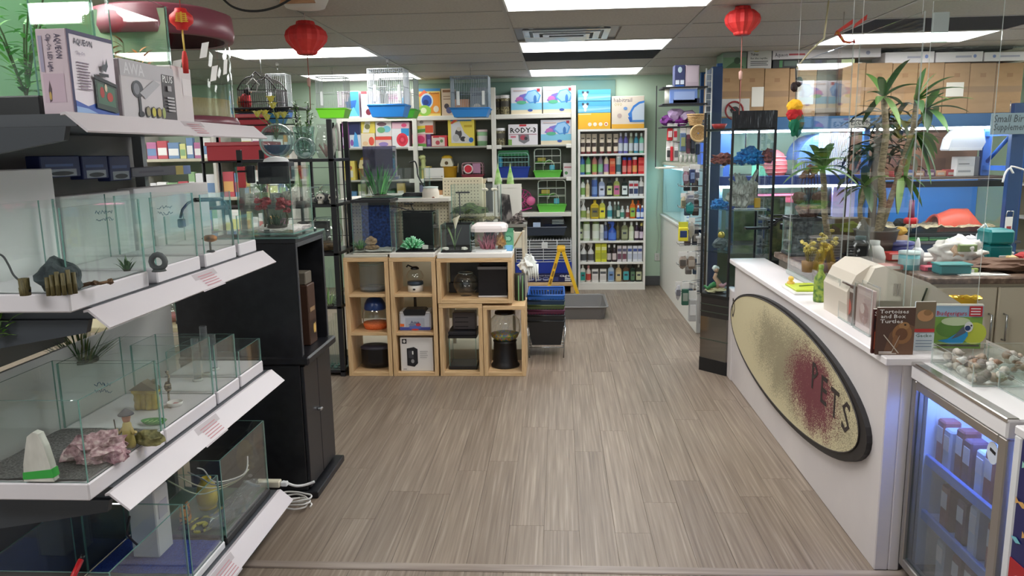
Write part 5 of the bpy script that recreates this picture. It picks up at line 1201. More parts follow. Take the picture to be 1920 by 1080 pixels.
def tub(label,px0,px1,py0,py1,z,c1,c2,lid,y=YI):
 X0,X1,Z0,Z1=FR(px0,py0,px1,py1,y);R=(X1-X0)/2;h=Z1-z
 t=thing('tub',label,'tub',((X0+X1)/2,y+R,z))
 MB().lathe([(0,0),(R*.92,0),(R,h*.9),(R*.96,h*.9)],20).build('tub_body',C(*c1,rough=.45),t);MB().lathe([(R*1.02,h*.86),(R*1.03,h),(0,h)],20).build('lid',C(*lid,rough=.4),t)
 MB().lathe([(R*.955,h*.3),(R*.99,h*.62)],20).build('label_band',C(*c2,rough=.5),t)
tub('pale green tub with white label and pink-rimmed lid on second wall shelf',893,913,243,273,ZM,(150,196,150),(226,226,226),(226,206,210))
carton('yellow treat box with pale label, third wall shelf at far left','box',645,302,665,345,8.93,.15,(232,214,110),z=ZL,prints=[('r',.15,.15,.85,.5,(226,226,214)),('e',.5,.65,.3,.12,(190,120,80))])
def house(label,px0,px1,py0,py1,z,body,roof,y=8.95):
 X0,X1,Z0,Z1=FR(px0,py0,px1,py1,y);w_=X1-X0;h=Z1-z
 t=thing('hamster_house',label,'pet house',((X0+X1)/2,y,z))
 MB().prism([(-w_*.46,0),(w_*.46,0),(w_*.5,h*.2),(w_*.34,h*.72),(-w_*.34,h*.72),(-w_*.5,h*.2)],0,.12,axis='y').build('house_body',C(*body,rough=.4),t)
 MB().lathe([(0,h*.72),(w_*.44,h*.72),(w_*.40,h*.86),(w_*.2,h),(0,h)],16,0,.06,sy=.75).build('roof',C(*roof,rough=.4),t)
 MB().prism(ell(0,h*.3,w_*.14,w_*.14,14),-.004,0,axis='y').build('doorway',C(90,70,40,.6),t)
def bucket(label,px0,px1,py0,py1,z,colr,y=8.95):
 X0,X1,Z0,Z1=FR(px0,py0,px1,py1,y);R=(X1-X0)/2;h=Z1-z
 t=thing('bucket',label,'bucket',((X0+X1)/2,y+.1,z));MB().lathe([(0,0),(R*.8,0),(R*.98,h*.92),(R*1.04,h*.92),(R*1.04,h),(R*.95,h)],18,sy=.8).build('bucket_body',C(*colr,rough=.4),t)
 MB().tube([(R*.98,0,h*.95),(R*1.15,-.02,h*1.25),(R*1.1,-.04,h*.5)],.004,5).build('handle',C(214,206,180,.5),t)
bucket('yellow bucket under a yellow hamster house, left on third wall shelf',668,690,316,334,ZL,(226,170,50))
house('white hamster house with yellow roof on the left yellow bucket',672,692,294,316,P(680,316,Y=8.95).z,(226,214,160),(232,186,50))
bucket('yellow bucket with wire handle in middle of third wall shelf',828,856,312,333,ZL,(232,180,50))
house('white hamster house with yellow roof and round door on middle bucket',825,849,291,312,P(838,312,Y=8.95).z,(226,220,196),(236,190,50))
t=thing('giraffe_toy','pale green rubber giraffe-like toy on the third wall shelf','toy',XYZ(794,313,8.95,P(794,313,Y=8.95).z));t.location.z=ZL+.11
MB().lathe([(0,0),(.035,.0),(.03,.03),(.024,.07),(.032,.10),(.03,.12),(0,.13)],12).build('toy_body',C(196,206,140,.5),t);MB().blob(.04,.03,.03,-.01,-.01,.14,.2,2,3,2).build('toy_head',C(206,214,150,.5),t)
carton('white carton under the green rubber toy, third wall shelf','box',780,312,806,334,8.95,.16,(226,206,120),z=ZL,prints=[('r',.0,.0,.4,1,(120,150,90))])
def wire_cage(label,px0,px1,py0,py1,z,tray,wire,depth=.24,y=8.93,name='hamster_cage',domed=False,extras=True,nv=9,pitch=None,tray_h=.22,rad=.0035,shelfcol=None,group=None,loc=None,cage_top=.98):
 X0,X1,Z0,Z1=FR(px0,py0,px1,py1,y);a=(X1-X0)/2;h=Z1-z;b=depth/2;th=h*tray_h
 t=thing(name,label,'cage',((X0+X1)/2,y+b,z),group)
 m=MB();A=[(-a*.86,-b*.86),(a*.86,-b*.86),(a*.86,b*.86),(-a*.86,b*.86)];B=[(-a,-b),(a,-b),(a,b),(-a,b)]
 m.add([(x,y_,0)for x,y_ in A]+[(x,y_,th)for x,y_ in B]+[(x*.94,y_*.94,th)for x,y_ in B]+[(x*.95,y_*.95,.01)for x,y_ in A],[(3,2,1,0)]+[(i,(i+1)%4,(i+1)%4+4,i+4)for i in range(4)]+[(i+4,(i+1)%4+4,(i+1)%4+8,i+8)for i in range(4)]+[(i+8,(i+1)%4+8,(i+1)%4+12,i+12)for i in range(4)]+[(12,13,14,15)])
 m.build('tray',C(*tray,rough=.35),t)
 MB().tube([(-a,-b,th),(a,-b,th),(a,b,th),(-a,b,th)],.007,6,closed=True).build('tray_rim',C(*tray,rough=.35),t)
 wm=C(*wire,rough=.35,metal=.3);c,d=a*.93,b*.93;zt=h*cage_top
 fr=MB();cr=min(.03,c*.2)
 for s in(-1,1):fr.tube([(-c,s*d,th),(-c,s*d,zt-cr),(-c+cr*.3,s*d,zt-cr*.3),(-c+cr,s*d,zt),(c-cr,s*d,zt),(c-cr*.3,s*d,zt-cr*.3),(c,s*d,zt-cr),(c,s*d,th)],rad*1.5,5)
 for s in(-1,1):fr.tube([(s*(c-cr),-d,zt),(s*(c-cr),d,zt)],rad*1.3,5);fr.tube([(s*c,-d,zt-cr),(s*c,d,zt-cr)],rad*1.3,5)
 for q in(.36,.68):fr.tube([(-c,-d,th+(zt-th)*q),(c,-d,th+(zt-th)*q),(c,d,th+(zt-th)*q),(-c,d,th+(zt-th)*q)],rad*1.2,4,closed=True)
 fr.build('cage_frame',wm,t)
 vb=MB()
 for k in range(1,nv):
  x=-c+2*c*k/nv
  for s in(-1,1):vb.tube([(x,s*d,th),(x,s*d,zt)],rad*.6,3,caps=False)
  vb.tube([(x,-d,zt),(x,d,zt)],rad*.6,3,caps=False)
 nd=max(3,int(nv*b/a))
 for k in range(1,nd):
  yy=-d+2*d*k/nd
  for s in(-1,1):vb.tube([(s*c,yy,th),(s*c,yy,zt)],rad*.6,3,caps=False)
 stuff(vb.build('cage_wires',wm,t))
 if extras:
  sc=shelfcol or tray
  MB().rbox(-c*.95,-.02,h*.52,c*.2,d*.9,h*.545,.003).build('inner_shelf',C(*sc,rough=.4),t)
  MB().rbox(-c*.78,.0,h*.55,-c*.15,.07,h*.68,.004).build('food_box',C(206,190,90,.5),t)
  MB().tube([(c*.38*math.cos(k*PI/8)+c*.12,-d*.5,h*.40+c*.42*math.sin(k*PI/8))for k in range(9)],.006,6).build('wheel',C(200,226,190,.4),t)
  MB().rbox(c*.15,-d*.6,h*.24,c*.55,-d*.2,h*.42,.008).build('blue_feeder',C(90,180,206,.4),t)
 return t
wire_cage('small green-tray hamster cage on third wall shelf, right bay',1000,1053,278,330,ZL,(110,206,80),(214,222,214),.22,nv=3)
wire_cage('small green-tray hamster cage on fourth wall shelf below the other green one',1007,1062,337,388,ZK,(110,206,80),(214,222,214),.22,nv=3)
t=wire_cage('hamster cage with deep blue tray and green lid on third wall shelf',932,993,286,330,ZL,(36,66,160),(150,196,190),.24,tray_h=.42,extras=False)
X0,X1,Z0,Z1=FR(932,282,993,329,8.93);a_=(X1-X0)/2
MB().prism([(-a_*.97,Z1-ZL-.05),(-a_*.9,Z1-ZL+.0),(a_*.9,Z1-ZL+.0),(a_*.97,Z1-ZL-.05),(a_*.9,Z1-ZL-.062),(-a_*.9,Z1-ZL-.062)],-.11,.11,axis='y').build('green_lid',C(30,120,70,.35),t)
MB().rbox(-a_*.9,-.09,.12,-a_*.7,.05,Z1-ZL-.065,.006).build('blue_tube',C(60,170,206,.35),t)
carton('small white carton beside the upper green cage','box',1056,306,1075,330,8.93,.14,(206,204,204),z=ZL,prints=[('r',.1,.66,.8,.76,(176,110,120)),('e',.3,.3,.16,.12,(90,140,90))])
t=wire_cage('tiny clear cage with red wheel on third wall shelf, middle bay',865,906,305,332,ZL,(150,60,76),(190,150,160),.2,extras=False,nv=6)
X0,X1,Z0,Z1=FR(865,305,906,332,8.93);a_=(X1-X0)/2
MB().tube([(-a_*.35,-.105,.11),(-a_*.35,-.118,.11)],.055,20).build('white_wheel_ring',C(226,220,220,.4),t);MB().tube([(-a_*.35,-.118,.11),(-a_*.35,-.126,.11)],.042,20).build('red_wheel',C(206,40,60,.4),t)
MB().rbox(a_*.05,-.105,.06,a_*.75,-.098,.17,.003).build('pink_panel',C(176,130,160,.4),t)
pkc=[((110,160,206),'sky blue'),((190,206,150),'pale lime'),((226,222,214),'cream'),((200,120,120),'rose'),((90,140,110),'sea green'),((226,200,120),'straw'),((150,150,190),'lilac'),((206,206,210),'silver'),((226,170,120),'peach')]
for k in range(13):
 c,nmx=pkc[k%9];x=-2.42+.115*k+(.10 if k>5 else 0)
 t=thing('feed_packet','%s feed packet, %s from left on the fourth wall shelf behind the deck'%(nmx,ORDW[k]),'packet',(x,8.95,ZK),'feed packets on the fourth wall shelf');h=.27+.03*(k*7%4)
 MB().rbox(-.048,0,0,.048,.09,h,.01).build('packet_body',C(*c,rough=.45),t);MB().rbox(-.036,-.002,h*.35,.036,.001,h*.75,.001).build('label',C(232,230,224,.5),t);MB().rbox(-.03,-.003,h*.42,.02,-.001,h*.55,.001).build('picture',C(*pkc[(k+4)%9][0],rough=.5),t)
def wheel_toy():
 v=XYZ(981,388,8.95);t=thing('hamster_runner','pink mesh hamster wheel with yellow toy perched on top, fourth wall shelf','toy',(v[0],9.0,ZK))
 m=MB()
 for k in range(14):an=2*PI*k/14;m.tube([(.03*math.cos(an)-.02,-.02,.14+.03*math.sin(an)),(.12*math.cos(an)-.02,.06,.14+.12*math.sin(an))],.007,5)
 m.tube([(.12*math.cos(k*PI/10)-.02,.06,.14+.12*math.sin(k*PI/10))for k in range(20)],.006,5,closed=True);m.tube([(.08*math.cos(k*PI/10)-.02,.02,.14+.08*math.sin(k*PI/10))for k in range(20)],.004,5,closed=True)
 m.build('wheel_mesh',C(206,80,150,.4),t)
 MB().lathe([(0,0),(.05,.0),(.055,.02),(.02,.03),(0,.03)],14,.09,.0).xf(lambda v:Vector((v.x,v.z-.04,v.y+.13))).build('pink_hub',C(226,110,160,.4),t)
 MB().tube([(-.1,0,.006),(.0,.02,.02),(.1,-.02,.05)],.008,6).build('foot_rail',C(190,60,140,.4),t)
 MB().blob(.045,.035,.05,-.06,-.03,.26,.3,2,4,2).build('yellow_toy',C(236,206,60,.5),t)
wheel_toy()
def carrier():
 X0,X1,Z0,Z1=FR(984,406,1063,449,8.86);a=(X1-X0)/2;z0=.655;h=Z1-z0
 t=thing('pet_carrier','dark navy plastic pet home with clear smoky top in lower right bay','cage',((X0+X1)/2,8.98,z0))
 def trap(z0,z1,s0,s1,d):return[(-a*s0,-d,z0),(a*s0,-d,z0),(a*s0,d,z0),(-a*s0,d,z0),(-a*s1,-d,z1),(a*s1,-d,z1),(a*s1,d,z1),(-a*s1,d,z1)]
 F6=[(0,3,2,1),(4,5,6,7),(0,1,5,4),(1,2,6,5),(2,3,7,6),(3,0,4,7)]
 MB().add(trap(0,h*.42,.86,.97,.15),F6).build('navy_base',C(38,48,64,.4),t);MB().rbox(-a,-.155,h*.40,a,.155,h*.46,.006).build('rim',C(56,66,84,.35),t)
 MB().add(trap(h*.46,h*.93,.96,.84,.145),F6).build('smoky_top',GLDK,t);MB().rbox(-a*.8,-.10,h*.93,a*.8,.12,h,.012).build('lid',C(52,58,66,.35),t)
 MB().rbox(-a*.6,-.149,h*.42,-a*.25,-.143,h*.7,.002).build('label',C(176,196,226,.5),t)
 for k in range(3):MB().rbox(a*.3,-.148,h*(.60+.09*k),a*.85,-.143,h*(.64+.09*k),.002).build('vent_slat',C(150,162,160,.4),t)
carrier()
def rabbit_cage():
 X0,X1,Z0,Z1=FR(966,451,1072,516,8.72);a=(X1-X0)/2
 z0=P(1020,514,Y=8.72).z;zb=P(1020,491,Y=8.72).z;h=Z1-z0
 t=thing('rabbit_cage','long white wire rabbit cage with royal blue base on the blue carton','cage',((X0+X1)/2,8.86,z0))
 MB().rbox(-a,-.14,0,a,.14,zb-z0,.012).build('blue_base',C(30,58,160,.35),t)
 for k in range(9):MB().tube([(-a+.01,-.138,zb-z0+(h-zb+z0)*k/8.0),(a-.01,-.138,zb-z0+(h-zb+z0)*k/8.0)],.0045,5).build('wire',C(220,222,226,.35),t)
 for k in range(5):MB().tube([(-a+.01+(2*a-.02)*k/4,-.138,zb-z0),(-a+.01+(2*a-.02)*k/4,-.138,h)],.005,5).build('upright_wire',C(220,222,226,.35),t)
 m=MB()
 for k in range(20):m.tube([(-a+.01+(2*a-.02)*k/19,-.138,h),(-a+.01+(2*a-.02)*k/19,.138,h)],.003,4)
 stuff(m.build('top_wires',C(214,216,220,.35),t))
 MB().rbox(-.02,-.148,h-.09,.05,-.14,h-.02,.003).build('door_clip',C(226,228,230,.4),t);MB().box(-a+.02,.12,zb-z0,a-.02,.13,h-.01).build('back_wall',C(120,122,124,.6),t)
 for s in(-.06,.0):MB().rbox(-.2+s,-.15,zb-z0-.02,-.17+s,-.14,zb-z0+.02,.003).build('latch',C(226,228,230,.4),t)
 zc=.128
 t=carton('dark blue carton lettered cage and home sweet home under the rabbit cage','box',974,513,1073,541,8.72,.28,(30,34,84),z=zc,prints=[('t','cage',.76,.62,.3,(230,230,236),.2),('t','home sweet home',.16,.70,.14,(214,216,230),.46),*[('e',.22+.14*k,.38,.06,.2,(190,200,226))for k in range(3)],*[('e',.22+.14*k,.40,.05,.15,(44,52,120))for k in range(3)],*[('r',.17+.14*k,.22,.27+.14*k,.34,(170,180,214))for k in range(3)],('r',.6,.1,.74,.6,(60,70,130)),('r',.86,.34,.97,.5,(214,216,226)),('r',.86,.12,.97,.28,(214,216,226))])
 t=thing('wood_platform','low pale wood platform under the blue carton','platform',(-.10,8.83,0));MB().rbox(-.30,-.16,.09,.27,.12,.126,.003).build('top_board',OAKH,t)
 for s in(-.28,.23):MB().rbox(s,-.14,0,s+.04,.12,.09,.003).build('foot',OAK,t)
rabbit_cage()
# bookcase of bottles
XB0,XB1=.222,.998
ZS=[P(1150,y,Y=YW).z for y in(288,327,369,411,452,492,530)]
def bookcase():
 t=thing('bookcase','tall white bookcase of seven shelves packed with pet shampoo bottles','bookcase',((XB0+XB1)/2,YW+.13,0));a=(XB1-XB0)/2;b=.13
 W_=C(232,230,224,.45)
 for s in(-1,1):x=s*(a-.012);MB().rbox(x-.012,-b,0,x+.012,b,1.848,.002).build('side_panel',W_,t)
 MB().rbox(-a+.024,-b,1.823,a-.024,b,1.848,.002).build('top_panel',W_,t)
 for z in ZS:MB().rbox(-a+.024,-b+.004,z-.022,a-.024,b-.01,z,.002).build('shelf',W_,t)
 MB().rbox(-a+.024,-b+.006,0,a-.024,-b+.02,ZS[-1]-.022,.002).build('kick_board',W_,t)
 MB().box(-a+.024,b-.008,0,a-.024,b-.002,1.823).build('back_panel',C(150,144,134,.6),t)
bookcase()
ORD=['top','second','third','fourth','fifth','sixth','bottom']
def bottle(kind,row,px,w,top,c1,lab,c2=None,cap=(226,226,224),dy=.0,group=None):
 z=ZS[row];y=YW+.045+dy
 v=P(px,(288,327,369,411,452,492,530)[row]-10,Y=y);W=w*.00617;ztop=P(px,top,Y=y).z;h=min(ztop-z,.235);r=W/2*.94
 t=thing({'tube':'squeeze_tube','bottle':'bottle','flat':'bottle','spray':'spray_bottle','can':'spray_can','box':'product_box','jug':'bottle'}[kind],lab,{'tube':'tube','bottle':'bottle','flat':'bottle','spray':'spray bottle','can':'can','box':'box','jug':'bottle'}[kind],(v.x,y+r,z),group)
 c2=c2 or(236,234,230)
 m1,m2,mc=C(*c1,rough=.35),C(*c2,rough=.5),C(*cap,rough=.35)
 def front(x0,z0,x1,z1,lift=.0015):return MB().rbox(x0,-r-lift,z0,x1,-r+.002,z1,.0008)
 if kind=='tube':
  m=MB();n=14;A=[(math.cos(2*PI*k/n)*r*.8,math.sin(2*PI*k/n)*r*.8,h*.12)for k in range(n)];B=[(math.cos(2*PI*k/n)*r,math.sin(2*PI*k/n)*r*.12,h)for k in range(n)]
  m.add(A+B,[(k,(k+1)%n,(k+1)%n+n,k+n)for k in range(n)]+[list(range(n,2*n))],0,True);m.build('tube_body',m1,t)
  MB().lathe([(0,0),(r*.78,0),(r*.8,h*.12),(0,h*.12)],14).build('cap',mc,t)
  m=MB();A=[(math.cos(PI+PI*k/7)*r*.855,math.sin(PI+PI*k/7)*r*.62-.001,h*.36)for k in range(8)];B=[(x*1.04,y_*.82,h*.56)for x,y_,_ in A]
  m.add(A+B,[(k,k+1,k+9,k+8)for k in range(7)]);m.build('label_band',m2,t)
  MB().prism([(-r*.55,h*.74),(r*.55,h*.74),(r*.6,h*.80),(-r*.6,h*.80)],-r*.36,-r*.2,axis='y').build('print_line',C(90,80,70,.5),t)
 elif kind in('bottle','can'):
  if kind=='bottle':prof=[(0,0),(r*.96,0),(r,.006),(r,h*.60),(r*.86,h*.70),(r*.42,h*.78),(r*.38,h*.84)]
  else:prof=[(0,0),(r*.96,0),(r,.004),(r,h*.80),(r*.9,h*.84)]
  MB().lathe(prof,14).build('bottle_body',m1,t)
  MB().lathe([(r*(.5 if kind=='bottle'else .92),prof[-1][1]-.002),(r*(.48 if kind=='bottle'else .9),h*.985),(0,h)],12).build('cap',mc,t)
  MB().lathe([(r*1.012,h*.12),(r*1.012,h*.5)],14).build('label_band',m2,t)
 elif kind in('flat','jug'):
  d=r*.62;mb=MB().rbox(-r,-d,0,r,d,h*.72,.012);mb.build('bottle_body',m1,t)
  MB().prism([(-r*.96,h*.71),(r*.96,h*.71),(r*.34,h*.82),(-r*.34,h*.82)],-d*.7,d*.7,axis='y').build('shoulder',m1,t)
  MB().lathe([(r*.36,h*.81),(r*.36,h*.985),(0,h)],12).build('cap',mc,t);MB().rbox(-r*.84,-d-.002,h*.1,r*.84,-d+.002,h*.58,.001).build('label',m2,t)
  MB().rbox(-r*.5,-d-.0032,h*.34,r*.5,-d-.001,h*.44,.0006).build('label_print',C(70,74,84,.5),t)
 elif kind=='spray':
  MB().lathe([(0,0),(r*.9,0),(r*.94,.006),(r*.9,h*.5),(r*.5,h*.62),(r*.26,h*.70),(r*.26,h*.76)],14).build('bottle_body',m1,t)
  MB().prism([(-r*.95,h*.90),(-r*.95,h*.985),(r*.3,h),(r*.5,h*.9),(r*.3,h*.76),(-r*.25,h*.76),(-r*.3,h*.88)],-r*.22,r*.22,axis='y').build('trigger_head',mc,t)
  MB().prism([(-r*.5,h*.88),(-r*.38,h*.88),(-r*.55,h*.70),(-r*.68,h*.70)],-r*.12,r*.12,axis='y').build('trigger',mc,t)
  MB().lathe([(r*.945,h*.08),(r*.935,h*.42)],14).build('label_band',m2,t)
 else:
  MB().rbox(-r,-r*.7,0,r,r*.7,h,.002).build('box_body',m1,t)
  MB().rbox(-r*.86,-r*.7-.0012,h*.16,r*.86,-r*.7+.001,h*.5,.0005).build('label_panel',m2,t);MB().rbox(-r*.86,-r*.7-.0012,h*.64,r*.86,-r*.7+.001,h*.82,.0005).build('upper_panel',mc,t)
TB=[('first','leftmost'),('second',''),('third',''),('fourth',''),('fifth',''),('sixth','rightmost')]
for k,x in enumerate((1093,1103.5,1114.5,1129,1142.5,1155)):
 bottle('tube',0,x,10.5,251,(216,202,182),'cream squeeze tube with brown band, %s from left on top bookcase shelf'%TB[k][0],(62,50,46),(110,40,44),group='cream squeeze tubes on the top shelf')
for x,c,n,cp in((1164,(104,104,158),'lavender blue',(206,206,214)),(1173.5,(96,92,166),'violet',(206,206,220)),(1183.5,(136,150,120),'olive green',(214,220,206)),(1193,(52,132,158),'teal blue',(206,226,226)),(1203,(112,186,160),'mint green',(220,230,224))):
 bottle('bottle',0,x,9,249,c,'%s shampoo bottle with clear cap on top bookcase shelf'%n,(196,204,214),cp)
for x,c,n,l2 in((1092,(70,110,176),'blue',(130,190,120)),(1103,(100,170,100),'green',(206,226,190)),(1115,(206,130,120),'pink and orange',(150,190,90)),(1126,(150,130,150),'mauve',(130,190,150)),(1137,(226,206,176),'cream',(170,120,180))):
 bottle('bottle',1,x,10,288,c,'%s detangler bottle with grey conical cap on second bookcase shelf'%n,l2,(128,140,150))
bottle('box',1,1148.5,10.5,297,(226,96,60),'orange-red carton between bottles on second bookcase shelf',(206,60,50),(240,150,110))
bottle('can',1,1160,10,290,(190,206,206),'white and teal spray can on second bookcase shelf',(70,110,120),(240,240,240))
bottle('can',1,1171,8.5,295,(206,40,48),'left red can with blue cap on second bookcase shelf',(230,150,140),(40,70,160))
bottle('can',1,1180.5,8.5,295,(206,40,48),'right red can with blue cap on second bookcase shelf',(226,120,110),(40,70,160))
bottle('can',1,1190.5,9.5,294,(214,50,52),'red can with white cap on second bookcase shelf',(236,170,100),(236,236,232))
bottle('box',1,1202.5,12,295,(210,40,46),'red carton at right end of second bookcase shelf',(226,110,100),(236,90,80))
bottle('bottle',2,1093,9,335,(226,230,220),'white bottle with green label at left of third bookcase shelf',(130,170,90),(60,90,60))
bottle('bottle',2,1102,8,337,(222,206,170),'beige bottle with white cap on third bookcase shelf',(206,190,150))
bottle('can',2,1115,11.5,331,(70,100,170),'tall blue can with grey top on third bookcase shelf',(120,150,206),(150,160,160))
bottle('flat',2,1128.5,12.5,334,(166,176,206),'wide pale lavender bottle on third bookcase shelf',(206,212,232),(232,232,236))
bottle('flat',2,1143,12,334,(40,50,44),'dark bottle with black cap and pale green label on third shelf',(206,214,150),(20,20,22))
bottle('flat',2,1156.5,13,333,(170,176,96),'olive and pink bottle on third bookcase shelf',(206,110,150),(222,222,200))
bottle('flat',2,1171.5,12.5,334,(38,50,44),'black-capped dark bottle with white label on third shelf',(226,230,226),(20,24,24))
bottle('box',2,1183.5,9,339,(226,224,226),'left white carton with dark red foot on third shelf',(60,60,80),(196,60,70))
bottle('box',2,1192.5,9,339,(226,224,226),'right white carton with dark red foot on third shelf',(50,66,110),(190,50,60))
bottle('bottle',2,1202.5,10.5,331,(230,230,228),'tall white bottle at right end of third bookcase shelf',(96,100,110),(226,226,226))
bottle('spray',3,1094,13,373,(230,226,222),'white trigger spray bottle at left of fourth bookcase shelf',(150,170,90),(226,224,220))
bottle('bottle',3,1103,7,389,(220,214,190),'short white bottle beside the trigger spray on fourth shelf',(190,180,120))
bottle('jug',3,1115.5,17,375,(226,196,50),'big yellow jug with brown label on fourth bookcase shelf',(130,120,60),(232,200,60))
bottle('flat',3,1129.5,12,374,(206,206,90),'lime yellow bottle with silver cap on fourth bookcase shelf',(236,222,60),(190,196,196))
bottle('bottle',3,1143.5,10,378,(206,226,230),'pale blue bottle with teal label on fourth shelf',(70,150,160),(214,222,226))
bottle('bottle',3,1153,7,378,(110,120,104),'slim grey green bottle on fourth bookcase shelf',(60,80,70),(210,214,206))
bottle('bottle',3,1159.5,7,378,(66,96,80),'slim dark green bottle on fourth bookcase shelf',(206,214,200),(222,224,220))
bottle('bottle',3,1167,8,386,(220,228,224),'short white bottle with green label on fourth shelf',(80,150,130))
bottle('bottle',3,1177,7,386,(226,214,206),'small white nozzle bottle on fourth bookcase shelf',(150,70,60),(230,230,226))
bottle('flat',3,1186.5,11.5,375,(232,120,40),'orange bottle at left of the orange pair on fourth shelf',(150,190,80),(236,130,50))
bottle('flat',3,1197,11,376,(214,90,50),'orange-red bottle behind small blue sprays on fourth shelf',(226,150,80),(230,110,60),.05)
bottle('bottle',3,1197,7,385,(44,90,180),'left small blue bottle with white nozzle on fourth shelf',(226,230,240),(236,238,240),-.03)
bottle('bottle',3,1204.5,7,385,(44,90,180),'right small blue bottle with white nozzle on fourth shelf',(220,226,240),(236,238,240),-.03)
bottle('flat',4,1089.5,8,414,(100,120,80),'green-lidded jar half hidden at left end of fifth shelf',(200,210,170),(60,110,70),.05)
bottle('can',4,1100,14,414,(206,214,190),'left tall white and olive can with green foot on fifth shelf',(226,230,220),(120,140,70))
bottle('can',4,1117.5,14.5,414,(206,214,190),'right tall white and olive can with green foot on fifth shelf',(226,230,220),(110,130,70))
bottle('can',4,1128.5,8.5,421,(222,222,220),'small white can on fifth bookcase shelf',(190,196,200))
bottle('bottle',4,1135.5,9,416,(66,74,110),'slate blue bottle with white cap on fifth shelf',(110,130,190),(214,218,226),.03)
bottle('spray',4,1148.5,18,416,(56,92,190),'royal blue trigger spray bottle on fifth bookcase shelf',(90,130,220),(60,96,200))
bottle('bottle',4,1158.5,8,414,(96,90,60),'brown green bottle behind the blue trigger spray',(130,120,80),(110,104,76),.04)
bottle('flat',4,1171.5,13.5,416,(130,134,100),'olive clear bottle with silver cap on fifth shelf',(160,164,130),(196,200,190))
bottle('bottle',4,1184,10,416,(206,214,176),'pale lime bottle with white cap on fifth shelf',(226,230,206))
bottle('bottle',4,1194,8.5,416,(56,34,60),'left dark purple bottle with white label on fifth shelf',(220,206,214),(226,226,226))
bottle('bottle',4,1203,9,418,(44,28,48),'right dark purple bottle with white label on fifth shelf',(214,200,220),(206,196,110))
bottle('spray',5,1094.5,14,456,(226,224,222),'left white trigger spray with black print on sixth bookcase shelf',(80,80,84),(226,224,222))
bottle('spray',5,1108,14,456,(226,224,222),'right white trigger spray with black print on sixth bookcase shelf',(96,96,100),(226,224,222))
bottle('box',5,1121.5,11,457,(214,214,60),'left bright yellow carton on sixth bookcase shelf',(190,190,50),(232,232,150))
bottle('box',5,1132.5,11,457,(214,214,60),'right bright yellow carton on sixth bookcase shelf',(176,180,60),(236,236,170))
bottle('bottle',5,1142,9,459,(40,30,36),'left dark nozzle bottle with white label on sixth shelf',(206,196,196),(232,232,230))
bottle('bottle',5,1152,9,459,(50,34,40),'right dark nozzle bottle with white label on sixth shelf',(214,200,200),(232,232,230))
bottle('box',5,1161.5,8.5,461,(214,206,210),'left white carton with purple print on sixth shelf',(110,70,90),(90,90,120))
bottle('box',5,1171,8.5,461,(214,206,210),'right white carton with purple print on sixth shelf',(120,66,84),(90,90,120))
for x,n in((1181,'left'),(1191,'middle'),(1200,'right')):
 bottle('box',5,x,9,461,(222,224,230),'%s of three white cartons with blue stripe on sixth shelf'%n,(190,196,214),(66,84,150))
bottle('flat',6,1093,11,497,(226,228,220),'white bottle with teal and yellow label on bottom bookcase shelf',(40,150,140),(226,230,226))
bottle('bottle',6,1103.5,9.5,498,(230,214,206),'white bottle with red label on bottom bookcase shelf',(206,80,70),(226,160,160))
for x,n in((1116,'left'),(1131,'right')):
 bottle('box',6,x,13,505,(230,226,222),'%s small white square carton with black emblem on bottom shelf'%n,(214,208,204),(90,90,92))
bottle('flat',6,1146,12.5,495,(176,196,214),'clear pale blue bottle on bottom bookcase shelf',(120,150,196),(226,230,232))
bottle('flat',6,1160,12,496,(200,176,130),'tan gold bottle on bottom bookcase shelf',(214,196,150),(206,196,176))
bottle('flat',6,1174,13,495,(96,70,50),'brown bottle with turquoise label on bottom bookcase shelf',(70,170,176),(80,60,50))
bottle('flat',6,1186.5,9.5,496,(40,60,50),'dark green bottle with black cap on bottom bookcase shelf',(96,130,100),(20,20,22))
bottle('flat',6,1198,13,496,(50,54,46),'black bottle with pale label and white cap on bottom shelf',(190,196,160),(226,226,222))
zt=1.848
ORW=[('r',0,.9,.4,.98,(240,214,150)),('e',.36,.3,.06,.12,(240,232,214)),('e',.52,.3,.06,.12,(240,232,214)),('e',.69,.3,.06,.12,(240,232,214)),('e',.86,.3,.06,.12,(240,232,214)),('e',.86,.3,.03,.06,(206,80,50))]
BLU=[('r',0,.6,1,1,(80,170,222)),('p',[(0,.1),(1,.3),(1,.45),(0,.35)],(150,206,236)),('e',.22,.6,.08,.22,(232,238,240)),('e',.15,.78,.04,.12,(60,80,96)),('e',.29,.78,.04,.12,(60,80,96)),('e',.22,.3,.04,.2,(226,236,240))]
carton('orange box with four white discs on top of bookcase','box',1084,212,1145,242,YW,.22,(246,186,50),z=zt,prints=ORW)
carton('lower sky blue box with white bear emblem on the orange box','box',1084,190,1145,212,YW,.22,(110,190,230),z=P(1115,212,Y=YW).z+.002,group='sky blue bear boxes',prints=BLU)
carton('topmost sky blue box with white bear emblem on bookcase','box',1084,168,1145,189,YW,.22,(110,190,230),z=P(1115,190,Y=YW).z+.004,group='sky blue bear boxes',prints=BLU)
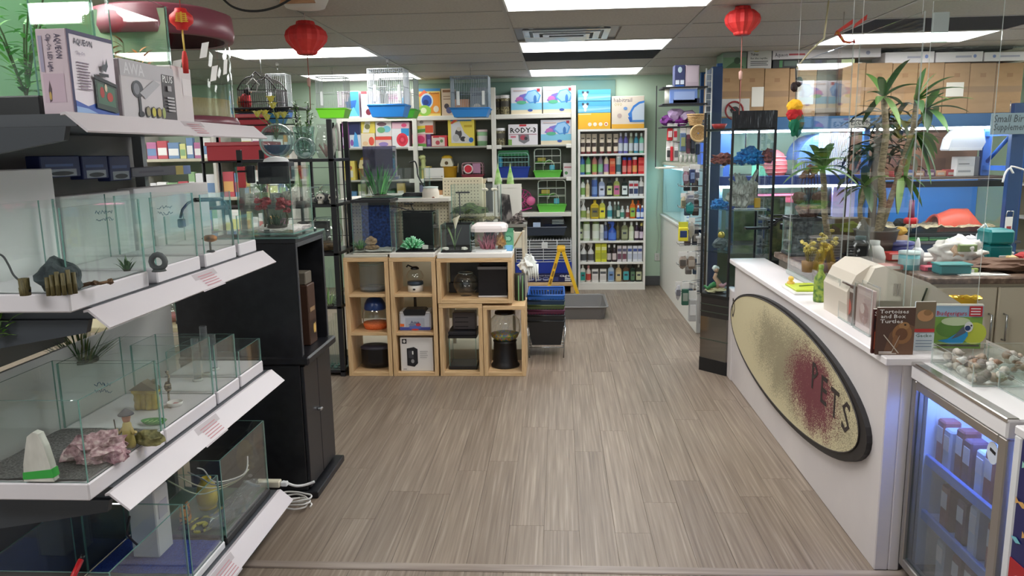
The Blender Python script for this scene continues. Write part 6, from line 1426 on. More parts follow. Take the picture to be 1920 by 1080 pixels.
carton('cream box picturing a blue-framed hamster home, lettered habitrail','box',1147,180,1208,241,YW,.24,(226,214,200),z=zt,prints=[('r',0,0,1,.14,(240,180,60)),('t','habitrail',.06,.82,.13,(140,132,136),.56),('t','OVO',.08,.70,.10,(190,176,120),.24),('p',[(.55,.3),(.6,.55),(.72,.72),(.88,.8),(1,.82),(1,.25),(.62,.22)],(200,214,230)),('p',[(.5,.45),(.55,.5),(.66,.7),(.84,.82),(1,.85),(1,.79),(.85,.75),(.7,.64),(.62,.5),(.64,.22),(.56,.3)],(60,130,214)),('p',[(.5,.35),(.6,.35),(.64,.2),(.56,.2)],(40,100,190)),('e',.42,.62,.06,.05,(110,150,206)),('e',.24,.4,.07,.07,(190,170,166)),('r',.62,.2,1,.26,(80,140,206))])
# caution sign, grey tray
def aframe():
 ax,az=P(1052,466,Y=8.10).x,P(1052,466,Y=8.10).z
 t=thing('caution_sign','yellow folding floor caution sign seen edge-on behind the shopping baskets','floor sign',(ax,8.10,0))
 Y_=C(238,190,40,.4)
 for s,ex in((-1,P(1020,560,Y=8.0).x-ax),(1,P(1090,577,Y=7.95).x-ax)):
  n=Vector((-(az),0,ex)).normalized()
  top=Vector((s*.012,0,az));bot=Vector((ex,0,.0));d=(bot-top).normalized();n=Vector((d.z,0,-d.x))*.016
  vs=[]
  for y in(-.06,.14):
   for p in(top-n,top+n,bot+n,bot-n):vs.append((p.x,y,max(0,p.z)))
  b=MB().add(vs,[(0,1,2,3),(7,6,5,4),(0,4,5,1),(1,5,6,2),(2,6,7,3),(3,7,4,0)]).build('panel',Y_,t)
  if s<0:
   m=MB()
   for k in range(3):
    u0,u1=.25+.14*k,.35+.14*k;q=top.lerp(bot,u0);r=top.lerp(bot,u1);m.quad((q.x-n.x*.6,-.0612,q.z-n.z*.6),(q.x+n.x*.6,-.0612,q.z+n.z*.6),(r.x+n.x*.6,-.0612,r.z+n.z*.6),(r.x-n.x*.6,-.0612,r.z-n.z*.6))
   m.build('faded_print',C(150,110,40,.5),t)
 MB().rbox(-.045,-.065,az-.03,.045,.145,az+.02,.012).build('hinge_cap',C(226,176,40,.4),t)
aframe()
def tray():
 v0=P(1062,600,Z=0);v1=P(1138,600,Z=0);X0,X1=v0.x-.12,v1.x+.005;yb=v0.y+.66
 t=thing('litter_tray','large grey plastic litter tray on the floor before the bookcase','tray',((X0+X1)/2,(v0.y+yb)/2,0));a,b,h=(X1-X0)/2,(yb-v0.y)/2,.125
 def ring(s,e,z):
  r=.05;p=[]
  for cx,cy,a0 in((a*s-r,b*s-r,0),(-a*s+r,b*s-r,PI/2),(-a*s+r,-b*s+r,PI),(a*s-r,-b*s+r,1.5*PI)):
   for k in range(4):p.append((cx+r*math.cos(a0+k*PI/6),cy+r*math.sin(a0+k*PI/6),z))
  return p
 lv=[ring(.90,0,0),ring(.98,0,h-.006),ring(1.03,0,h-.006),ring(1.03,0,h),ring(.965,0,h),ring(.88,0,.008)]
 n=16;m=MB();m.add([p for l in lv for p in l],[list(range(n))]+[[k*n+i,k*n+(i+1)%n,(k+1)*n+(i+1)%n,(k+1)*n+i]for k in range(5)for i in range(n)]+[[5*n+i for i in range(n)]])
 m.build('tray_body',C(118,116,116,.45),t)
 r=MB().tube([(x,y,z+.001)for x,y,z in lv[3]],.007,6,closed=True);r.build('rim',C(132,130,130,.4),t)
tray()
t=thing('wall_outlet','white wall outlet with plug on the green back wall','outlet',XYZ(1232,482,9.185));MB().rbox(-.03,-.004,-.045,.03,.014,.045,.003).build('cover_plate',C(226,228,224,.4),t)
for s in(-.022,.018):MB().rbox(-.012,-.02 if s>0 else-.008,s-.012,.012,-.004,s+.014,.003).build('socket',C(206,206,200,.4),t)
cord('thin pale cord running down the green wall to the outlet',[XYZ(1235,345,9.19),XYZ(1231,400,9.19),XYZ(1234,440,9.19),XYZ(1231,474,9.185)],.004,(190,206,190))
# hanging bird cages
def bird_cage(label,px0,px1,py0,py1,pyt,Y,tray,wire,dome=None,hook=True,feeder=True,trayw=1.05,group=None,depth=None):
 X0,X1,Z0,Z1=FR(px0,py0,px1,py1,Y);zt=P((px0+px1)/2,pyt,Y=Y).z-Z0;h=Z1-Z0;a=(X1-X0)/2;b=depth or a*.8
 t=thing('bird_cage',label,'cage',((X0+X1)/2,Y+b,Z0),group)
 m=MB();A=[(-a*.86,-b*.86),(a*.86,-b*.86),(a*.86,b*.86),(-a*.86,b*.86)];B=[(-a*trayw,-b*trayw),(a*trayw,-b*trayw),(a*trayw,b*trayw),(-a*trayw,b*trayw)]
 m.add([(x,y,0)for x,y in A]+[(x,y,zt)for x,y in B]+[(x*.95,y*.95,zt)for x,y in B],[(3,2,1,0)]+[(i,(i+1)%4,(i+1)%4+4,i+4)for i in range(4)]+[(i+4,(i+1)%4+4,(i+1)%4+8,i+8)for i in range(4)]+[(8,9,10,11)])
 m.build('tray',C(*tray,rough=.35),t);MB().tube([(x,y,zt)for x,y in B],.008,6,closed=True).build('tray_rim',C(*tray,rough=.35),t)
 wm=C(*wire,rough=.4,metal=.2);vb=MB();nv=max(10,int(2*a/.017))
 def top(x):
  if dome is None:return h
  u=abs(x/a);k=1-.26*(1-(1-min(1,u))**.8)if True else 1
  return h*(1-.10*min(1,u/.25)-.24*max(0,(u-.25)/.75)**2.2)
 R_=.0028 if dome else .0018
 for k in range(nv+1):
  x=-a+2*a*k/nv
  for s in(-1,1):vb.tube([(x,s*b,zt),(x,s*b,top(x))],R_,3,caps=False)
  vb.tube([(x,-b,top(x)),(x,b,top(x))],R_,3,caps=False)
 nd=int(2*b/.017)
 for k in range(nd+1):
  y=-b+2*b*k/nd
  for s in(-1,1):vb.tube([(s*a,y,zt),(s*a,y,top(a))],R_,3,caps=False)
 stuff(vb.build('cage_bars',wm,t))
 fr=MB()
 for z in(zt+.01,zt+(top(a)-zt)*.5,top(a)-.004):fr.tube([(-a,-b,z),(a,-b,z),(a,b,z),(-a,b,z)],.003,5,closed=True)
 for s in(-1,1):
  fr.tube([(-a+2*a*k/16,s*b,top(-a+2*a*k/16))for k in range(17)],.005 if dome else .003,5)
  for q in(-1,1):fr.tube([(q*a,s*b,zt),(q*a,s*b,top(a))],.003,5)
 fr.build('cage_frame',wm,t)
 if feeder:
  for s in(-.6,.75):MB().rbox(a*s-.014,-b-.012,zt+.03,a*s+.014,-b-.003,zt+h*.42,.003).build('feeder',C(226,230,230,.4),t)
 if hook:
  H_=CEIL-Z0-.012
  MB().tube([(0,0,h),(0,0,H_)],.0028,5).build('hanging_hook',STEEL,t);MB().rbox(-.012,-.012,H_-.02,.012,.012,H_+.008,.002).build('ceiling_clip',C(190,188,184,.4),t)
 return t
GC='white wire bird cages hung from the ceiling'
bird_cage('white wire bird cage with lime green tray hung left of the aisle',593,645,143,221,204,7.5,(120,214,50),(206,212,214),group=GC)
bird_cage('white wire bird cage with bright blue tray, front of the middle pair',690,757,128,219,197,6.9,(50,140,226),(214,218,222),group=GC)
bird_cage('white wire bird cage with green tray just behind the blue-tray cage',712,776,146,221,206,7.7,(90,200,70),(206,214,214),group=GC)
bird_cage('grey wire bird cage with blue tray hung by the white shelf post',845,915,142,219,203,7.5,(50,136,214),(150,160,170),group=GC)
bird_cage('white wire cage with blue tray half hidden behind the black arched cage',500,537,138,222,208,7.0,(80,130,206),(190,194,196),group=GC)
t=bird_cage('black arched bird cage with star swing and blue tray above the red boxes',446,518,134,231,214,6.2,(70,150,206),(44,38,40),dome=True,hook=True,feeder=False)
a_=Vector(XYZ(474,165,6.18));sw=thing('cage_swing','white star-shaped wire swing hung on the front of the black arched cage','swing',tuple(a_))
pts=[Vector(XYZ(x,y,6.18))-a_ for x,y in((474,146),(486,159),(483,160),(481,171),(467,171),(465,160),(461,159))]
MB().tube(pts,.004,5,closed=True).build('star_wire',C(232,232,232,.4),sw);MB().tube([pts[0],pts[0]+Vector((0,0,.03))],.003,5).build('hook',STEEL,sw)
v=XYZ(462,206,6.25);t=thing('parrot_toy','red plush parrot toy perched inside the black arched cage','toy',v)
MB().blob(.05,.045,.065,0,0,.07,.15,2,3,2).build('body',C(176,30,36,.8),t);MB().blob(.03,.03,.03,.025,-.01,.145,.1,2,2,2).build('head',C(36,30,32,.8),t)
MB().lathe([(0,.04),(.012,.02),(.016,0),(0,0)],8).xf(lambda v:Vector((v.x+.045+v.z*.3,v.y-.02,.145-v.z*.4))).build('beak',C(236,196,150,.6),t)
MB().blob(.02,.014,.05,-.045,-.02,.06,.1,2,3,2).build('wing',C(236,176,110,.7),t)
for s in(-.02,.02):MB().rbox(s-.012,-.05,-.01,s+.012,-.02,.012,.004).build('foot',C(230,130,60,.7),t)
MB().rbox(-.09,-.02,-.02,.09,.02,-.008,.003).build('perch',C(130,100,70,.7),t)
# paper lanterns and things hung from the ceiling
def lantern(label,px,py0,py1,hw,Y,tassel_y,seed):
 Z1=P(px,py0,Y=Y).z;Z0=P(px,py1,Y=Y).z;x=P(px,(py0+py1)/2,Y=Y).x;R=abs(P(px+hw,(py0+py1)/2,Y=Y).x-x)
 t=thing('paper_lantern',label,'lantern',(x,Y,Z0));h=Z1-Z0;n=26;rd=noisy('red_tissue',[(.35,(196,36,40)),(.65,(228,64,60))],6,rough=.6)
 prof=[(.40,0),(.48,.04),(.50,.10),(.72,.22),(.95,.40),(1.0,.55),(.93,.70),(.70,.84),(.45,.90),(.42,.98),(.40,1.0)]
 m=MB();vs=[]
 for r,z in prof:
  for k in range(n):
   rr=R*r*(1 if k%2 else .90);vs.append((rr*math.cos(2*PI*k/n),rr*math.sin(2*PI*k/n),h*z))
 m.add(vs,[[i*n+k,i*n+(k+1)%n,(i+1)*n+(k+1)%n,(i+1)*n+k]for i in range(len(prof)-1)for k in range(n)]);m.build('paper_shade',rd,t)
 MB().lathe([(0,0),(R*.38,0)],14).build('bottom_disc',C(150,26,30,.7),t)
 MB().tube([(0,0,h*.9),(0,0,CEIL-Z0-.002)],.002,5).build('hanging_string',C(214,196,190,.6),t)
 zb_=P(px,tassel_y,Y=Y).z-Z0
 MB().tube([(0,0,.0),(.003,0,zb_*.6),(0,0,zb_)],.003,5).build('tassel_cord',C(150,90,80,.6),t)
 MB().lathe([(0,zb_*.5+.03),(.012,zb_*.5+.02),(.010,zb_*.5-.02),(0,zb_*.5-.03)],8).build('bead',C(190,150,140,.6),t)
lantern('red paper lantern hanging before the left ceiling light',574,40,103,39,4.7,205,1)
lantern('red paper lantern hanging above the cartons right of the aisle',1392,12,66,34,4.9,215,2)
def small_lantern():
 Y=2.62;v=P(340,36,Y=Y);t=thing('lucky_charm','small red and gold hanging charm with tassel in front of the maroon hood','charm',(v.x,Y,v.z))
 MB().lathe([(0,-.034),(.018,-.034),(.020,-.026),(.036,-.012),(.038,0),(.036,.012),(.020,.026),(.018,.034),(0,.034)],18).build('charm_body',C(206,34,34,.5),t)
 m=MB()
 for k in range(5):m.box(-.020+.001*k,-.0395,-.014+.0062*k,.020-.001*k,-.0385,-.0105+.0062*k)
 t.rotation_euler=(0,0,math.atan2(-v.x,Y))
 m.box(-.003,-.0402,-.016,.003,-.0392,.018);m.box(-.016,-.0402,-.010,-.012,-.0392,.010);m.box(.012,-.0402,-.010,.016,-.0392,.010);m.build('gold_character',C(226,176,60,.4),t)
 MB().tube([(0,0,.034),(0,0,CEIL-v.z)],.0016,5).build('string',C(170,70,70,.6),t)
 MB().tube([(0,0,-.034),(.001,0,-.11)],.003,6).build('gold_cord',C(222,186,90,.5),t);MB().lathe([(0,-.10),(.006,-.105),(.010,-.13),(.009,-.175),(0,-.175)],10).build('tassel',C(196,44,40,.7),t)
small_lantern()
def drum():
 Y=4.1;v=P(572,3,Y=Y);t=thing('hanging_drum','round white-rimmed hanging basket with wooden inside at top of frame','basket',(v.x,Y,v.z-.03))
 MB().lathe([(0,0),(.10,0),(.125,.05),(.13,.12),(.122,.12),(.115,.05),(.0,.02)],24).build('drum_shell',C(214,208,204,.5),t)
 MB().lathe([(.12,.11),(.134,.115),(.134,.13),(.12,.13)],24).build('rim',C(226,222,216,.4),t)
 MB().prism([(-.09,.0),(.09,.0),(.07,.05),(-.06,.07)],-.132,-.112,axis='y').build('wood_panel',noisy('warm_wood',[(.3,(150,100,66)),(.7,(196,150,110))],6,(1,1,8)),t)
 MB().tube([(0,0,.12),(0,0,CEIL-t.location.z)],.006,6).build('hanger',STEEL,t)
drum()
cord('black cable drooping from the ceiling left of the red lantern',[P(418,-2,Y=3.9),P(435,12,Y=3.9),P(460,20,Y=3.9),P(490,20,Y=3.9),P(520,12,Y=3.9),P(545,-2,Y=3.9)],.006,(24,24,26))
# service counter and its oval sign
CW=noisy('counter_white',[(.4,(212,205,206)),(.6,(220,213,213))],2,rough=.4)
def counter():
 t=thing('service_counter','long white service counter with narrow ledge facing the aisle','counter',(1.35,4.1,0))
 def bx(X0,Y0,Z0,X1,Y1,Z1,r=.004):return MB().rbox(X0-1.35,Y0-4.1,Z0,X1-1.35,Y1-4.1,Z1,r)
 bx(1.207,2.81,0,1.26,5.30,.822).build('front_panel',CW,t)
 bx(1.26,2.81,0,1.30,2.85,.822).build('end_panel',CW,t)
 bx(1.198,5.30,0,1.25,5.47,.64).build('end_post',CW,t)
 bx(1.190,2.795,.822,1.44,5.44,.852).build('ledge',C(236,230,232,.35),t)
 bx(1.44,2.86,.70,1.95,4.42,.735).build('work_surface',C(150,140,130,.5),t)
 bx(1.90,2.86,0,1.93,4.42,.70).build('rear_leg_panel',C(170,164,158,.5),t)
counter()
def oval_sign():
 cy,cz,ry,rz=4.10,.482,1.20,.288
 t=thing('oval_sign','large cream oval shop sign with black border, worn maroon patch and PETS lettering','sign',(1.207,cy,cz))
 m=MB();m.prism(ell(0,0,ry,rz,64),-.022,0,axis='x');m.build('sign_board',C(26,24,28,.5),t)
 mat,nt,p=NM('worn_cream_sign',.6)
 tc=node(nt,'ShaderNodeTexCoord');n1=node(nt,'ShaderNodeTexNoise');n1.inputs['Scale'].default_value=190;n1.inputs['Detail'].default_value=2
 n2=node(nt,'ShaderNodeTexNoise');n2.inputs['Scale'].default_value=5;n2.inputs['Detail'].default_value=4
 nt.links.new(tc.outputs['Object'],n1.inputs['Vector']);nt.links.new(tc.outputs['Object'],n2.inputs['Vector'])
 sx=node(nt,'ShaderNodeSeparateXYZ');nt.links.new(tc.outputs['Object'],sx.inputs[0])
 def mth(op,a,b=None):
  q=node(nt,'ShaderNodeMath',operation=op)
  for i,v in enumerate((a,b)):
   if v is None:continue
   if isinstance(v,(int,float)):q.inputs[i].default_value=v
   else:nt.links.new(v,q.inputs[i])
  return q.outputs[0]
 def spot(y0,z0,ry_,rz_):
  a=mth('POWER',mth('DIVIDE',mth('SUBTRACT',sx.outputs[1],y0),ry_),2);b=mth('POWER',mth('DIVIDE',mth('SUBTRACT',sx.outputs[2],z0),rz_),2)
  return mth('SUBTRACT',1.0,mth('ADD',a,b))
 def mask(sp,w=.9):
  return mth('GREATER_THAN',mth('ADD',mth('ADD',mth('MULTIPLY',sp,.34),mth('MULTIPLY',n1.outputs[0],w)),mth('MULTIPLY',n2.outputs[0],.35)),.74)
 maroon=mask(spot(-.52,.0,.42,.22));grey=mask(mth('SUBTRACT',spot(-.25,.02,1.0,.27),.12))
 mx1=node(nt,'ShaderNodeMixRGB');mx1.inputs[1].default_value=rgba((204,193,158));mx1.inputs[2].default_value=rgba((150,140,114));nt.links.new(grey,mx1.inputs[0])
 mx2=node(nt,'ShaderNodeMixRGB');mx2.inputs[2].default_value=rgba((112,52,62));nt.links.new(mx1.outputs[0],mx2.inputs[1]);nt.links.new(maroon,mx2.inputs[0])
 nt.links.new(mx2.outputs[0],p.inputs['Base Color'])
 MB().prism(ell(.022,.004,ry-.052,rz-.018,64),-.0245,-.0215,axis='x').build('sign_face',mat,t)
 m=MB();m.tube([(-.0243,(ry-.052)*math.cos(k*PI/32)+.022,(rz-.018)*math.sin(k*PI/32)+.004)for k in range(64)],.0035,5,closed=True);m.build('border_line',C(52,46,44,.5),t)
 m=MB();fn=lambda u,v:(-.0258,-u,v)
 put_text(m,'D',fn,-1.13,.00,.13,0,.075)
 put_text(m,'P',fn,.545,.02,.13,0,.085);put_text(m,'E',fn,.675,-.005,.13,0,.08);put_text(m,'T',fn,.80,-.02,.13,0,.10);put_text(m,'S',fn,.94,-.035,.135,0,.09)
 m.build('lettering',C(40,32,34,.5),t)
oval_sign()
# glass-door fridge and blue freezer at the near end of the counter
def fridge():
 x0,x1,y0,y1,zt=1.29,1.86,2.19,2.795,.835
 t=thing('display_fridge','glass-door fridge with silver frame and blue-lit packets inside','fridge',((x0+x1)/2,(y0+y1)/2,0));a,b=(x1-x0)/2,(y1-y0)/2
 W_=C(226,228,232,.4)
 for s,pn in((-1,'side_wall'),(1,'side_wall')):MB().box(-a+.05,(-b if s<0 else b-.025),.05,a,(-b+.025 if s<0 else b),zt-.06).build(pn,W_,t)
 MB().box(a-.02,-b,.05,a,b,zt-.06).build('back_wall',W_,t);MB().box(-a+.05,-b,0,a,b,.05).build('bottom',C(60,62,66,.5),t)
 MB().rbox(-a-.006,-b-.004,zt-.06,a,b+.004,zt,.006).build('top',C(232,228,230,.35),t)
 SIL=C(176,172,168,.28,.85)
 d=MB().rbox(-a,-b,.04,-a+.035,-b+.045,zt-.062,.004).build('door_frame',SIL,t)
 for q in((b-.028,.04,b,zt-.062),(-b+.045,.04,b-.028,.075),(-b+.045,zt-.095,b-.028,zt-.062)):MB().rbox(-a,q[0],q[1],-a+.035,q[2],q[3],.004).build('door_frame',SIL,t)
 MB().pane(-a+.012,-b+.045,.075,-a+.018,b-.028,zt-.095).build('door_glass',[glass('fridge_glass',(226,232,236),haze=.10,hazecol=(150,156,164)),GLED],t)
 MB().rbox(-a-.008,-b-.002,zt-.012,-a+.03,b+.002,zt+.004,.003).build('edge_trim',C(206,204,202,.2,.95),t)
 MB().box(-a+.06,-b+.06,zt-.085,-a+.085,b-.06,zt-.07).build('light_tube',C(125,160,255,.5,emit=45),t);MB().box(a-.10,-b+.06,zt-.085,a-.07,b-.06,zt-.07).build('light_tube',C(150,180,255,.5,emit=45),t)
 for z in(.26,.475):
  s=MB().rbox(-a+.07,-b+.027,z-.012,a-.02,b-.027,z,.003).build('shelf',C(150,170,220,.3,alpha=1),t)
  MB().rbox(-a+.055,-b+.027,z-.02,-a+.07,b-.027,z+.02,.003).build('shelf_rail',C(110,140,206,.3),s)
 m=MB();m.prism(ell(-.22,.70,.03,.035,20),-a+.0095,-a+.0115,axis='x');st=m.build('round_sticker',C(206,214,230,.5),t)
 m=MB();m.prism([(-.238,.708),(-.208,.714),(-.206,.704),(-.236,.698)],-a+.0085,-a+.0095,axis='x');m.build('sticker_print',C(20,22,26,.5),t)
 MB().rbox(a-.14,-b+.03,.645,a-.02,b-.2,.675,.003).build('white_ledge',C(226,228,236,.4),t)
fridge()
r_=random.Random(15)
pcols=[((120,60,56),'reddish brown'),((170,176,190),'silver'),((150,80,76),'rusty red'),((190,196,214),'pale grey'),((96,60,80),'plum')]
for row,(z,rn)in enumerate(((.475,'upper'),(.26,'middle'),(.052,'lower'))):
 for k in range(8 if row==0 else 5):
  c,nm=pcols[(k+row)%5];h=.155+.012*(k%3);yy=2.26+k*(.066 if row==0 else .095)
  t=thing('food_packet','%s frozen food packet, %s from the hinge side on the %s fridge shelf'%(nm,ORDW[k],rn),'packet',(1.372+.008*(k%2),yy,z),'frozen packets on the %s fridge shelf'%rn)
  MB().rbox(-.012,-.026,0,.05,.026,h,.006).build('packet_body',C(*c,rough=.4),t);MB().rbox(-.0135,-.02,h*.5,-.0118,.02,h*.85,.0006).build('label',C(214,206,206,.5),t)
def freezer():
 x0,x1,y0,y1=1.30,1.9,1.55,2.165
 t=thing('chest_freezer','navy freezer side with swimming fish print and red foot, right edge of frame','freezer',((x0+x1)/2,(y0+y1)/2,0));a,b=(x1-x0)/2,(y1-y0)/2
 MB().rbox(-a,-b,0,a,b,.80,.006).build('freezer_body',C(18,24,92,.3),t);MB().rbox(-a-.004,b-.03,0,a,b+.004,.80,.004).build('corner_trim',C(222,222,226,.3),t)
 MB().rbox(-a-.006,-b,.80,a,b+.004,.828,.004).build('rim',C(222,218,220,.35),t)
 zr=P(1905,1052,X=1.30).z
 MB().box(-a-.003,-b,.0,-a-.001,b-.032,zr).build('red_foot_band',C(176,24,36,.4),t)
 m=MB();cy=b-.10;m.prism(ell(cy,zr-.09,.06,.06,24),-a-.005,-a-.0035,axis='x',m=0);m.prism(ell(cy,zr-.09,.048,.048,24),-a-.0065,-a-.005,axis='x',m=1);m.prism(ell(cy,zr-.09,.02,.03,16),-a-.008,-a-.0065,axis='x',m=0);m.build('ring_emblem',[C(230,228,230,.4),C(176,24,36,.4)],t)
 m=MB();rr=random.Random(3)
 for k in range(10):
  y=b-.05-.055*(k%4)-.01*k/3;z=zr+.06+.028*k;m.add([(-a-.0025,y-.022,z),(-a-.0025,y,z+.010),(-a-.0025,y+.02,z+.004),(-a-.0025,y+.034,z+.014),(-a-.0025,y+.034,z-.008),(-a-.0025,y+.02,z),(-a-.0025,y,z-.008)],[(0,1,2,3,4,5,6)],k%3)
 m.build('fish_print',[C(120,190,206,.4),C(210,160,90,.4),C(150,206,190,.4)],t)
freezer()
# shell trays on the fridge
def box_tray(label,x0,y0,x1,y1,z,h,mat=None,cat='tray'):
 t=thing('clear_tray',label,cat,((x0+x1)/2,(y0+y1)/2,z),None);a,b=(x1-x0)/2,(y1-y0)/2;g=[mat or GL,PLEXE]
 for q in((-a,-b,a,-b+.004),(-a,b-.004,a,b),(-a,-b+.004,-a+.004,b-.004),(a-.004,-b+.004,a,b-.004)):MB().pane(q[0],q[1],.004,q[2],q[3],h).build('tray_wall',g,t)
 MB().pane(-a,-b,0,a,b,.004).build('tray_floor',g,t);return t
box_tray('clear acrylic tray of white shells, left on the fridge top',1.345,2.50,1.53,2.785,.836,.075)
box_tray('clear acrylic tray of brown shells, right on the fridge top',1.54,2.50,1.80,2.785,.836,.075)
box_tray('round-cornered clear tray of stones nearest the camera on the fridge top',1.42,2.30,1.70,2.49,.836,.055)
r_=random.Random(21)
SHC=[((226,216,204),'cream'),((206,186,166),'tan'),((236,232,226),'white'),((176,140,116),'brown'),((150,140,132),'grey')]
def shell(x,y,z,s,i,tr):
 c,nm=SHC[i%5]
 t=thing('sea_shell','%s sea shell lying in the %s tray'%(nm,tr),'shell',(x,y,z),'%s shells in the %s tray'%(nm,tr),r_.random()*6.28)
 m=MB();m.lathe([(0,-s*1.1),(s*.25,-s*.7),(s*.30,-s*.55),(s*.52,-s*.3),(s*.50,-s*.2),(s*.72,.1*s),(s*.62,s*.5),(s*.3,s*.75),(0,s*.8)],9)
 m.xf(lambda v:Vector((v.x,v.z,v.y+s*.62)));m.build('shell_body',noisy('shell_%d'%(i%5),[(.4,tuple(int(q*.8)for q in c)),(.6,c)],60,rough=.5),t)
for i in range(46):shell(1.36+r_.random()*.155,2.515+r_.random()*.25,.841+.014*(i%3),r_.uniform(.014,.024),i,'left acrylic')
for i in range(46):shell(1.56+r_.random()*.22,2.515+r_.random()*.25,.841+.014*(i%3),r_.uniform(.014,.024),i+1,'right acrylic')
for i in range(12):shell(1.44+r_.random()*.24,2.32+r_.random()*.15,.841,r_.uniform(.014,.022),i+2,'nearest')
m=MB().blob(.045,.036,.03,0,0,.03,.12,1.5,3,3,0,True);tag(m.build('green_stone',C(36,70,64,.2),None,(1.53,2.40,.8405)),'smooth dark green polished stone in the nearest clear tray','stone')
m=MB().blob(.024,.02,.018,0,0,.018,.12,1.5,5,3,0,True);tag(m.build('white_stone',C(230,228,220,.4),None,(1.60,2.41,.8405)),'round white pebble beside the dark green stone','stone')
box_tray('clear tray holding neon green packets at right edge of fridge top',1.52,2.13,1.72,2.27,.836,.07)
for i,(dx,c,nm)in enumerate(((0,(110,206,40),'lime green'),(.06,(206,226,50),'yellow green'),(.115,(60,190,90),'emerald'))):
 t=thing('toy_packet','%s toy packet in the clear tray at right edge'%nm,'packet',(1.55+dx,2.2,.841));MB().blob(.03,.05,.035,0,0,.036,.35,2.5,i,2).build('packet_body',C(*c,rough=.3),t);MB().rbox(-.018,-.053,.02,.018,-.046,.05,.003).build('label',C(226,120,50,.5),t)
t=thing('stapler','red and cream stapler lying on papers behind the trays','stapler',(1.99,3.05,.738));MB().rbox(-.06,-.03,.0,.06,.03,.03,.01).build('base',C(226,214,196,.5),t);MB().rbox(-.055,-.026,.031,.055,.026,.055,.012).build('cover',C(190,40,44,.4),t)
t=thing('paper_stack','white papers with clipboard spread behind the shell trays','paper',(1.72,3.0,.736));MB().rbox(-.02,-.12,0,.2,.1,.018,.002).build('paper_sheets',C(226,226,230,.6),t);MB().rbox(.0,-.14,.018,.03,.06,.024,.003).build('clip',STEEL,t)
# books and magazine pockets on the ledge
def book(label,px0,py0,px1,py1,Y,depth,col,prints,z=.853,rz=0,lean=0):
 X0,X1,Z0,Z1=FR(px0,py0,px1,py1,Y);W,H=X1-X0,Z1-z
 t=thing('book',label,'book',((X0+X1)/2,Y,z),None,rz);m=MB().rbox(-W/2,0,0,W/2,depth,H,.001);m.build('book_block',C(*col,rough=.35),t)
 MB().box(-W/2+.002,.001,.001,W/2-.001,depth-.001,H+.0008).build('pages',C(226,222,210,.6),t)
 if prints:artwork(t,prints,lambda u,v,l:(u,-l,v),-W/2,0,W,H,'cover_print')
 return t
book('dark-spined reptile book edge showing a letter S, behind the tortoise book',1636,580,1652,672,2.855,.012,(70,30,30),[('t','S',.1,.86,.1,(226,220,214),.4),('r',.2,.1,.9,.5,(190,90,60)),('r',.1,.55,.9,.8,(40,26,30))])
book('Tortoises and Box Turtles book with white title on brown cover',1643,577,1714,673,2.84,.01,(78,50,40),[('r',0,0,1,1,(84,56,44)),('p',[(.2,0),(1,0),(1,.6),(.62,.72),(.35,.45)],(112,78,56)),('e',.68,.45,.26,.22,(150,104,64)),('e',.72,.62,.14,.08,(170,124,78)),('e',.66,.44,.16,.13,(110,70,44)),('e',.52,.28,.09,.14,(136,92,58)),('e',.74,.64,.03,.02,(20,16,14)),('t','Tortoises',.05,.885,.082,(238,234,228),.76),('t','and Box',.08,.785,.08,(238,234,228),.66),('t','Turtles',.07,.68,.08,(238,234,228),.60),('p',[(.18,.42),(.19,.44),(.62,.04),(.6,.03)],(206,196,180)),('p',[(.62,.42),(.6,.41),(.4,.04),(.42,.04)],(190,176,160)),('r',.08,.05,.42,.075,(220,214,204)),('r',.08,.02,.55,.04,(200,190,180))])
book('gecko care booklet with white foot panel between the other two books',1714,566,1752,668,2.90,.008,(200,210,216),[('r',0,.42,1,1,(126,108,86)),('e',.5,.72,.4,.12,(190,140,96)),('e',.6,.78,.2,.06,(150,110,70)),('r',0,.38,1,.45,(190,50,50)),('r',0,0,1,.36,(206,216,222)),('t','Gecko',.08,.28,.07,(60,90,80),.8),*[('r',.1,.2-.06*k,.9,.215-.06*k,(120,140,160))for k in range(3)]])
book('Budgerigars book with bright blue budgie on green cover',1751,571,1840,652,2.93,.012,(150,180,110),[('r',0,.72,1,.97,(150,180,206)),('r',0,0,1,.72,(126,166,70)),('e',.35,.45,.3,.2,(96,140,60)),('e',.85,.35,.25,.25,(196,206,70)),('e',.45,.62,.3,.1,(196,210,170)),('r',0,.97,1,1,(230,228,226)),('r',.03,.05,.97,.09,(70,60,50)),('p',[(.1,.18),(.4,.10),(.62,.12),(.72,.3),(.7,.42),(.5,.36),(.3,.22)],(40,150,210)),('p',[(.38,.22),(.6,.5),(.72,.52),(.66,.36),(.5,.26)],(90,96,110)),('e',.72,.5,.09,.12,(226,226,226)),('e',.70,.47,.06,.06,(40,60,110)),('e',.77,.53,.02,.02,(20,20,26)),('t','Budgerigars',.04,.76,.10,(186,44,60),.62),('r',.7,.74,.97,.97,(190,36,48)),*[('r',.73,.90-.06*k,.93,.925-.06*k,(236,226,226))for k in range(3)]],rz=math.radians(-3))
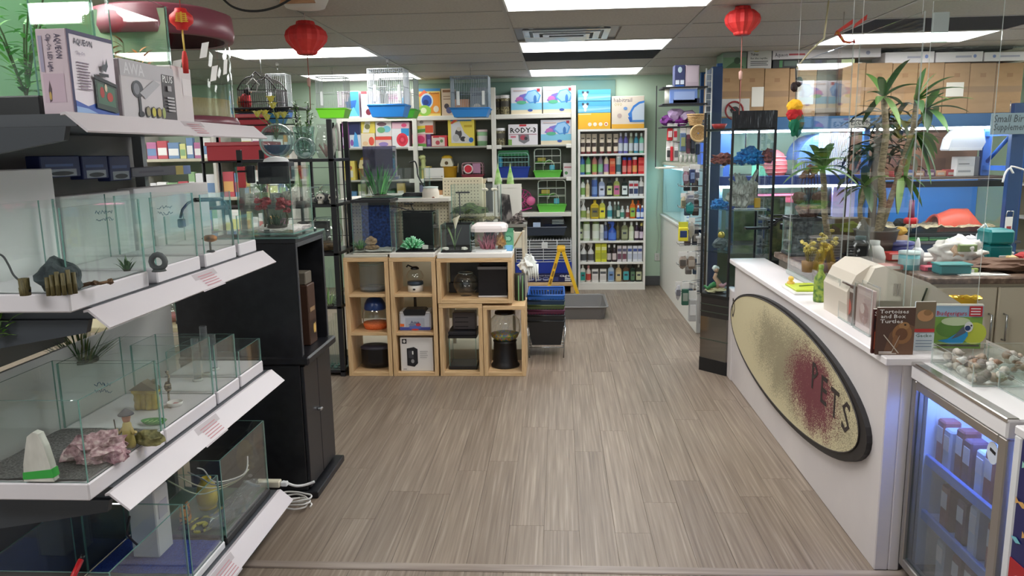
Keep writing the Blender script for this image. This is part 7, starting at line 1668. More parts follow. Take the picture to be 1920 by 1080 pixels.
def pocket(label,px0,py0,px1,py1,X,colp,seed):
 Y0,Y1,Z0,Z1=RX(px1,py0,px0,py1,X);Y0,Y1=min(Y0,Y1),max(Y0,Y1);z=.853;H=Z1-z;W=Y1-Y0
 t=thing('magazine_pocket',label,'magazine',(X,(Y0+Y1)/2,z))
 MB().pane(-.008,-W/2,0,-.005,W/2,H).build('acrylic_front',[PLEXI,PLEXE],t);MB().pane(.022,-W/2,0,.025,W/2,H+.01).build('acrylic_back',[PLEXI,PLEXE],t);MB().rbox(-.008,-W/2,0,.025,W/2,.006,.001).build('acrylic_floor',PLEXE,t)
 MB().rbox(.002,-W/2+.006,.007,.014,W/2-.006,H-.008,.001).build('magazine_block',C(*colp[0],rough=.35),t)
 artwork(t,[('r',0,0,1,1,colp[0]),('e',.5,.4,.3,.25,colp[1]),('r',.1,.82,.9,.93,colp[2]),('e',.4,.5,.14,.12,colp[2])],lambda u,v,l:(.002-l,-u,v),-W/2+.006,.007,W-.012,H-.016,'cover_print')
pocket('pale pink magazine in the farthest acrylic pocket on the ledge',1549,516,1574,600,1.27,((206,176,170),(190,130,126),(226,206,200)),1)
pocket('dark magazine with red flamingo-like curve in middle acrylic pocket',1575,528,1602,622,1.265,((96,70,64),(206,90,80),(206,196,190)),2)
pocket('pale faded magazine in the nearest acrylic pocket beside the books',1603,535,1636,645,1.26,((190,170,166),(170,140,136),(206,190,186)),3)
v=P(1520,545,Z=.853)
t=thing('notepad','white pad with lime green book on the far part of the ledge','book',(1.33,v.y,.853));MB().rbox(-.10,-.12,0,.10,.12,.012,.002).build('white_pad',C(232,232,228,.5),t);MB().rbox(-.085,-.10,.012,.09,.11,.024,.003).build('lime_book',C(190,206,60,.4),t);m=MB().tube([(-.04,0,.026),(.05,.03,.026)],.004,6).build('pen',C(90,110,40,.5),t)
t=thing('green_bottle','narrow leafy green printed bottle on the ledge by the magazines','bottle',(1.30,3.86,.853));MB().lathe([(0,0),(.03,0),(.032,.01),(.03,.12),(.012,.15),(.012,.17),(0,.17)],14).build('bottle_body',noisy('leafy_print',[(.4,(70,110,50)),(.6,(150,170,70))],40),t);MB().lathe([(.013,.165),(.013,.185),(0,.186)],10).build('cap',C(120,150,60,.4),t)
t=thing('figurine','small yellow duckling figurine near the far end of the ledge','ornament',P(1482,540,Z=.853));MB().blob(.022,.02,.022,0,0,.022,.1,2,2,2).build('duck_body',C(232,190,90,.6),t);MB().blob(.015,.015,.015,0,-.004,.053,.1,2,2,2).build('duck_head',C(236,196,96,.6),t)
def terminal():
 Y=3.38;pts=[(1588,650),(1588,548),(1606,516),(1632,498),(1662,500),(1690,512),(1742,530),(1846,598),(1850,650)]
 o=P(1700,650,Y=Y);zb=.736;t=thing('payment_terminal','big beige cash terminal with rounded hood seen from behind','cash register',(o.x,Y,zb))
 w=[(P(x,y,Y=Y).x-o.x,max(0,P(x,y,Y=Y).z-zb))for x,y in pts];w[0]=(w[0][0],0);w[-1]=(w[-1][0],0)
 MB().prism(w,0,.30,axis='y').build('housing',C(206,196,182,.45),t)
 h=[(P(x,y,Y=Y).x-o.x,P(x,y,Y=Y).z-zb)for x,y in((1620,560),(1616,530),(1632,500),(1650,496),(1672,512),(1680,560))];MB().prism(h,-.05,.0,axis='y').build('hood',C(214,206,192,.45),t)
 a,b=[P(x,y,Y=Y)-Vector((o.x,Y,zb))for x,y in((1665,550),(1682,528))]
 for k in range(4):MB().box(a.x+.008*k,-.054,a.z,a.x+.008*k+.004,-.05,b.z).build('vent_slot',C(150,140,130,.6),t)
 a=P(1738,540,Y=Y)-Vector((o.x,Y,zb));b=P(1728,566,Y=Y)-Vector((o.x,Y,zb));MB().tube([(a.x,-.003,a.z),(b.x,-.003,b.z)],.004,5).build('seam',C(30,28,28,.6),t);c=P(1748,572,Y=Y)-Vector((o.x,Y,zb));MB().rbox(c.x-.008,-.006,c.z-.008,c.x+.008,.0,c.z+.008,.003).build('lock',C(60,56,54,.5),t)
terminal()
v=P(1797,572,Y=3.75)
t=thing('yellow_bin','shiny yellow tub with scalloped rim behind the cash terminal','tub',(v.x,3.75,.736));h=v.z-.736+.02
MB().lathe([(0,0),(.07,0),(.085,h),(.09,h+.02)],18,sy=.6).build('tub_body',C(222,176,30,.25,.2),t)
m=MB()
for k in range(4):m.blob(.03,.02,.014,-.06+.04*k,-.03,h+.02,.3,2,k,2)
m.build('crumpled_foil',C(232,190,40,.2,.5),t)
def screen(label,X,Y0,Y1,z0,z1,rod=False):
 t=thing('acrylic_screen',label,'screen',(X,(Y0+Y1)/2,z0),None);MB().pane(-.003,-(Y1-Y0)/2,0,.003,(Y1-Y0)/2,z1-z0).build('acrylic_sheet',[PLEXI,PLEXE],t)
 for s in(-1,1):MB().tube([(0,s*((Y1-Y0)/2-.02),z1-z0-.01),(0,s*((Y1-Y0)/2-.02),CEIL-z0-.001)],.0018,5).build('hanging_wire',C(206,206,206,.3),t)
 MB().rbox(-.012,-(Y1-Y0)/2,-.02,.012,(Y1-Y0)/2,.006,.003).build('foot_channel',PLEXE,t);return t
screen('near clear acrylic safety screen hanging over the counter ledge',1.40,3.16,3.80,.875,2.12)
screen('far clear acrylic safety screen hanging over the counter ledge',1.40,3.88,4.75,.875,2.10)
t=thing('acrylic_screen','narrow clear acrylic screen with tape set across behind the near one','screen',(1.62,3.14,.75));MB().pane(-.20,-.003,0,.06,.003,1.40).build('acrylic_sheet',[PLEXI,PLEXE],t);MB().rbox(-.2,-.008,1.25,-.14,.006,1.36,.002).build('tape_strip',PLEXE,t);MB().tube([(-.1,0,1.4),(-.1,0,CEIL-.751)],.0018,5).build('hanging_wire',C(206,206,206,.3),t);MB().rbox(-.2,-.02,-.012,.06,.02,.004,.003).build('foot_channel',PLEXE,t)
# glass display tower
def tower():
 A,B,Cc,D,E_=(1.03,5.58),(1.185,5.41),(1.47,5.41),(1.47,5.85),(1.105,5.85)
 t=thing('display_tower','tall black-framed glass display tower with shelves and mirrored base','cabinet',(1.24,5.63,0));ox,oy=1.24,5.63
 pl=[(x-ox,y-oy)for x,y in(A,B,Cc,D,E_)];K=C(20,22,26,.35)
 n=5
 MB().prism(pl,0,.10,axis='z').build('plinth',K,t)
 s_=[(x*.985,y*.985)for x,y in pl];mir=MB().prism(s_,.10,.41,axis='z').build('mirrored_base',C(120,116,112,.08,.9),t)
 MB().prism(s_,.41,.555,axis='z').build('slatted_base',C(40,38,40,.3),t)
 for z in(.445,.50,.24):MB().prism([(x*1.0,y*1.0)for x,y in pl],z,z+.006,axis='z').build('base_seam',C(60,70,60,.4),t)
 MB().prism(pl,.555,.578,axis='z').build('deck',K,t)
 for x,y in pl:MB().rbox(x-.008,y-.008,.578,x+.008,y+.008,1.86,.002).build('frame_post',K,t)
 zs=[.885,1.185,1.495]
 for z in zs:MB().prism(s_,z,z+.007,axis='z').build('glass_shelf',glass('shelf_glass',(228,240,238),boost=1.2),t)
 g=[glass('tower_glass',(226,236,238)),GLED]
 for i in(0,1,2):
  (xa,ya),(xb,yb)=pl[i],pl[i+1];m=MB();d=Vector((xb-xa,yb-ya,0));nn=Vector((-d.y,d.x,0)).normalized()*.002
  m.add([(xa+nn.x,ya+nn.y,.578),(xb+nn.x,yb+nn.y,.578),(xb+nn.x,yb+nn.y,1.74),(xa+nn.x,ya+nn.y,1.74)],[(0,1,2,3)]);m.build('glass_pane',g,t)
 for z in(1.735,):MB().prism(s_,z,z+.012,axis='z').build('top_shelf',K,t)
 (xa,ya),(xb,yb)=pl[1],pl[2];MB().rbox(xa,ya-.006,1.745,xb,ya+.004,1.862,.002).build('top_fascia',noisy('dark_streaks',[(.4,(14,16,20)),(.6,(30,34,40)),(.75,(120,126,132))],12,(14,1,1),rough=.3),t)
 (xa,ya),(xb,yb)=pl[0],pl[1];m=MB();m.add([(xa,ya,1.745),(xb,yb,1.745),(xb,yb,1.86),(xa,ya,1.86)],[(0,1,2,3)]);m.build('glass_fascia',g,t)
 MB().prism([(x*1.0,y*1.0)for x,y in pl[2:]]+[pl[2]],1.856,1.862,axis='z')
 return zs
tz=tower()
t=thing('red_bowl','small red dish on top of the display tower behind glass','bowl',P(1349,226,Y=5.6));t.location.z=1.748;MB().lathe([(0,0),(.035,0),(.055,.035),(.05,.035),(.03,.006),(0,.006)],16).build('bowl_body',C(200,40,44,.4),t);MB().lathe([(0,-.0),(.03,0),(.03,.004),(0,.004)],12).build('foot',C(150,30,34,.5),t)
REDC=noisy('maroon_coral',[(.35,(90,36,40)),(.6,(150,70,66)),(.8,(200,150,140))],60,rough=.8,bump=.4);BLUC=noisy('bright_blue_coral',[(.35,(20,80,150)),(.6,(40,140,214)),(.8,(120,190,230))],60,rough=.7,bump=.4)
coral_rock('maroon coral cluster on the upper glass shelf, left pane of tower',(P(1356,309,Y=5.66).x,5.66,tz[2]+.008),.085,REDC,11,20)
coral_rock('bright blue coral with red tip on upper glass shelf of tower',(P(1404,309,Y=5.62).x,5.62,tz[2]+.008),.12,BLUC,12,24)
m=MB().blob(.045,.04,.05,0,0,.05,.4,2.5,7,3,flat=-.049);tag(m.build('red_coral',REDC,None,(P(1440,309,Y=5.6).x,5.6,tz[2]+.008)),'dark red coral lump at right end of the blue coral','rock ornament')
def bigwood():
 v=P(1393,396,Y=5.6);r=random.Random(5);t=thing('driftwood','large pale grey twisted driftwood on the second glass shelf of tower','driftwood',(v.x,5.62,tz[1]+.008));gm=noisy('grey_driftwood',[(.3,(112,106,98)),(.5,(164,158,148)),(.7,(208,202,192))],18,(4,4,1),rough=.85,bump=.5)
 m=MB();m.blob(.10,.07,.11,0,0,.10,.5,2.2,4,3,flat=-.10)
 for k in range(10):a=r.random()*6.28;m.tube([(0,0,.1),(.05*math.cos(a),.04*math.sin(a),.15+.02*r.random()),(.10*math.cos(a),.06*math.sin(a),.12+.16*r.random())],.032,7,r1=.008)
 m.build('driftwood_body',gm,t);MB().rbox(.07,-.07,0,.11,-.04,.07,.004).build('amber_tag',C(196,150,50,.5),t)
bigwood()
coral_rock('small bright blue coral tucked left of the grey driftwood',(P(1350,370,Y=5.66).x,5.68,tz[1]+.008),.07,BLUC,14,12)
t=thing('gold_ball','gold ball ornament on grey stone, lower shelf of tower','ornament',(P(1353,465,Y=5.62).x,5.64,tz[0]+.008));MB().blob(.055,.045,.04,0,0,.04,.3,2,4,3,flat=-.039).build('grey_stone',C(90,96,100,.7),t);MB().lathe([(0,0)]+[(.026*math.sin(k*PI/8),.026-.026*math.cos(k*PI/8))for k in range(1,8)]+[(0,.052)],14).build('ball',C(206,176,80,.25,.6),t).location=(0,0,.075)
def mermaid():
 v=P(1343,544,Y=5.58);t=thing('mermaid_figurine','mermaid figurine with white hair and green tail at foot of tower','ornament',(v.x,5.60,.579));
 MB().blob(.07,.05,.02,0,0,.018,.3,2,3,3,flat=-.017).build('cream_base',C(214,196,150,.6),t)
 MB().tube([(.0,0,.03),(.02,-.01,.07),(-.01,0,.11),(.0,0,.14)],.022,9,r1=.012).build('body',C(206,160,130,.6),t);MB().blob(.018,.018,.02,0,0,.165,.05,2,2,2).build('head',C(216,170,140,.6),t);MB().blob(.024,.022,.024,-.004,.008,.175,.2,3,2,2).build('hair',C(232,230,224,.7),t)
 MB().tube([(-.01,-.01,.06),(-.04,-.02,.05),(-.06,-.01,.03),(-.085,0,.05)],.022,9,r1=.008).build('green_tail',C(50,130,70,.5),t);MB().tube([(.02,-.01,.06),(.05,-.02,.05),(.08,-.01,.07)],.018,8,r1=.008).build('pink_tail',C(206,150,160,.5),t)
mermaid()
# side partition, wire display and hanging goods
struct(MB().rbox(1.205,6.72,0,1.255,9.19,.845,.004).build('wall_partition',C(222,222,218,.5)))
struct(MB().rbox(1.19,6.70,.845,1.27,9.19,.865,.003).build('trim_3',C(232,230,226,.4)))
t=thing('side_aquarium','pale blue lit aquarium wall above the white half partition','fish tank',(1.40,8.2,.866));MB().pane(-.185,-.95,0,-.18,.95,.57).build('front_glass',[GL,GLED],t);MB().box(.1,-.95,0,.11,.95,.57).build('cyan_back',C(170,220,232,.6),t);MB().rbox(-.18,-.95,0,.1,.95,.02,.003).build('base',C(220,224,220,.5),t);MB().box(-.16,-.9,.53,-.10,.9,.55).build('light_tube',C(190,232,255,.5,emit=6),t);MB().rbox(-.2,-.96,.57,.12,.96,.60,.003).build('canopy',C(206,206,190,.5),t)
for s in(-.95,.93):MB().box(-.18,s,.02,.1,s+.02,.57).build('end_wall',C(170,206,214,.5),t)
def wire_display():
 t=thing('wire_rack','white wire grid rack with black shelves at the end of the partition','rack',(1.20,6.62,0));wm=C(206,208,210,.35,.4)
 for x in(1.215,1.262):MB().tube([(x-1.2,-.02,.12),(x-1.2,-.02,2.26)],.006,6).build('upright_wire',wm,t)
 m=MB();z=.16
 while z<2.25:m.tube([(.015,-.02,z),(.062,-.02,z)],.003,4);z+=.05
 stuff(m.build('rungs',wm,t))
 for z in(1.462,1.80,1.985,2.12):MB().rbox(-.34 if z>1.5 else-.36,-.03,z-.012,.03,.22,z,.002).build('shelf',C(30,30,34,.5)if z>1.5 else C(214,212,200,.5),t)
 for z in(1.30,1.12,.96,.80,.62,.38):
  for s in(-.02,.10):MB().tube([(.03,s,z),(-.17,s,z),(-.18,s,z+.02)],.004,5).build('hook',STEEL,t)
 MB().rbox(.055,.0,0,.075,.2,2.26,.003).build('side_panel',C(40,66,104,.5),t)
 MB().rbox(-.36,.225,1.46,-.352,.233,2.15,.002).build('rear_post',DARKM,t)
wire_display()
YR=6.60
def R_(label,box,col,z=None,pr=(),d=.12,g=None):return carton(label,'box',*box,YR,d,col,prints=pr,z=z,group=g)
R_('navy box with round logo on the very top wire shelf',(1265,122,1285,149),(50,56,96),2.121,[('e',.5,.78,.2,.14,(170,190,200)),('r',.1,.1,.45,.3,(206,214,230)),('r',.55,.1,.9,.3,(206,214,230)),('r',.1,.0,.9,.06,(40,90,170))])
R_('pinkish grey box beside the navy one on the top wire shelf',(1286,121,1311,150),(184,168,182),2.121,[('r',.1,.2,.9,.9,(196,182,194)),('r',0,.97,1,1,(60,60,66))])
t=thing('white_canister','white canister at left end of the top wire shelf','canister',XYZ(1254,170,6.66,1.986));t.location.x+=.01;MB().lathe([(0,0),(.045,0),(.045,.12),(.03,.135),(0,.135)],16).build('canister_body',C(214,216,206,.4),t);MB().lathe([(.032,.13),(.032,.15),(0,.15)],14).build('lid',C(190,196,190,.4),t)
R_('long pale blue box with white top on second wire shelf',(1256,162,1308,181),(110,140,206),1.986,[('r',0,.85,1,1,(226,226,232)),('r',.15,.2,.9,.7,(150,172,220))])
R_('low navy tray box under the long blue box',(1262,184,1312,192),(40,46,70),P(1285,192,Y=YR).z-.01)
t=thing('fabric_bundle','purple and grey pet blanket bundle on third wire shelf','fabric',XYZ(1272,226,6.66,1.801));
for k,(c,x,z,s)in enumerate((((96,40,110),-.09,.05,.05),((176,150,190),-.03,.09,.06),((120,40,130),.02,.04,.05),((150,134,160),.07,.08,.06))):MB().blob(s*1.2,s,s*.9,x,0,z,.4,2.5,k,2).build('folded_fabric',C(*c,rough=.9),t)
WICK=noisy('wicker',[(.4,(170,130,80)),(.6,(222,190,140))],120,(1,1,3),rough=.8)
t=thing('wicker_basket','small round wicker basket on third wire shelf','basket',XYZ(1304,226,6.60,1.801));m=MB()
for k in range(6):m.tube([((.045+.004*k)*math.cos(q*PI/9),(.045+.004*k)*math.sin(q*PI/9),.008+.013*k)for q in range(18)],.007,5,closed=True)
m.lathe([(0,.002),(.045,.002),(.045,.01),(0,.01)],16);m.build('woven_wall',WICK,t);MB().tube([((.068)*math.cos(q*PI/9),.068*math.sin(q*PI/9),.088)for q in range(18)],.008,6,closed=True).build('rim',WICK,t)
t=thing('wicker_dish','round wicker dish hung facing out below the wicker basket','basket',XYZ(1310,250,6.555));m=MB()
for k in range(6):m.tube([((.012+.010*k)*math.cos(q*PI/9),.02-.004*k,(.012+.010*k)*math.sin(q*PI/9))for q in range(18)],.0065,5,closed=True)
m.build('woven_disc',WICK,t);MB().tube([(.066*math.cos(q*PI/9),-.008,.066*math.sin(q*PI/9))for q in range(18)],.008,6,closed=True).build('rim',C(214,186,140,.8),t)
def hang(label,px0,py0,px1,py1,Y,col,c2=None,cat='packet',name='hang_pack',soft=False,g=None,c3=None):
 X0,X1,Z0,Z1=FR(px0,py0,px1,py1,Y);W,H=X1-X0,Z1-Z0
 t=thing(name,label,cat,((X0+X1)/2,Y,Z0),g)
 MB().rbox(-W/2,.0,H*.72,W/2,.004,H,.0015).build('header_card',C(*(c3 or(226,224,222)),rough=.5),t)
 if soft:MB().blob(W*.5,.022,H*.40,0,.0,H*.39,.25,2.2,int(px0)%9,2).build('pouch',C(*col,rough=.5),t)
 else:MB().rbox(-W/2,-.018,0,W/2,.016,H*.72,.006).build('pouch',C(*col,rough=.45),t)
 if c2:MB().rbox(-W*.36,-.024,H*.2,W*.36,-.017,H*.55,.002).build('label',C(*c2,rough=.5),t)
 MB().tube([(0,.002,H*.95),(1.214-t.location.x,6.60-Y,H*.95)],.003,5).build('peg',STEEL,t);return t
G12='red and white packets below the black wire shelf'
hang('bright red packet first in the row under the black wire shelf',1251,231,1261,264,6.62,(206,36,48),(226,206,206),g=G12)
hang('white packet with red edge second in the row under the black wire shelf',1262,231,1270,264,6.62,(226,222,222),(190,40,60),g=G12)
hang('white packet with black print at lower left below the red packet',1249,265,1257,302,6.62,(222,220,218),(60,60,64),g=G12)
hang('long red strip packet between white ones, lower row of wire rack',1257,264,1262,302,6.61,(206,36,52),None,g=G12)
hang('white packet right of the long red strip, lower row of wire rack',1263,266,1272,302,6.62,(226,224,222),(110,110,114),g=G12)
for k in range(4):hang('%s of four grey white clear bags hanging in the lower row'%('leftmost','second','third','rightmost')[k],1273+8*k,285,1280+8*k,306,6.60,(196,196,192),None,soft=True,g='pale clear bags on the lower row')
hang('blue and grey collar pack hanging beside the wicker dish',1275,236,1286,284,6.60,(90,114,150),(150,160,110))
hang('plum leash pack hanging in the dark group by the wicker dish',1287,238,1294,288,6.60,(110,60,76),(70,50,60))
hang('black leash pack hanging right of the plum one',1295,240,1303,288,6.60,(30,34,46),(60,66,80))
hang('navy leash pack below the wicker dish',1304,262,1312,290,6.60,(36,50,76),None)
hang('tangled brown and lilac toy bundle on upper hook',1280,312,1292,346,6.50,(126,96,110),(170,160,176),soft=True)
hang('navy brush card on upper hook beside the toy bundle',1293,308,1303,343,6.50,(44,56,96),(120,140,180))
hang('white corded toy bag on upper hook at right',1303,309,1312,340,6.52,(206,206,214),(90,90,110),soft=True)
hang('beige squeaky toy on second hook of wire rack',1276,362,1286,392,6.48,(170,160,130),(110,110,90),soft=True)
hang('grey comb card on second hook behind the teal glove',1289,358,1301,386,6.52,(120,124,140),(180,184,190))
hang('teal grooming glove on second hook of wire rack',1286,372,1301,402,6.46,(24,110,112),(40,140,140),soft=True,c3=(120,124,130))
hang('yellow and navy brush pack on the middle hook',1272,416,1290,452,6.46,(226,214,60),(40,60,110),c3=(206,206,60))
hang('silver chain bundle on the middle hook',1291,408,1303,446,6.50,(150,146,140),None,soft=True)
hang('grey brown bone toy bag on the fourth hook',1272,472,1288,504,6.46,(140,126,116),(90,84,80),soft=True)
hang('brown treat bag on the fourth hook at right',1288,472,1304,506,6.50,(116,100,86),(170,160,150),soft=True)
hang('steel scoop card on the lowest hook at left',1266,528,1277,560,6.46,(170,170,176),(110,110,120),soft=True)
hang('green handled scoop card on the lowest hook',1278,530,1291,572,6.48,(50,96,80),(150,160,150))
hang('clear long brush pack hanging lowest beside the tower',1291,545,1306,602,6.50,(176,176,178),(220,220,220))
t=thing('rack_upright','dark blue steel rack upright beside the wire rack','post',(1.36,6.9,0));MB().rbox(-.045,-.03,0,.045,.03,2.30,.004).build('post_body',C(34,60,100,.5),t);MB().rbox(-.06,-.05,0,.06,.05,.012,.002).build('foot_plate',C(34,60,100,.5),t)
bg_=[((50,54,62),'charcoal'),((84,70,66),'dark brown'),((60,76,96),'steel blue'),((110,104,100),'grey')]
for k,(px,py)in enumerate(((1282,318),(1297,318),(1283,364),(1298,364),(1283,420),(1298,420),(1285,474),(1299,474),(1287,530),(1300,530))):
 hang('%s blister pack in the rear row of hooks, %s'%(bg_[(k*3+k//4)%4][1],('top left','top right','second row left','second row right','middle row left','middle row right','fourth row left','fourth row right','lowest left','lowest right')[k]),px,py,px+12,py+40,6.78,bg_[(k*3+k//4)%4][0],(150,146,140),g='blister packs in the rear row of hooks')
 # blue stock rack along the right rear
YK=7.15
BLUE=C(46,92,156,.45);NAVY=C(40,62,98,.5)
def stock_rack():
 t=thing('stock_rack','blue steel stock rack carrying cartons above and lit tanks below','rack',(2.9,7.5,0))
 def bx(X0,Y0,Z0,X1,Y1,Z1,r=.004):return MB().rbox(X0-2.9,Y0-7.5,Z0,X1-2.9,Y1-7.5,Z1,r)
 z0=P(1640,240,Y=YK).z;z1=P(1640,216,Y=YK).z
 bx(1.42,YK,z0,4.17,YK+.05,z1).build('front_beam',C(52,96,140,.45),t)
 bx(1.42,YK+.05,z1-.03,4.17,8.1,z1-.005).build('upper_deck',C(120,104,80,.7),t)
 bx(1.42,8.05,z0,4.17,8.1,z1).build('rear_beam',NAVY,t)
 bx(1.42,YK,1.275,2.75,YK+.05,1.36).build('middle_beam',C(36,60,130,.45),t)
 bx(1.42,YK+.05,1.325,2.75,8.05,1.35).build('middle_deck',C(90,90,96,.6),t)
 bx(2.75,YK+.1,1.30,4.05,YK+.7,1.325).build('middle_deck',C(86,70,60,.6),t)
 bx(1.42,YK+.02,.72,4.17,8.05,.745).build('lower_deck',C(90,90,96,.6),t)
 for x in(1.42,2.74,4.10):
  for y in(YK+.05,8.0):bx(x,y,0,x+.05,y+.05,2.36 if x<2 else z1).build('upright',BLUE,t)
 bx(1.46,8.12,.745,2.75,8.14,z0).build('mint_back_panel',C(196,222,196,.6),t)
 bx(2.75,8.12,.745,4.17,8.14,z0).build('brown_back_panel',C(110,78,56,.7),t)
 MB().box(1.48-2.9,YK+.06-7.5,z0-.022,4.1-2.9,YK+.10-7.5,z0-.002).build('light_strip',C(232,246,255,.5,emit=40),t)
 MB().box(1.48-2.9,YK+.07-7.5,1.25,2.7-2.9,YK+.10-7.5,1.27).build('light_strip',C(226,240,255,.5,emit=30),t)
 X0=P(1846,280,Y=6.95).x;X1=P(1903,280,Y=6.95).x
 X0=P(1846,280,Y=7.33).x;bx(X0-.03,7.30,1.328,X0+.05,7.36,1.80).build('ladder_post',C(44,92,170,.45),t)
 bx(X1-.05,6.92,.0,X1+.06,6.98,1.95).build('ladder_post',C(38,66,110,.45),t)
 for z in(1.40,1.70):MB().tube([(X0-2.9,7.33-7.5,z),(X1-2.9,6.95-7.5,z)],.03,4).build('ladder_rung',C(44,92,170,.45),t)
 m=MB().tube([(X0+.02-2.9,7.33-7.5,1.44),(X1-2.9-.03,6.95-7.5,1.70)],.018,6);m.build('ladder_brace',C(44,92,170,.45),t)
stock_rack()
zb=P(1640,216,Y=YK).z
CARD=noisy('brown_cardboard',[(.35,(160,128,94)),(.65,(172,139,103))],5,(1,1,3),rough=.75)
xs=[1339,1387,1433,1480,1531];nm=['leftmost tan carton above the display tower','second tan carton from the left, behind the hanging tassel','third tan carton from left, white paper taped on its left edge','narrow tan carton just behind the feather toy']
def big_carton(lab,x0,x1,yt,yb,tape=True,paper=None,mat=CARD,Y=YK,d=.5,grp='tan cartons along the top of the stock rack'):
 t=carton(lab,'carton',x0,yt,x1-1,yb,Y,d,(0,0,0),mat=mat,z=zb,name='cardboard_carton',group=grp)
 X0,X1,Z0,Z1=FR(x0,yt,x1-1,yb,Y);W,H=X1-X0,Z1-zb
 if tape:MB().box(-W/2,-.0012,H*.42,W/2,-.0004,H*.54).build('tape_band',C(146,116,86,.35),t)
 MB().box(-W*.1,-.0015,H*.72,W*.12,-.0005,H*.8).build('stamp_print',C(150,114,80,.6),t)
 if paper:MB().box(-W/2+W*paper[0],-.004,H*paper[1],-W/2+W*paper[2],-.002,H*paper[3]).build('paper_label',C(226,222,214,.6),t)
for i in range(4):big_carton(nm[i],xs[i],xs[i+1],128,215,paper=(.5,.22,1.0,.62)if i==1 else((.3,.25,1.3*.7,.75)if i==3 else None))
t=carton('dark grey brown board standing between the tan cartons','board',1531,122,1575,214,YK+.1,.05,(92,82,74),z=zb,name='board_panel',prints=[('r',0,0,.4,1,(110,98,86)),('r',.4,.9,1,1,(70,64,60))])
xs=[1578,1622,1672,1720,1769,1817,1866,1917];lab=['tan carton right of the dark board','tan carton behind the tall plant tip','tan carton behind the middle of the acrylic screens','tan carton right of the screens, plant leaf before it','tan carton with white paper above the white plastic bag','second tan carton from the right frame edge','rightmost tan carton by the frame edge']
for i in range(7):big_carton(lab[i],xs[i],xs[i+1],118,213,paper=(.1,.34,.8,.62)if i==4 else None)
zt=P(1700,119,Y=YK).z+.004;zt2=P(1430,129,Y=YK).z+.004
carton('white box with yellow oval and black text lines standing on tan cartons','box',1402,86,1447,127,YK+.02,.3,(196,194,192),z=zt2,prints=[('e',.36,.82,.16,.08,(196,176,60)),('t','GLO',.24,.79,.07,(60,60,50),.24),('t','Tubes',.12,.58,.11,(50,50,54),.32),('t','for the reptile',.12,.42,.08,(50,50,54),.7),*[('r',.12,.3-.08*k,.85-.05*(k%2),.33-.08*k,(70,70,74))for k in range(3)]])
carton('green patterned box left of the white text box on tan cartons','box',1356,98,1400,127,YK+.03,.3,(110,140,110),z=zt2,prints=[('p',[(.1,.1),(.5,.5),(.9,.1)],(70,104,70)),('r',0,.7,1,1,(130,140,130)),('e',.6,.5,.14,.2,(60,80,60))])
carton('long white light box lettered Aqueon on dark boxes','box',1449,92,1652,111,YK+.02,.2,(222,216,222),z=P(1550,111,Y=YK).z+.01,prints=[('t','Aqueon',.02,.3,.42,(60,54,80),.12),('r',.15,.4,.30,.6,(190,80,90)),('e',.88,.5,.02,.22,(150,150,180))])
carton('dark long box with green panels under the Aqueon light box','box',1449,111,1602,127,YK+.03,.25,(34,40,44),z=zt2,prints=[('r',.08,.1,.12,.95,(60,120,70)),('r',.14,.25,.30,.85,(70,90,80)),('r',.36,.25,.46,.85,(90,104,96)),('r',.52,.2,.60,.9,(50,54,90)),('r',.66,.25,.78,.85,(104,120,110)),('r',.84,.1,1,.9,(190,206,150))])
for i,(a,b,l)in enumerate(((1660,1752,'left'),(1755,1843,'middle'),(1846,1938,'right'))):
 carton('%s of three white flat boxes with blue globe mark on tan cartons'%l,'box',a,97,b,117,YK+.02,.3,(226,222,226),z=zt,group='white flat boxes on the tan cartons',prints=[('e',(.84,.83,.2)[i],.55,.035,.17,(130,150,206)),('r',(.45,.42,.3)[i],.42,(.75,.76,.72)[i],.62,(176,176,196))])
t=thing('wrapped_bundle','long grey bundle in crinkled plastic wrap under the ceiling','bundle',(P(1790,97,Y=YK).x,7.33,P(1790,97,Y=YK).z+.012));MB().blob(.52,.12,.045,0,0,.05,.35,3,4,3,flat=-.045).build('wrap',noisy('crinkled_grey',[(.35,(120,122,124)),(.6,(176,178,180))],14,(1,6,6),rough=.25,bump=.6),t);MB().rbox(.1,-.1,.01,.54,.1,.07,.01).build('bundle_end',C(104,104,106,.5),t)
t=thing('warning_board','white board with red prohibition circle behind the display tower','sign',XYZ(1372,214,6.98));MB().rbox(-.17,0,-.02,.15,.01,.13,.002).build('board_panel',C(206,206,202,.5),t)
m=MB();m.tube([(.02+.075*math.cos(k*PI/10),-.004,.03+.075*math.sin(k*PI/10))for k in range(20)],.008,6,closed=True);m.tube([(-.035,-.004,.085),(.075,-.004,-.02)],.007,6);m.build('red_ring',C(150,44,50,.5),t);MB().blob(.04,.003,.03,.02,-.003,.035,.3,2,3,2).build('black_symbol',C(40,40,44,.5),t)
for s in(-.15,.13):MB().tube([(s,.005,-.02),(s,.005,-.30)],.006,5).build('board_leg',STEEL,t)
t=thing('hand_sign','grey hand-lettered sign hanging at right end of blue beam','sign',XYZ(1890,252,6.85));X0,X1,Z0,Z1=FR(1856,214,1935,254,6.85);W=X1-X0;H=Z1-Z0
MB().rbox(-W*.43,0,0,W*.57,.01,H,.003).build('sign_board',C(126,146,156,.5),t);m=MB();put_text(m,'Small Bird',lambda u,v:(-W*.38+u+.12*v,-.001,H*.58+v),0,0,.062,0,W*.8);put_text(m,'Supplement',lambda u,v:(-W*.36+u+.12*v,-.001,H*.2+v),0,0,.058,0,W*.82);m.build('lettering',C(66,76,84,.5),t)
MB().tube([(0,.005,H),(0,.005,H+.10)],.003,5).build('hanger',STEEL,t)
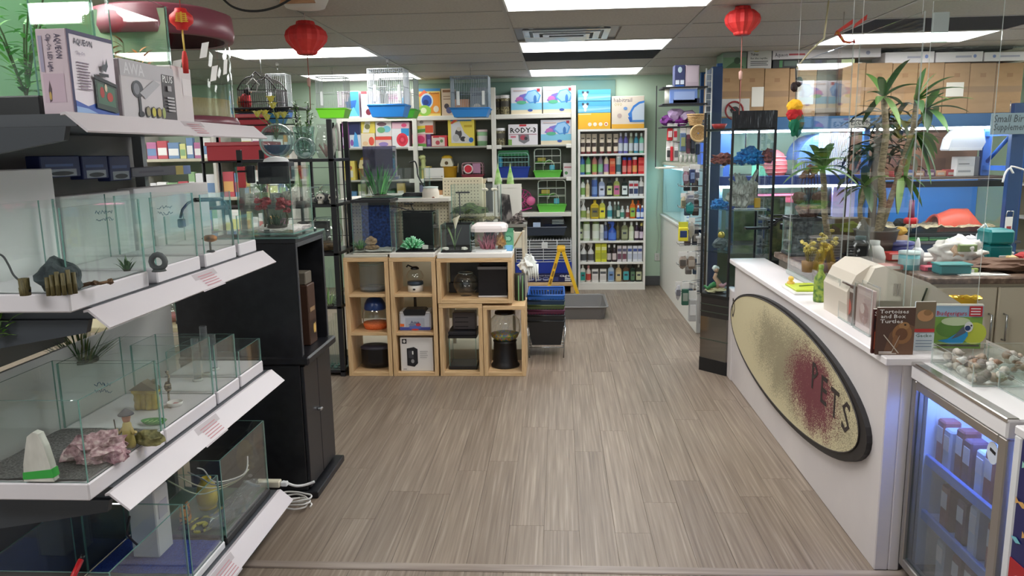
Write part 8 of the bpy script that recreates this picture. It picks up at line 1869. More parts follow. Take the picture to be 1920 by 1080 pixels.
t=thing('name_sign','small white sign lettered EXCOR stuck among the plants','sign',XYZ(1612,240,6.0));X0,X1,Z0,Z1=FR(1591,221,1629,240,6.0);W=X1-X0;H=Z1-Z0
MB().rbox(-W/2,0,0,W/2,.008,H,.002).build('sign_board',C(206,206,200,.5),t);m=MB();put_text(m,'EXCOR',lambda u,v:(-W*.44+u,-.001,H*.3+v),0,0,H*.5,0,W*.88);m.build('lettering',C(40,42,46,.5),t);MB().tube([(-W*.4,.004,0),(-W*.6,.004,-t.location.z)],.006,5).build('stake',C(60,54,48,.7),t)
# things in the lit bays
def cage_dome():
 X0,X1,Z0,Z1=FR(1497,246,1592,326,7.35);R=(X1-X0)/2;zb=1.352;h=Z1-zb;t=thing('dome_cage','white barred cage with curved blue hood in the upper lit bay','cage',((X0+X1)/2,7.55,zb))
 m=MB();pts=[(-R,h*.35)]+[(-R*math.cos(k*PI/12),h*.35+h*.6*math.sin(k*PI/12))for k in range(1,7)]+[(0,h*.35)];m.prism(pts,-.2,.2,axis='y');m.build('blue_hood',C(110,150,226,.35),t)
 MB().rbox(-R,-.2,0,R,.2,h*.12,.006).build('base',C(206,214,226,.4),t);m=MB()
 for k in range(22):m.tube([(-R*.2+R*1.2*k/21,-.2,h*.1),(-R*.2+R*1.2*k/21,-.2,h*.96)],.004,4)
 stuff(m.build('cage_bars',C(226,230,240,.4),t));m=MB()
 for k in range(9):m.tube([(-R+R*.8*k/8,-.2,h*.1),(-R+R*.8*k/8,-.2,h*.4)],.004,4)
 stuff(m.build('lower_bars',C(120,140,206,.4),t))
cage_dome()
t=thing('igloo_house','coral pink round mesh pet house in the upper lit bay','pet house',(P(1457,330,Y=7.35).x,7.5,1.352));R=.13
MB().lathe([(R*.8,0),(R,.05),(R*.96,.12),(R*.7,.2),(R*.3,.235),(0,.24)],20).build('house_shell',C(226,110,116,.45),t)
m=MB()
for k in range(5):m.tube([(R*(1.005-.05*abs(k-1.4))*math.cos(q*PI/10),R*(1.005-.05*abs(k-1.4))*math.sin(q*PI/10),.03+.035*k)for q in range(20)],.005,5,closed=True)
m.build('ribs',C(240,150,150,.45),t)
t=thing('green_mat','pale mint folded card left of the pink house in the lit bay','card',(P(1432,322,Y=7.3).x,7.42,1.352));MB().prism([(-.08,0),(.08,0),(.02,.09),(-.08,.11)],-.004,.004,axis='y').build('card',C(130,220,180,.5),t);MB().box(-.08,.004,0,.08,.05,.004).build('foot',C(120,206,170,.5),t)
t=thing('blue_bin','blue plastic bin in the middle bay behind the display tower','bin',(P(1345,330,Y=7.3).x,7.5,1.352));MB().prism([(-.13,0),(.13,0),(.14,.40),(-.14,.40)],-.1,.1,axis='y').build('bin_body',C(76,116,206,.4),t);MB().rbox(-.15,-.11,.40,.15,.11,.42,.004).build('lid',C(110,150,226,.4),t)
t=thing('pink_tray','long pink plastic tray in the lower lit bay','tray',(P(1455,372,Y=7.3).x,7.4,P(1455,380,Y=7.3).z));MB().prism([(-.26,0),(.22,0),(.26,.06),(-.3,.06)],-.1,.1,axis='y').build('tray_body',C(214,90,120,.4),t);MB().rbox(-.31,-.11,.06,.27,.11,.075,.004).build('rim',C(226,110,140,.4),t);MB().rbox(-.2,-.08,-(t.location.z-.746),.16,.08,0,.004).build('stand',C(190,206,196,.5),t)
t=thing('fridge_case','tall pale lilac case with dark side in the lower lit bay','case',(P(1580,410,Y=7.22).x,7.4,.746));X0,X1,Z0,Z1=FR(1558,335,1600,412,7.22);MB().rbox(-(X1-X0)/2,-.18,0,(X1-X0)/2,.2,Z1-.746,.005).build('case_body',C(190,190,236,.35),t);MB().rbox(-(X1-X0)/2-.13,-.15,0,-(X1-X0)/2-.003,.2,Z1-.80,.005).build('dark_side',C(40,44,50,.4),t)
tank('large aquarium with dark green water scene, lower left of the lit bays',1.52,6.80,2.05,7.12,.746,1.18,C(30,32,34,.4),.03,back=('y',noisy('green_water',[(.35,(30,44,30)),(.6,(84,104,70)),(.75,(130,140,100))],6)))
t=thing('big_box','large brown cardboard sheet leaning behind the hamster tank shelf','carton',(P(1720,315,Y=7.5).x,7.6,1.326));X0,X1,Z0,Z1=FR(1600,248,1842,315,7.5);MB().rbox(-(X1-X0)/2,0,0,(X1-X0)/2,.1,.40,.004).build('carton_body',C(112,78,58,.7),t);MB().box(-.2,-.002,.02,.3,-.0005,.16).build('print_panel',C(96,66,50,.7),t)
t=thing('carrier_bag','greyish white plastic bag stuffed under the blue beam','bag',(P(1815,280,Y=7.2).x,7.32,P(1815,280,Y=7.2).z));MB().prism([(-.15,0),(.14,-.0),(.17,.06),(.14,.18),(-.06,.19),(-.13,.10)],-.08,.08,axis='y').build('bag_body',C(196,196,200,.45),t);MB().prism([(-.14,-.01),(.14,-.01),(.14,.015),(-.14,.02)],-.085,.085,axis='y').build('bag_hem',C(214,214,216,.45),t);MB().tube([(-.02,0,.18),(-.02,0,.26)],.008,5).build('tie',C(206,206,206,.5),t)
t=thing('white_carton','white carton with grey print standing on top of hamster tank shelf','box',(P(1818,337,Y=7.25).x,7.3,1.326));MB().rbox(-.10,0,0,.06,.1,.175,.003).build('box_body',C(206,204,200,.5),t);MB().rbox(.06,.0,0,.10,.1,.175,.003).build('dark_side',C(96,96,100,.5),t)
artwork(t,[('r',.05,.5,.95,.9,(190,190,188)),('r',.1,.2,.8,.3,(150,150,150)),('r',.1,.6,.7,.66,(120,120,120))],lambda u,v,l:(u,-l,v),-.10,0,.16,.175)
for i in range(9):
 c=[(150,60,60),(70,80,120),(120,90,70),(90,60,80),(170,120,90)][i%5];nmx=['dark red','slate blue','brown','plum','tan'][i%5]
 t=thing('boxed_good','%s small carton, %s from left on shelf above hamster tank'%(nmx,ORDW[i]),'box',(3.12+.095*i,7.34,1.326),'small cartons above the hamster tank');MB().rbox(-.045,0,0,.045,.1,.05+.01*(i%2),.003).build('box_body',C(*c,rough=.5),t);MB().rbox(-.03,-.001,.012,.03,0,.035,.0005).build('label',C(160,150,140,.5),t)
HX0,HX1=P(1612,400,Y=7.2).x,P(1887,400,Y=7.2).x
tank('long hamster tank with bright blue back and black frame',HX0,7.20,HX1,7.72,.785,1.285,C(22,26,30,.4),.03,back=('y',C(44,130,214,.5)),rim=C(18,20,26,.4))
for i,(x0,x1,c,l)in enumerate(((1640,1740,(40,110,60),'left green'),(1742,1880,(44,92,70),'right dark green'))):
 v0=P(x0,455,Y=7.18);v1=P(x1,455,Y=7.18);t=thing('tank_stand','%s plank under the hamster tank'%l,'board',((v0.x+v1.x)/2,7.3,.746));MB().rbox(-(v1.x-v0.x)/2,-.12,0,(v1.x-v0.x)/2,.3,.036,.003).build('plank_body',C(*c,rough=.5),t);MB().box(-(v1.x-v0.x)/2,-.122,.01,(v1.x-v0.x)/2,-.12,.02).build('edge_stripe',C(90,160,90,.5),t)
t=thing('under_shelf','dark blue cupboard below the hamster tank','cupboard',((HX0+HX1)/2,7.45,0));MB().rbox(-(HX1-HX0)/2,-.26,0,(HX1-HX0)/2,.3,.718,.004).build('cupboard_body',C(36,56,90,.5),t);MB().rbox(-.6,-.27,.1,.6,-.26,.65,.003).build('cupboard_front',C(40,62,98,.5),t)
htk=bpy.data.objects[[o.name for o in bpy.data.objects if o.get('label','').startswith('long hamster tank')][0]]
MB().rbox(-(HX1-HX0)/2-.006,-.27,.45,(HX1-HX0)/2+.006,-.262,.506,.002).build('canopy',C(18,20,26,.4),htk)  # front board added to hide the light bar behind it
MB().rbox(-(HX1-HX0)/2+.02,-.20,.47,(HX1-HX0)/2-.02,-.16,.485,.003).build('light_bar',C(226,240,255,.5,emit=22),htk)  # light bar added to brighten the tank's blue back
m=MB();n=40;L_=HX1-HX0-.03;vs=[]
for i in range(n+1):
 for j in range(7):vs.append((-L_/2+L_*i/n,-.24+.46*j/6,.05+.035*noise.noise(Vector((i*.5,j*.6,2)))+.02))
m.add(vs,[(i*7+j,(i+1)*7+j,(i+1)*7+j+1,i*7+j+1)for i in range(n)for j in range(6)],0,True)
tag(m.build('wood_shavings',noisy('shavings',[(.35,(150,126,92)),(.6,(206,184,146))],40,(1,1,1),rough=.9,bump=.6),None,((HX0+HX1)/2,7.46,.80)),'pale wood shavings bedding spread in the hamster tank','bedding',kind='stuff')
def shelter():
 X0,X1,Z0,Z1=FR(1763,393,1850,442,7.35);W=X1-X0;H=Z1-Z0;t=thing('pet_shelter','orange-red plastic tunnel shelter in the blue hamster tank','pet house',((X0+X1)/2,7.35,Z0-.0));n=14
 m=MB();vs=[]
 def arch(x,r,hgt):return[(x,.14+r*math.cos(PI*k/n),hgt*math.sin(PI*k/n)**.8)for k in range(n+1)]
 A=arch(-W*.42,.15,H*.75);B=arch(-W*.12,.135,H);Cq=arch(W*.22,.135,H);D_=arch(W*.5,.17,H*.35)
 A=[(x-.06*(1-z/H),y,z)for x,y,z in A]
 for ring in(A,B,Cq,D_):vs+=ring
 q=n+1;m.add(vs,[(r*q+k,r*q+k+1,(r+1)*q+k+1,(r+1)*q+k)for r in range(3)for k in range(n)],0,True);m.build('shelter_shell',C(232,92,66,.45),t)
 for r,ring in enumerate((A,B)):
  if r==0:MB().tube(ring,.012,6).build('entrance_rim',C(224,84,60,.45),t)
 m=MB();m.add(D_,[tuple(range(n+1))]);m.build('end_wall',C(226,88,62,.45),t)
 MB().add([(x+.05,y,z)for x,y,z in A],[tuple(range(n+1))]).build('dark_inside',C(120,44,34,.8),t)
shelter()
t=thing('water_bottle','red capped water bottle hung inside the hamster tank','bottle',XYZ(1708,410,7.22));MB().tube([(0,0,.17),(.0,0,.06),(.0,0,0)],.022,10,r1=.03).build('bottle_body',C(120,60,90,.3),t);MB().lathe([(0,-.05),(.05,-.045),(.055,-.01),(.04,.01),(0,.012)],14,sx=1.2).build('red_cap',C(206,40,50,.4),t);MB().tube([(0,0,-.045),(.01,0,-.12)],.006,6).build('spout',STEEL,t)
m=MB().blob(.06,.05,.045,0,0,.045,.2,2,3,2);tag(m.build('black_hamster',C(30,30,34,.9),None,XYZ(1685,440,7.3,.86)),'small black furry pet in bedding at left of hamster tank','pet')
t=thing('wall_scraper','white handled scraper hanging on blue post right of hamster tank','tool',XYZ(1889,450,6.90));MB().rbox(-.03,0,0,.03,.01,.20,.003).build('handle',C(226,226,226,.4),t);MB().box(-.018,-.002,.02,.02,0,.12).build('red_label',C(150,50,60,.5),t);MB().tube([(-.03,.005,.2),(-.02,.005,.25),(.03,.005,.25),(.03,.005,.2)],.005,5).build('hook',STEEL,t)
cord('white chain and cord looped on the blue ladder rung',[XYZ(1880,342,6.88),XYZ(1885,325,6.88),XYZ(1893,316,6.88),XYZ(1900,325,6.88),XYZ(1896,312,6.88),XYZ(1925,320,6.88)],.008,(226,226,226))
t=thing('side_shelving','narrow shelving at far right beyond the blue post','shelving',(4.45,7.3,0))
for z in(.25,.62,.95,1.25,1.55):MB().rbox(-.22,-.3,z-.02,.35,.2,z,.003).build('shelf',C(190,186,176,.5),t)
MB().box(-.22,.2,.0,.35,.22,1.75).build('back_panel',C(130,120,104,.6),t)
for i,(z,c,l)in enumerate(((.95,(206,80,60),'orange red'),(.62,(196,196,200),'pale grey'),(1.25,(150,140,126),'taupe'),(.25,(206,206,206),'white'))):
 t=thing('product_box','%s box on the far right narrow shelving'%l,'box',(4.33,7.02,z));MB().rbox(-.09,0,0,.12,.12,.2,.004).build('box_body',C(*c,rough=.5),t);MB().rbox(-.06,-.002,.05,.09,0,.13,.001).build('label',C(226,220,210,.5),t)
 # rear work counter and its clutter
YB=4.16
def back_counter():
 t=thing('back_counter','cream cupboard counter with dark brown marbled top behind the service counter','counter',(2.9,4.55,0))
 def bx(X0,Y0,Z0,X1,Y1,Z1,r=.004):return MB().rbox(X0-2.9,Y0-4.55,Z0,X1-2.9,Y1-4.55,Z1,r)
 bx(1.99,YB+.02,.0,3.9,4.93,.885).build('cupboard_body',C(206,196,176,.5),t)
 bx(1.95,YB-.02,.885,3.95,4.98,.92,.006).build('counter_top',noisy('brown_marble',[(.35,(82,62,52)),(.55,(126,104,90)),(.7,(166,146,130))],22,rough=.3),t)
 bx(1.45,4.45,.885,1.95,5.25,.92).build('side_top',noisy('brown_marble',[(.35,(82,62,52))],22),t)
 bx(1.47,4.5,0,1.93,5.2,.885).build('side_body',C(120,112,104,.6),t)
 xd=P(1868,590,Y=YB).x
 for i,(a,b)in enumerate(((2.01,xd-.004),(xd+.004,xd+.56),(xd+.57,3.88))):
  d=bx(a,YB,.06,b,YB+.02,.865,.005).build('door',C(214,204,184,.45),t)
  hx=(b-.035)if i==0 else a+.035
  h=MB().tube([(hx-2.9,YB-4.55,.72),(hx-2.9,YB-4.55-.03,.72),(hx-2.9,YB-4.55-.03,.58),(hx-2.9,YB-4.55,.58)],.006,6);h.build('handle',STEEL,d)
back_counter()
def on(px,py,z=.92):v=P(px,py,Z=z);return(v.x,v.y,z+.001)
def blobthing(name,label,cat,loc,r,col,amp=.35,seed=1,part='body',extra=None):
 t=thing(name,label,cat,loc);MB().blob(r[0],r[1],r[2],0,0,r[2]*.95,amp,3.2,seed,4,0,True,flat=-r[2]*.95).build(part,C(*col,rough=.45)if not isinstance(col,bpy.types.Material)else col,t)
 if extra:extra(t)
 return t
blobthing('carrier_bag','crumpled white carrier bag with green print on rear counter','bag',on(1793,500),(.13,.11,.085),(232,228,222),.3,3,'bag_body',lambda t:(MB().rbox(-.05,-.115,.10,.05,-.09,.14,.004).build('green_print',C(130,150,90,.5),t),MB().blob(.05,.04,.05,-.03,-.06,.09,.3,2,2,2).build('peach_content',C(214,180,150,.5),t)))
blobthing('carrier_bag','second white bag right of the green-printed bag','bag',on(1838,488),(.12,.09,.075),(226,224,230),.45,7,'bag_body',lambda t:MB().tube([(-.03,0,.18),(0,-.02,.22),(.03,0,.18)],.008,6).build('bag_handle',C(232,232,236,.45),t))
v=on(1862,492);t=thing('tackle_box','teal plastic two-tier box on the rear counter','box',v);MB().rbox(-.07,-.07,0,.07,.07,.11,.012).build('lower_tier',C(10,116,120,.35),t);MB().rbox(-.074,-.074,.113,.074,.074,.20,.014).build('upper_tier',C(14,124,126,.35),t);MB().rbox(-.01,-.076,.02,.04,-.07,.05,.003).build('latch',C(206,206,206,.4),t)
v=on(1778,512);t=thing('teal_tub','low teal dish under the white carrier bag','tub',(v[0],v[1]-.03,v[2]));MB().rbox(-.085,-.05,0,.085,.05,.055,.01).build('tub_body',C(40,130,136,.4),t);MB().rbox(-.088,-.053,.05,.088,.053,.06,.003).build('rim',C(60,150,150,.4),t)
v=on(1703,505);t=thing('wipe_tub','turquoise round tub with white lid on rear counter','tub',v);MB().lathe([(0,0),(.055,0),(.055,.09),(0,.09)],18).build('tub_body',C(120,196,206,.4),t);MB().lathe([(.057,.088),(.057,.104),(0,.106)],18).build('lid',C(206,222,222,.4),t);MB().lathe([(.0555,.03),(.0555,.065)],18).build('label_band',C(176,222,226,.5),t)
v=on(1718,497);t=thing('dropper_bottle','white dropper bottle with pointed nozzle on rear counter','bottle',v);MB().lathe([(0,0),(.036,0),(.036,.08),(.02,.10),(.014,.105)],16).build('bottle_body',C(226,228,232,.4),t);MB().lathe([(.016,.10),(.014,.125),(.005,.16),(0,.162)],12).build('nozzle',C(236,236,238,.4),t)
v=on(1637,497);t=thing('jar','squat white jar with grey cap behind the terminal hood','jar',v);MB().lathe([(0,0),(.062,0),(.065,.05),(.05,.10),(.03,.118)],18).build('jar_body',C(214,214,208,.4),t);MB().lathe([(.03,.11),(.03,.145),(0,.147)],14).build('cap',C(196,200,196,.4),t)
v=on(1698,485);t=thing('blue_box','navy blue round tin behind the dropper bottle','tin',(v[0],v[1]+.1,v[2]));MB().lathe([(0,0),(.085,0),(.085,.08),(0,.08)],20).build('tin_body',C(40,44,110,.4),t);MB().lathe([(.087,.078),(.087,.095),(0,.097)],20).build('lid',C(50,54,126,.4),t)
v=on(1695,470);t=thing('yellow_rubber_duck','small yellow toy duck behind the navy tin','toy',(v[0]-.02,v[1]+.02,v[2]));MB().blob(.04,.03,.03,0,0,.13,.15,2,3,2).build('toy_body',C(236,190,80,.5),t);MB().lathe([(0,0),(.05,0),(.045,.10),(0,.10)],14).build('toy_stand',C(190,150,110,.5),t)
for i,(px,py,c,l,s)in enumerate(((1745,508,(206,70,96),'pink and black',(.05,.03,.03)),(1735,495,(226,214,206),'cream',(.08,.05,.03)),(1760,498,(196,60,80),'crimson',(.06,.04,.02)),(1740,488,(214,206,200),'off-white',(.10,.06,.04)),(1812,512,(150,170,60),'lime green',(.05,.03,.03)),(1670,505,(196,120,116),'dusty pink',(.07,.04,.03)),(1675,488,(190,60,56),'red',(.05,.05,.05)),(1893,495,(240,206,150),'peach',(.03,.03,.05)))):
 v=on(px,py);t=thing('small_packet','%s small packet lying among the rear counter clutter'%l,'packet',v);MB().rbox(-s[0],-s[1],0,s[0],s[1],s[2],.006).build('packet_body',C(*c,rough=.5),t);MB().rbox(-s[0]*.6,-s[1]-.001,s[2]*.2,s[0]*.5,-s[1]+.001,s[2]*.8,.0006).build('label',C(60,50,56,.5)if i==0 else C(230,226,222,.5),t)
v=on(1875,508);t=thing('paper_bag','crumpled brown paper bag and cloth at right of rear counter','bag',(v[0]+.02,v[1]+.0,v[2]));MB().blob(.22,.10,.035,0,0,.034,.4,2.5,6,3,flat=-.033).build('brown_paper',C(112,84,68,.8),t);MB().blob(.09,.08,.035,.22,.08,.06,.4,2.5,8,3).build('red_cloth',C(170,50,52,.8),t)
v=on(1835,515);t=thing('paper_sheet','white paper sheet in front of the brown paper bag','paper',(v[0],v[1]-.0,v[2]));MB().rbox(-.12,-.05,0,.14,.06,.004,.001).build('sheet',C(232,230,226,.6),t);MB().rbox(-.1,-.03,.004,.06,.03,.007,.001).build('second_sheet',C(222,220,214,.6),t)
X0,X1,Z0,Z1=FR(1380,424,1478,530,5.40)
DKG=noisy('algae_scene',[(.3,(28,32,24)),(.5,(66,74,44)),(.65,(112,112,70)),(.8,(150,150,120))],9)
tank('dark planted tank with green brown water behind the far counter end',1.50,5.62,1.98,5.90,.78,Z1+.03,C(26,28,30,.4),.03,back=('y',DKG),rim=C(22,24,26,.4))
t=thing('tank_stand','dark stand under the planted tank','stand',(1.74,5.76,0));MB().rbox(-.25,-.15,0,.25,.15,.78,.004).build('stand_body',C(40,42,46,.5),t);MB().rbox(-.24,-.155,.05,.24,-.15,.7,.003).build('stand_door',C(50,52,56,.5),t)
def lamp(label,pts,r,col,Y):
 p0=Vector(XYZ(*pts[0],Y));t=thing('tank_lamp',label,'lamp',tuple(p0));q=[Vector(XYZ(x,y,Y))-p0 for x,y in pts];MB().tube(q,.007,6).build('arm',BLACK,t)
 d=q[-1];MB().rbox(min(d.x,d.x-r),-.03,d.z-.006,max(d.x,d.x-r),.03,d.z+.010,.004).build('lamp_head',C(*col,rough=.4),t);MB().rbox(-.03,-.03,-.02,.03,.03,.02,.004).build('clamp',BLACK,t)
lamp('grey arm tank lamp above the dark planted tank',[(1446,418),(1445,396),(1436,393)],.22,(176,178,180),5.52)
lamp('black gooseneck tank lamp with low head over the planted tank',[(1472,425),(1466,408),(1452,420),(1440,428)],.16,(30,30,34),5.45)
X0,X1,Z0,Z1=FR(1474,408,1532,520,5.1)
tank('upright clear tank with grey mesh inside behind the far screen',X0,5.0,X1,5.2,.921,Z1,C(60,66,70,.4),.02,back=('y',noisy('grey_mesh',[(.4,(70,76,80)),(.6,(120,126,130))],60)),rim=C(40,44,48,.4))
def claypot():
 v=P(1515,408,Y=5.1);t=thing('clay_pot','brown clay pot ornament with two leaf lobes and thin stems on upright tank','pot',(v.x,5.1,Z1+.005))
 MB().lathe([(0,0),(.05,.0),(.085,.06),(.075,.075),(0,.07)],18).build('pot_body',noisy('clay_speckle',[(.4,(84,60,54)),(.6,(140,108,96))],50,rough=.8),t)
 for s in(-1,1):MB().blob(.05,.02,.04,s*.065,0,.125,.2,2,4+s,2).build('leaf_lobe',C(84,60,50,.7),t)
 m=MB()
 for k in range(6):m.tube([(.02*(k-2.5)*.6,0,.09),(.03*(k-2.5)*.7,.0,.20),(.016*(k-2.5),0,.30)],.003,5)
 m.build('stems',C(70,44,38,.7),t)
 m=MB()
 for k in range(8):m.blob(.03,.02,.016,-.04+.012*k,0,.26+.02*(k%4),.5,3,k,1)
 m.build('dry_leaves',C(110,70,54,.8),t)
claypot()
for i,(px,py,h,lb)in enumerate(((1528,515,.20,'left'),(1560,518,.24,'right'))):
 v=on(px,py);t=thing('dried_flowers','%s clump of yellow dried flowers behind the far screen'%lb,'flowers',(v[0],v[1]+.1,.921));r=random.Random(i+60);m=MB();f=MB()
 for k in range(16):
  a=r.random()*6.28;q=(math.cos(a)*.06*r.random(),math.sin(a)*.05,h*r.uniform(.5,1));m.tube([(0,0,0),q],.002,4);f.blob(.014,.014,.012,*q,.3,2,k,1)
 m.build('stems',C(110,100,50,.7),t);f.build('flower_heads',noisy('dry_yellow',[(.4,(150,130,50)),(.6,(214,200,110))],40),t);MB().lathe([(0,0),(.04,0),(.045,.06),(0,.06)],12).build('holder',C(120,90,50,.6),t)
t=thing('black_gadget','pile of black cords and a wire frame on the work surface','cables',(1.60,4.55,.921));m=MB();r=random.Random(9)
for k in range(9):m.tube([(r.uniform(-.09,.09),r.uniform(-.08,.08),.02+.012*k*.6),(r.uniform(-.1,.1),r.uniform(-.08,.08),.05+.01*k*.6),(r.uniform(-.1,.1),r.uniform(-.08,.08),.015+.01*k*.6)],.010,6)
m.build('cords',C(26,26,30,.4),t);MB().tube([(.07,-.09,.0),(.07,-.09,.12),(.10,-.09,.12),(.10,-.09,.0)],.005,5).build('wire_frame',C(226,226,226,.4),t)
v=on(1610,505);t=thing('plastic_bottle','grey bottle with clear wrap behind the magazines','bottle',v);MB().lathe([(0,0),(.07,0),(.075,.06),(.06,.14),(.03,.17)],16).build('bottle_body',GLDK,t);MB().lathe([(.03,.165),(.03,.19),(0,.192)],12).build('cap',C(60,90,90,.4),t);MB().blob(.04,.03,.08,.0,-.03,.20,.4,2,4,2).build('clear_wrap',GLCL,t)
t=thing('wood_box','small olive brown box standing under the tall plant','box',on(1590,470));MB().rbox(-.13,-.05,0,.12,.08,.22,.004).build('box_body',C(120,104,80,.6),t);MB().blob(.12,.08,.05,-.02,0,.16,.4,2,5,2).build('green_leafy_pile',C(130,140,60,.7),t)
# dracaena plants
LG=[C(74,118,56,.45),C(98,140,66,.45),C(58,92,52,.5),C(120,156,80,.45)]
BARK=noisy('dracaena_bark',[(.35,(104,92,72)),(.65,(160,146,118))],14,(3,3,10),rough=.85)
def potted(t,z):
 MB().lathe([(0,0),(.10,0),(.13,.16),(.14,.17),(.12,.17),(.11,.14),(0,.14)],18).build('pot',C(96,90,84,.6),t)
def leaf_to(t,base,tip,w,k,sag=.10,mat=None):
 a,b=Vector(base),Vector(tip);d=b-a;L_=d.length;pts=[]
 for i in range(8):
  u=i/7;p=a.lerp(b,u);p.z+=L_*sag*4*u*(1-u)*(.9);pts.append(p)
 m=MB();leaf_strip(m,pts,w*1.45,0,fold=.3);m.build('leaf',mat or LG[k%4],t)
def dracaena_small():
 Y=4.6;b=Vector(XYZ(1562,470,Y));b.z=.921;t=thing('dracaena_plant','slender potted dracaena with arching leaves behind the far acrylic screen','plant',(b.x,Y,.921));potted(t,0)
 q=lambda x,y,dy=0:tuple(Vector(XYZ(x,y,Y))-Vector((b.x,0,.921))+Vector((0,dy-Y+0,0)))if False else(XYZ(x,y,Y)[0]-b.x,dy,XYZ(x,y,Y)[2]-.921)
 MB().tube([(0,0,.12),q(1553,450),q(1546,400),q(1545,345),q(1542,318)],.020,9,r1=.016).build('trunk',BARK,t)
 c=q(1542,318);r=random.Random(4)
 tips=[(1475,285),(1468,318),(1462,345),(1500,272),(1522,278),(1560,275),(1582,268),(1602,300),(1612,330),(1598,352),(1580,345),(1482,300),(1520,300),(1558,300)]
 for k,(x,y)in enumerate(tips):leaf_to(t,c,q(x,y,r.uniform(-.22,.2)),.034,k,.16)
dracaena_small()
def dracaena_tall():
 Y=5.0;b=Vector(XYZ(1640,470,Y));t=thing('dracaena_plant','tall dracaena with two canes and drooping green leaves rising past the cartons','plant',(b.x,Y,.921));potted(t,0)
 q=lambda x,y,dy=0:(XYZ(x,y,Y)[0]-b.x,dy,XYZ(x,y,Y)[2]-.921)
 MB().tube([(0,0,.12),q(1648,430),q(1655,380),q(1652,320),q(1662,250),q(1657,180)],.028,9,r1=.018).build('trunk',BARK,t)
 MB().tube([q(1636,460),q(1655,420),q(1685,330),q(1712,240),q(1718,190)],.022,9,r1=.013).build('trunk',BARK,t)
 MB().tube([(-.05,0,.1),q(1615,430),q(1612,390),q(1622,350)],.018,8,r1=.014).build('trunk',BARK,t)
 r=random.Random(8)
 heads=[(q(1657,182),[(1630,148),(1642,132),(1680,118),(1690,135),(1700,165),(1626,200),(1640,232),(1668,240),(1700,200),(1620,175)],.035),(q(1718,190),[(1730,128),(1752,138),(1765,148),(1745,175),(1700,215),(1760,190),(1775,172)],.034),(q(1738,205),[(1742,172),(1762,175),(1782,208),(1806,212),(1795,190),(1720,250),(1760,235),(1745,250),(1705,210)],.038),(q(1715,250),[(1745,330),(1760,300),(1732,345),(1770,270),(1690,310),(1700,360),(1780,290)],.04),(q(1622,350),[(1590,330),(1600,310),(1640,330),(1586,372),(1648,378),(1615,395),(1632,402)],.036),(q(1690,330),[(1715,380),(1740,390),(1700,405),(1668,400),(1722,350)],.03)]
 MB().tube([q(1715,240),q(1728,222),q(1738,205)],.010,7).build('branch',BARK,t)
 kk=0
 for c,tips,w_ in heads:
  for(x,y)in tips:leaf_to(t,c,q(x,y,r.uniform(-.25,.2)),w_,kk,.12);kk+=1
dracaena_tall()
def dark_bush():
 Y=5.6;t=thing('foliage_plant','dark leafy plant mass between the two dracaenas','plant',XYZ(1640,330,Y));b=t.location;r=random.Random(3);m=MB()
 cores=[(1612,290),(1650,300),(1690,290),(1650,260),(1670,235),(1610,345),(1690,260),(1655,215)]
 for k in range(110):
  x,y=cores[k%8];v=Vector(XYZ(x+r.uniform(-16,16),y+r.uniform(-22,22),Y+r.uniform(-.1,.1)))-b
  leaf_strip(m,arc_leaf(tuple(v),r.random()*6.28,r.uniform(-.3,.9),r.uniform(.16,.30),r.uniform(.8,1.8),5),r.uniform(.03,.05),k%3,fold=.3)
 stuff(m.build('leaves',[C(40,56,40,.6),C(54,70,48,.6),C(84,88,70,.6)],t));MB().tube([(0,0,-.45),(0,0,.2)],.03,8).build('stem',C(84,72,58,.8),t);MB().lathe([(0,-.60),(.12,-.60),(.14,-.45),(0,-.45)],14).build('pot',C(70,60,52,.6),t)
 MB().lathe([(0,-1.0),(.10,-1.0),(.10,-.60),(0,-.60)],10).build('pot_stand',C(60,60,60,.6),t)
dark_bush()
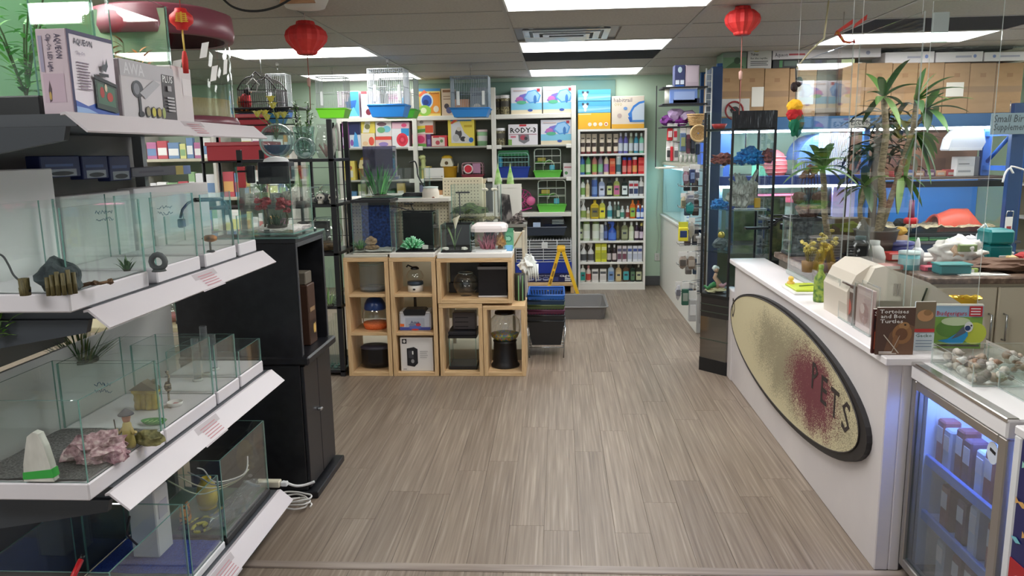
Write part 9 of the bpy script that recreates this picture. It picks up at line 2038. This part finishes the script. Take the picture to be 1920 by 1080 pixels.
def feather_toy():
 Y=4.75;t=thing('feather_toy','yellow, red and green feather cat toy dangling on black cord','toy',XYZ(1492,250,Y));b=t.location;q=lambda x,y:(XYZ(x,y,Y)[0]-b.x,0,XYZ(x,y,Y)[2]-b.z)
 def fe(name,pts,r0,col,sd):
  a=Vector(q(*pts[0]));c=Vector(q(*pts[1]));m=MB();mid=(a+c)/2;L_=(a-c).length/2;m.blob(r0,r0*.7,L_,mid.x,0,mid.z,.15,3,sd,3);m.build(name,C(*col,rough=.9),t)
 fe('green_feathers',[(1492,204),(1494,256)],.042,(10,96,70),1);fe('red_feathers',[(1490,200),(1489,228)],.044,(176,30,36),2);fe('yellow_feathers',[(1490,186),(1490,212)],.044,(240,180,40),3);fe('yellow_plume',[(1486,210),(1487,234)],.020,(240,196,60),4)
 MB().tube([q(1492,190),q(1493,165),q(1492,128),q(1494,124)],.004,6).build('cord',BLACK,t)
 m=MB();m.blob(.022,.016,.03,*q(1489,163),.1,2,2,2);m.blob(.022,.016,.03,*q(1498,153),.1,2,3,2);m.build('cord_bundle',C(36,14,18,.6),t)
 MB().tube([q(1493,128),q(1520,95),q(1545,72),(XYZ(1556,64,Y)[0]-b.x,.05,CEIL-b.z)],.005,6).build('wand',C(196,186,150,.5),t)
feather_toy()
def red_hanging():
 Y=5.2;t=thing('paper_decoration','red and gold paper dragon decoration hung under the ceiling by the screens','decoration',XYZ(1580,70,Y));b=t.location;q=lambda x,y:(XYZ(x,y,Y)[0]-b.x,0,XYZ(x,y,Y)[2]-b.z)
 pts=[q(1568,60),q(1574,66),q(1582,78),q(1592,80),q(1600,78)];MB().tube(pts,.012,7,r1=.006).build('dragon_body',noisy('red_gold',[(.4,(176,40,30)),(.6,(206,140,60))],40),t)
 m=MB()
 for a,c in(((1566,62),(1600,44)),((1602,48),(1626,36))):
  p0,p1=Vector(q(*a)),Vector(q(*c));m.add([tuple(p0+Vector((0,-.01,.01))),tuple(p1+Vector((0,.0,.03))),tuple(p1+Vector((0,.01,-.0))),tuple(p0+Vector((0,.02,-.015)))],[(0,1,2,3)])
 m.build('paper_wing',C(206,60,56,.6),t);MB().lathe([(0,0),(.012,.004),(.002,.03),(0,.03)],8).xf(lambda v:v+Vector(q(1601,82))).build('dragon_head',C(150,40,34,.6),t)
 MB().tube([q(1580,72),(q(1580,72)[0],0,CEIL-b.z)],.002,5).build('string',C(150,140,130,.5),t)
red_hanging()
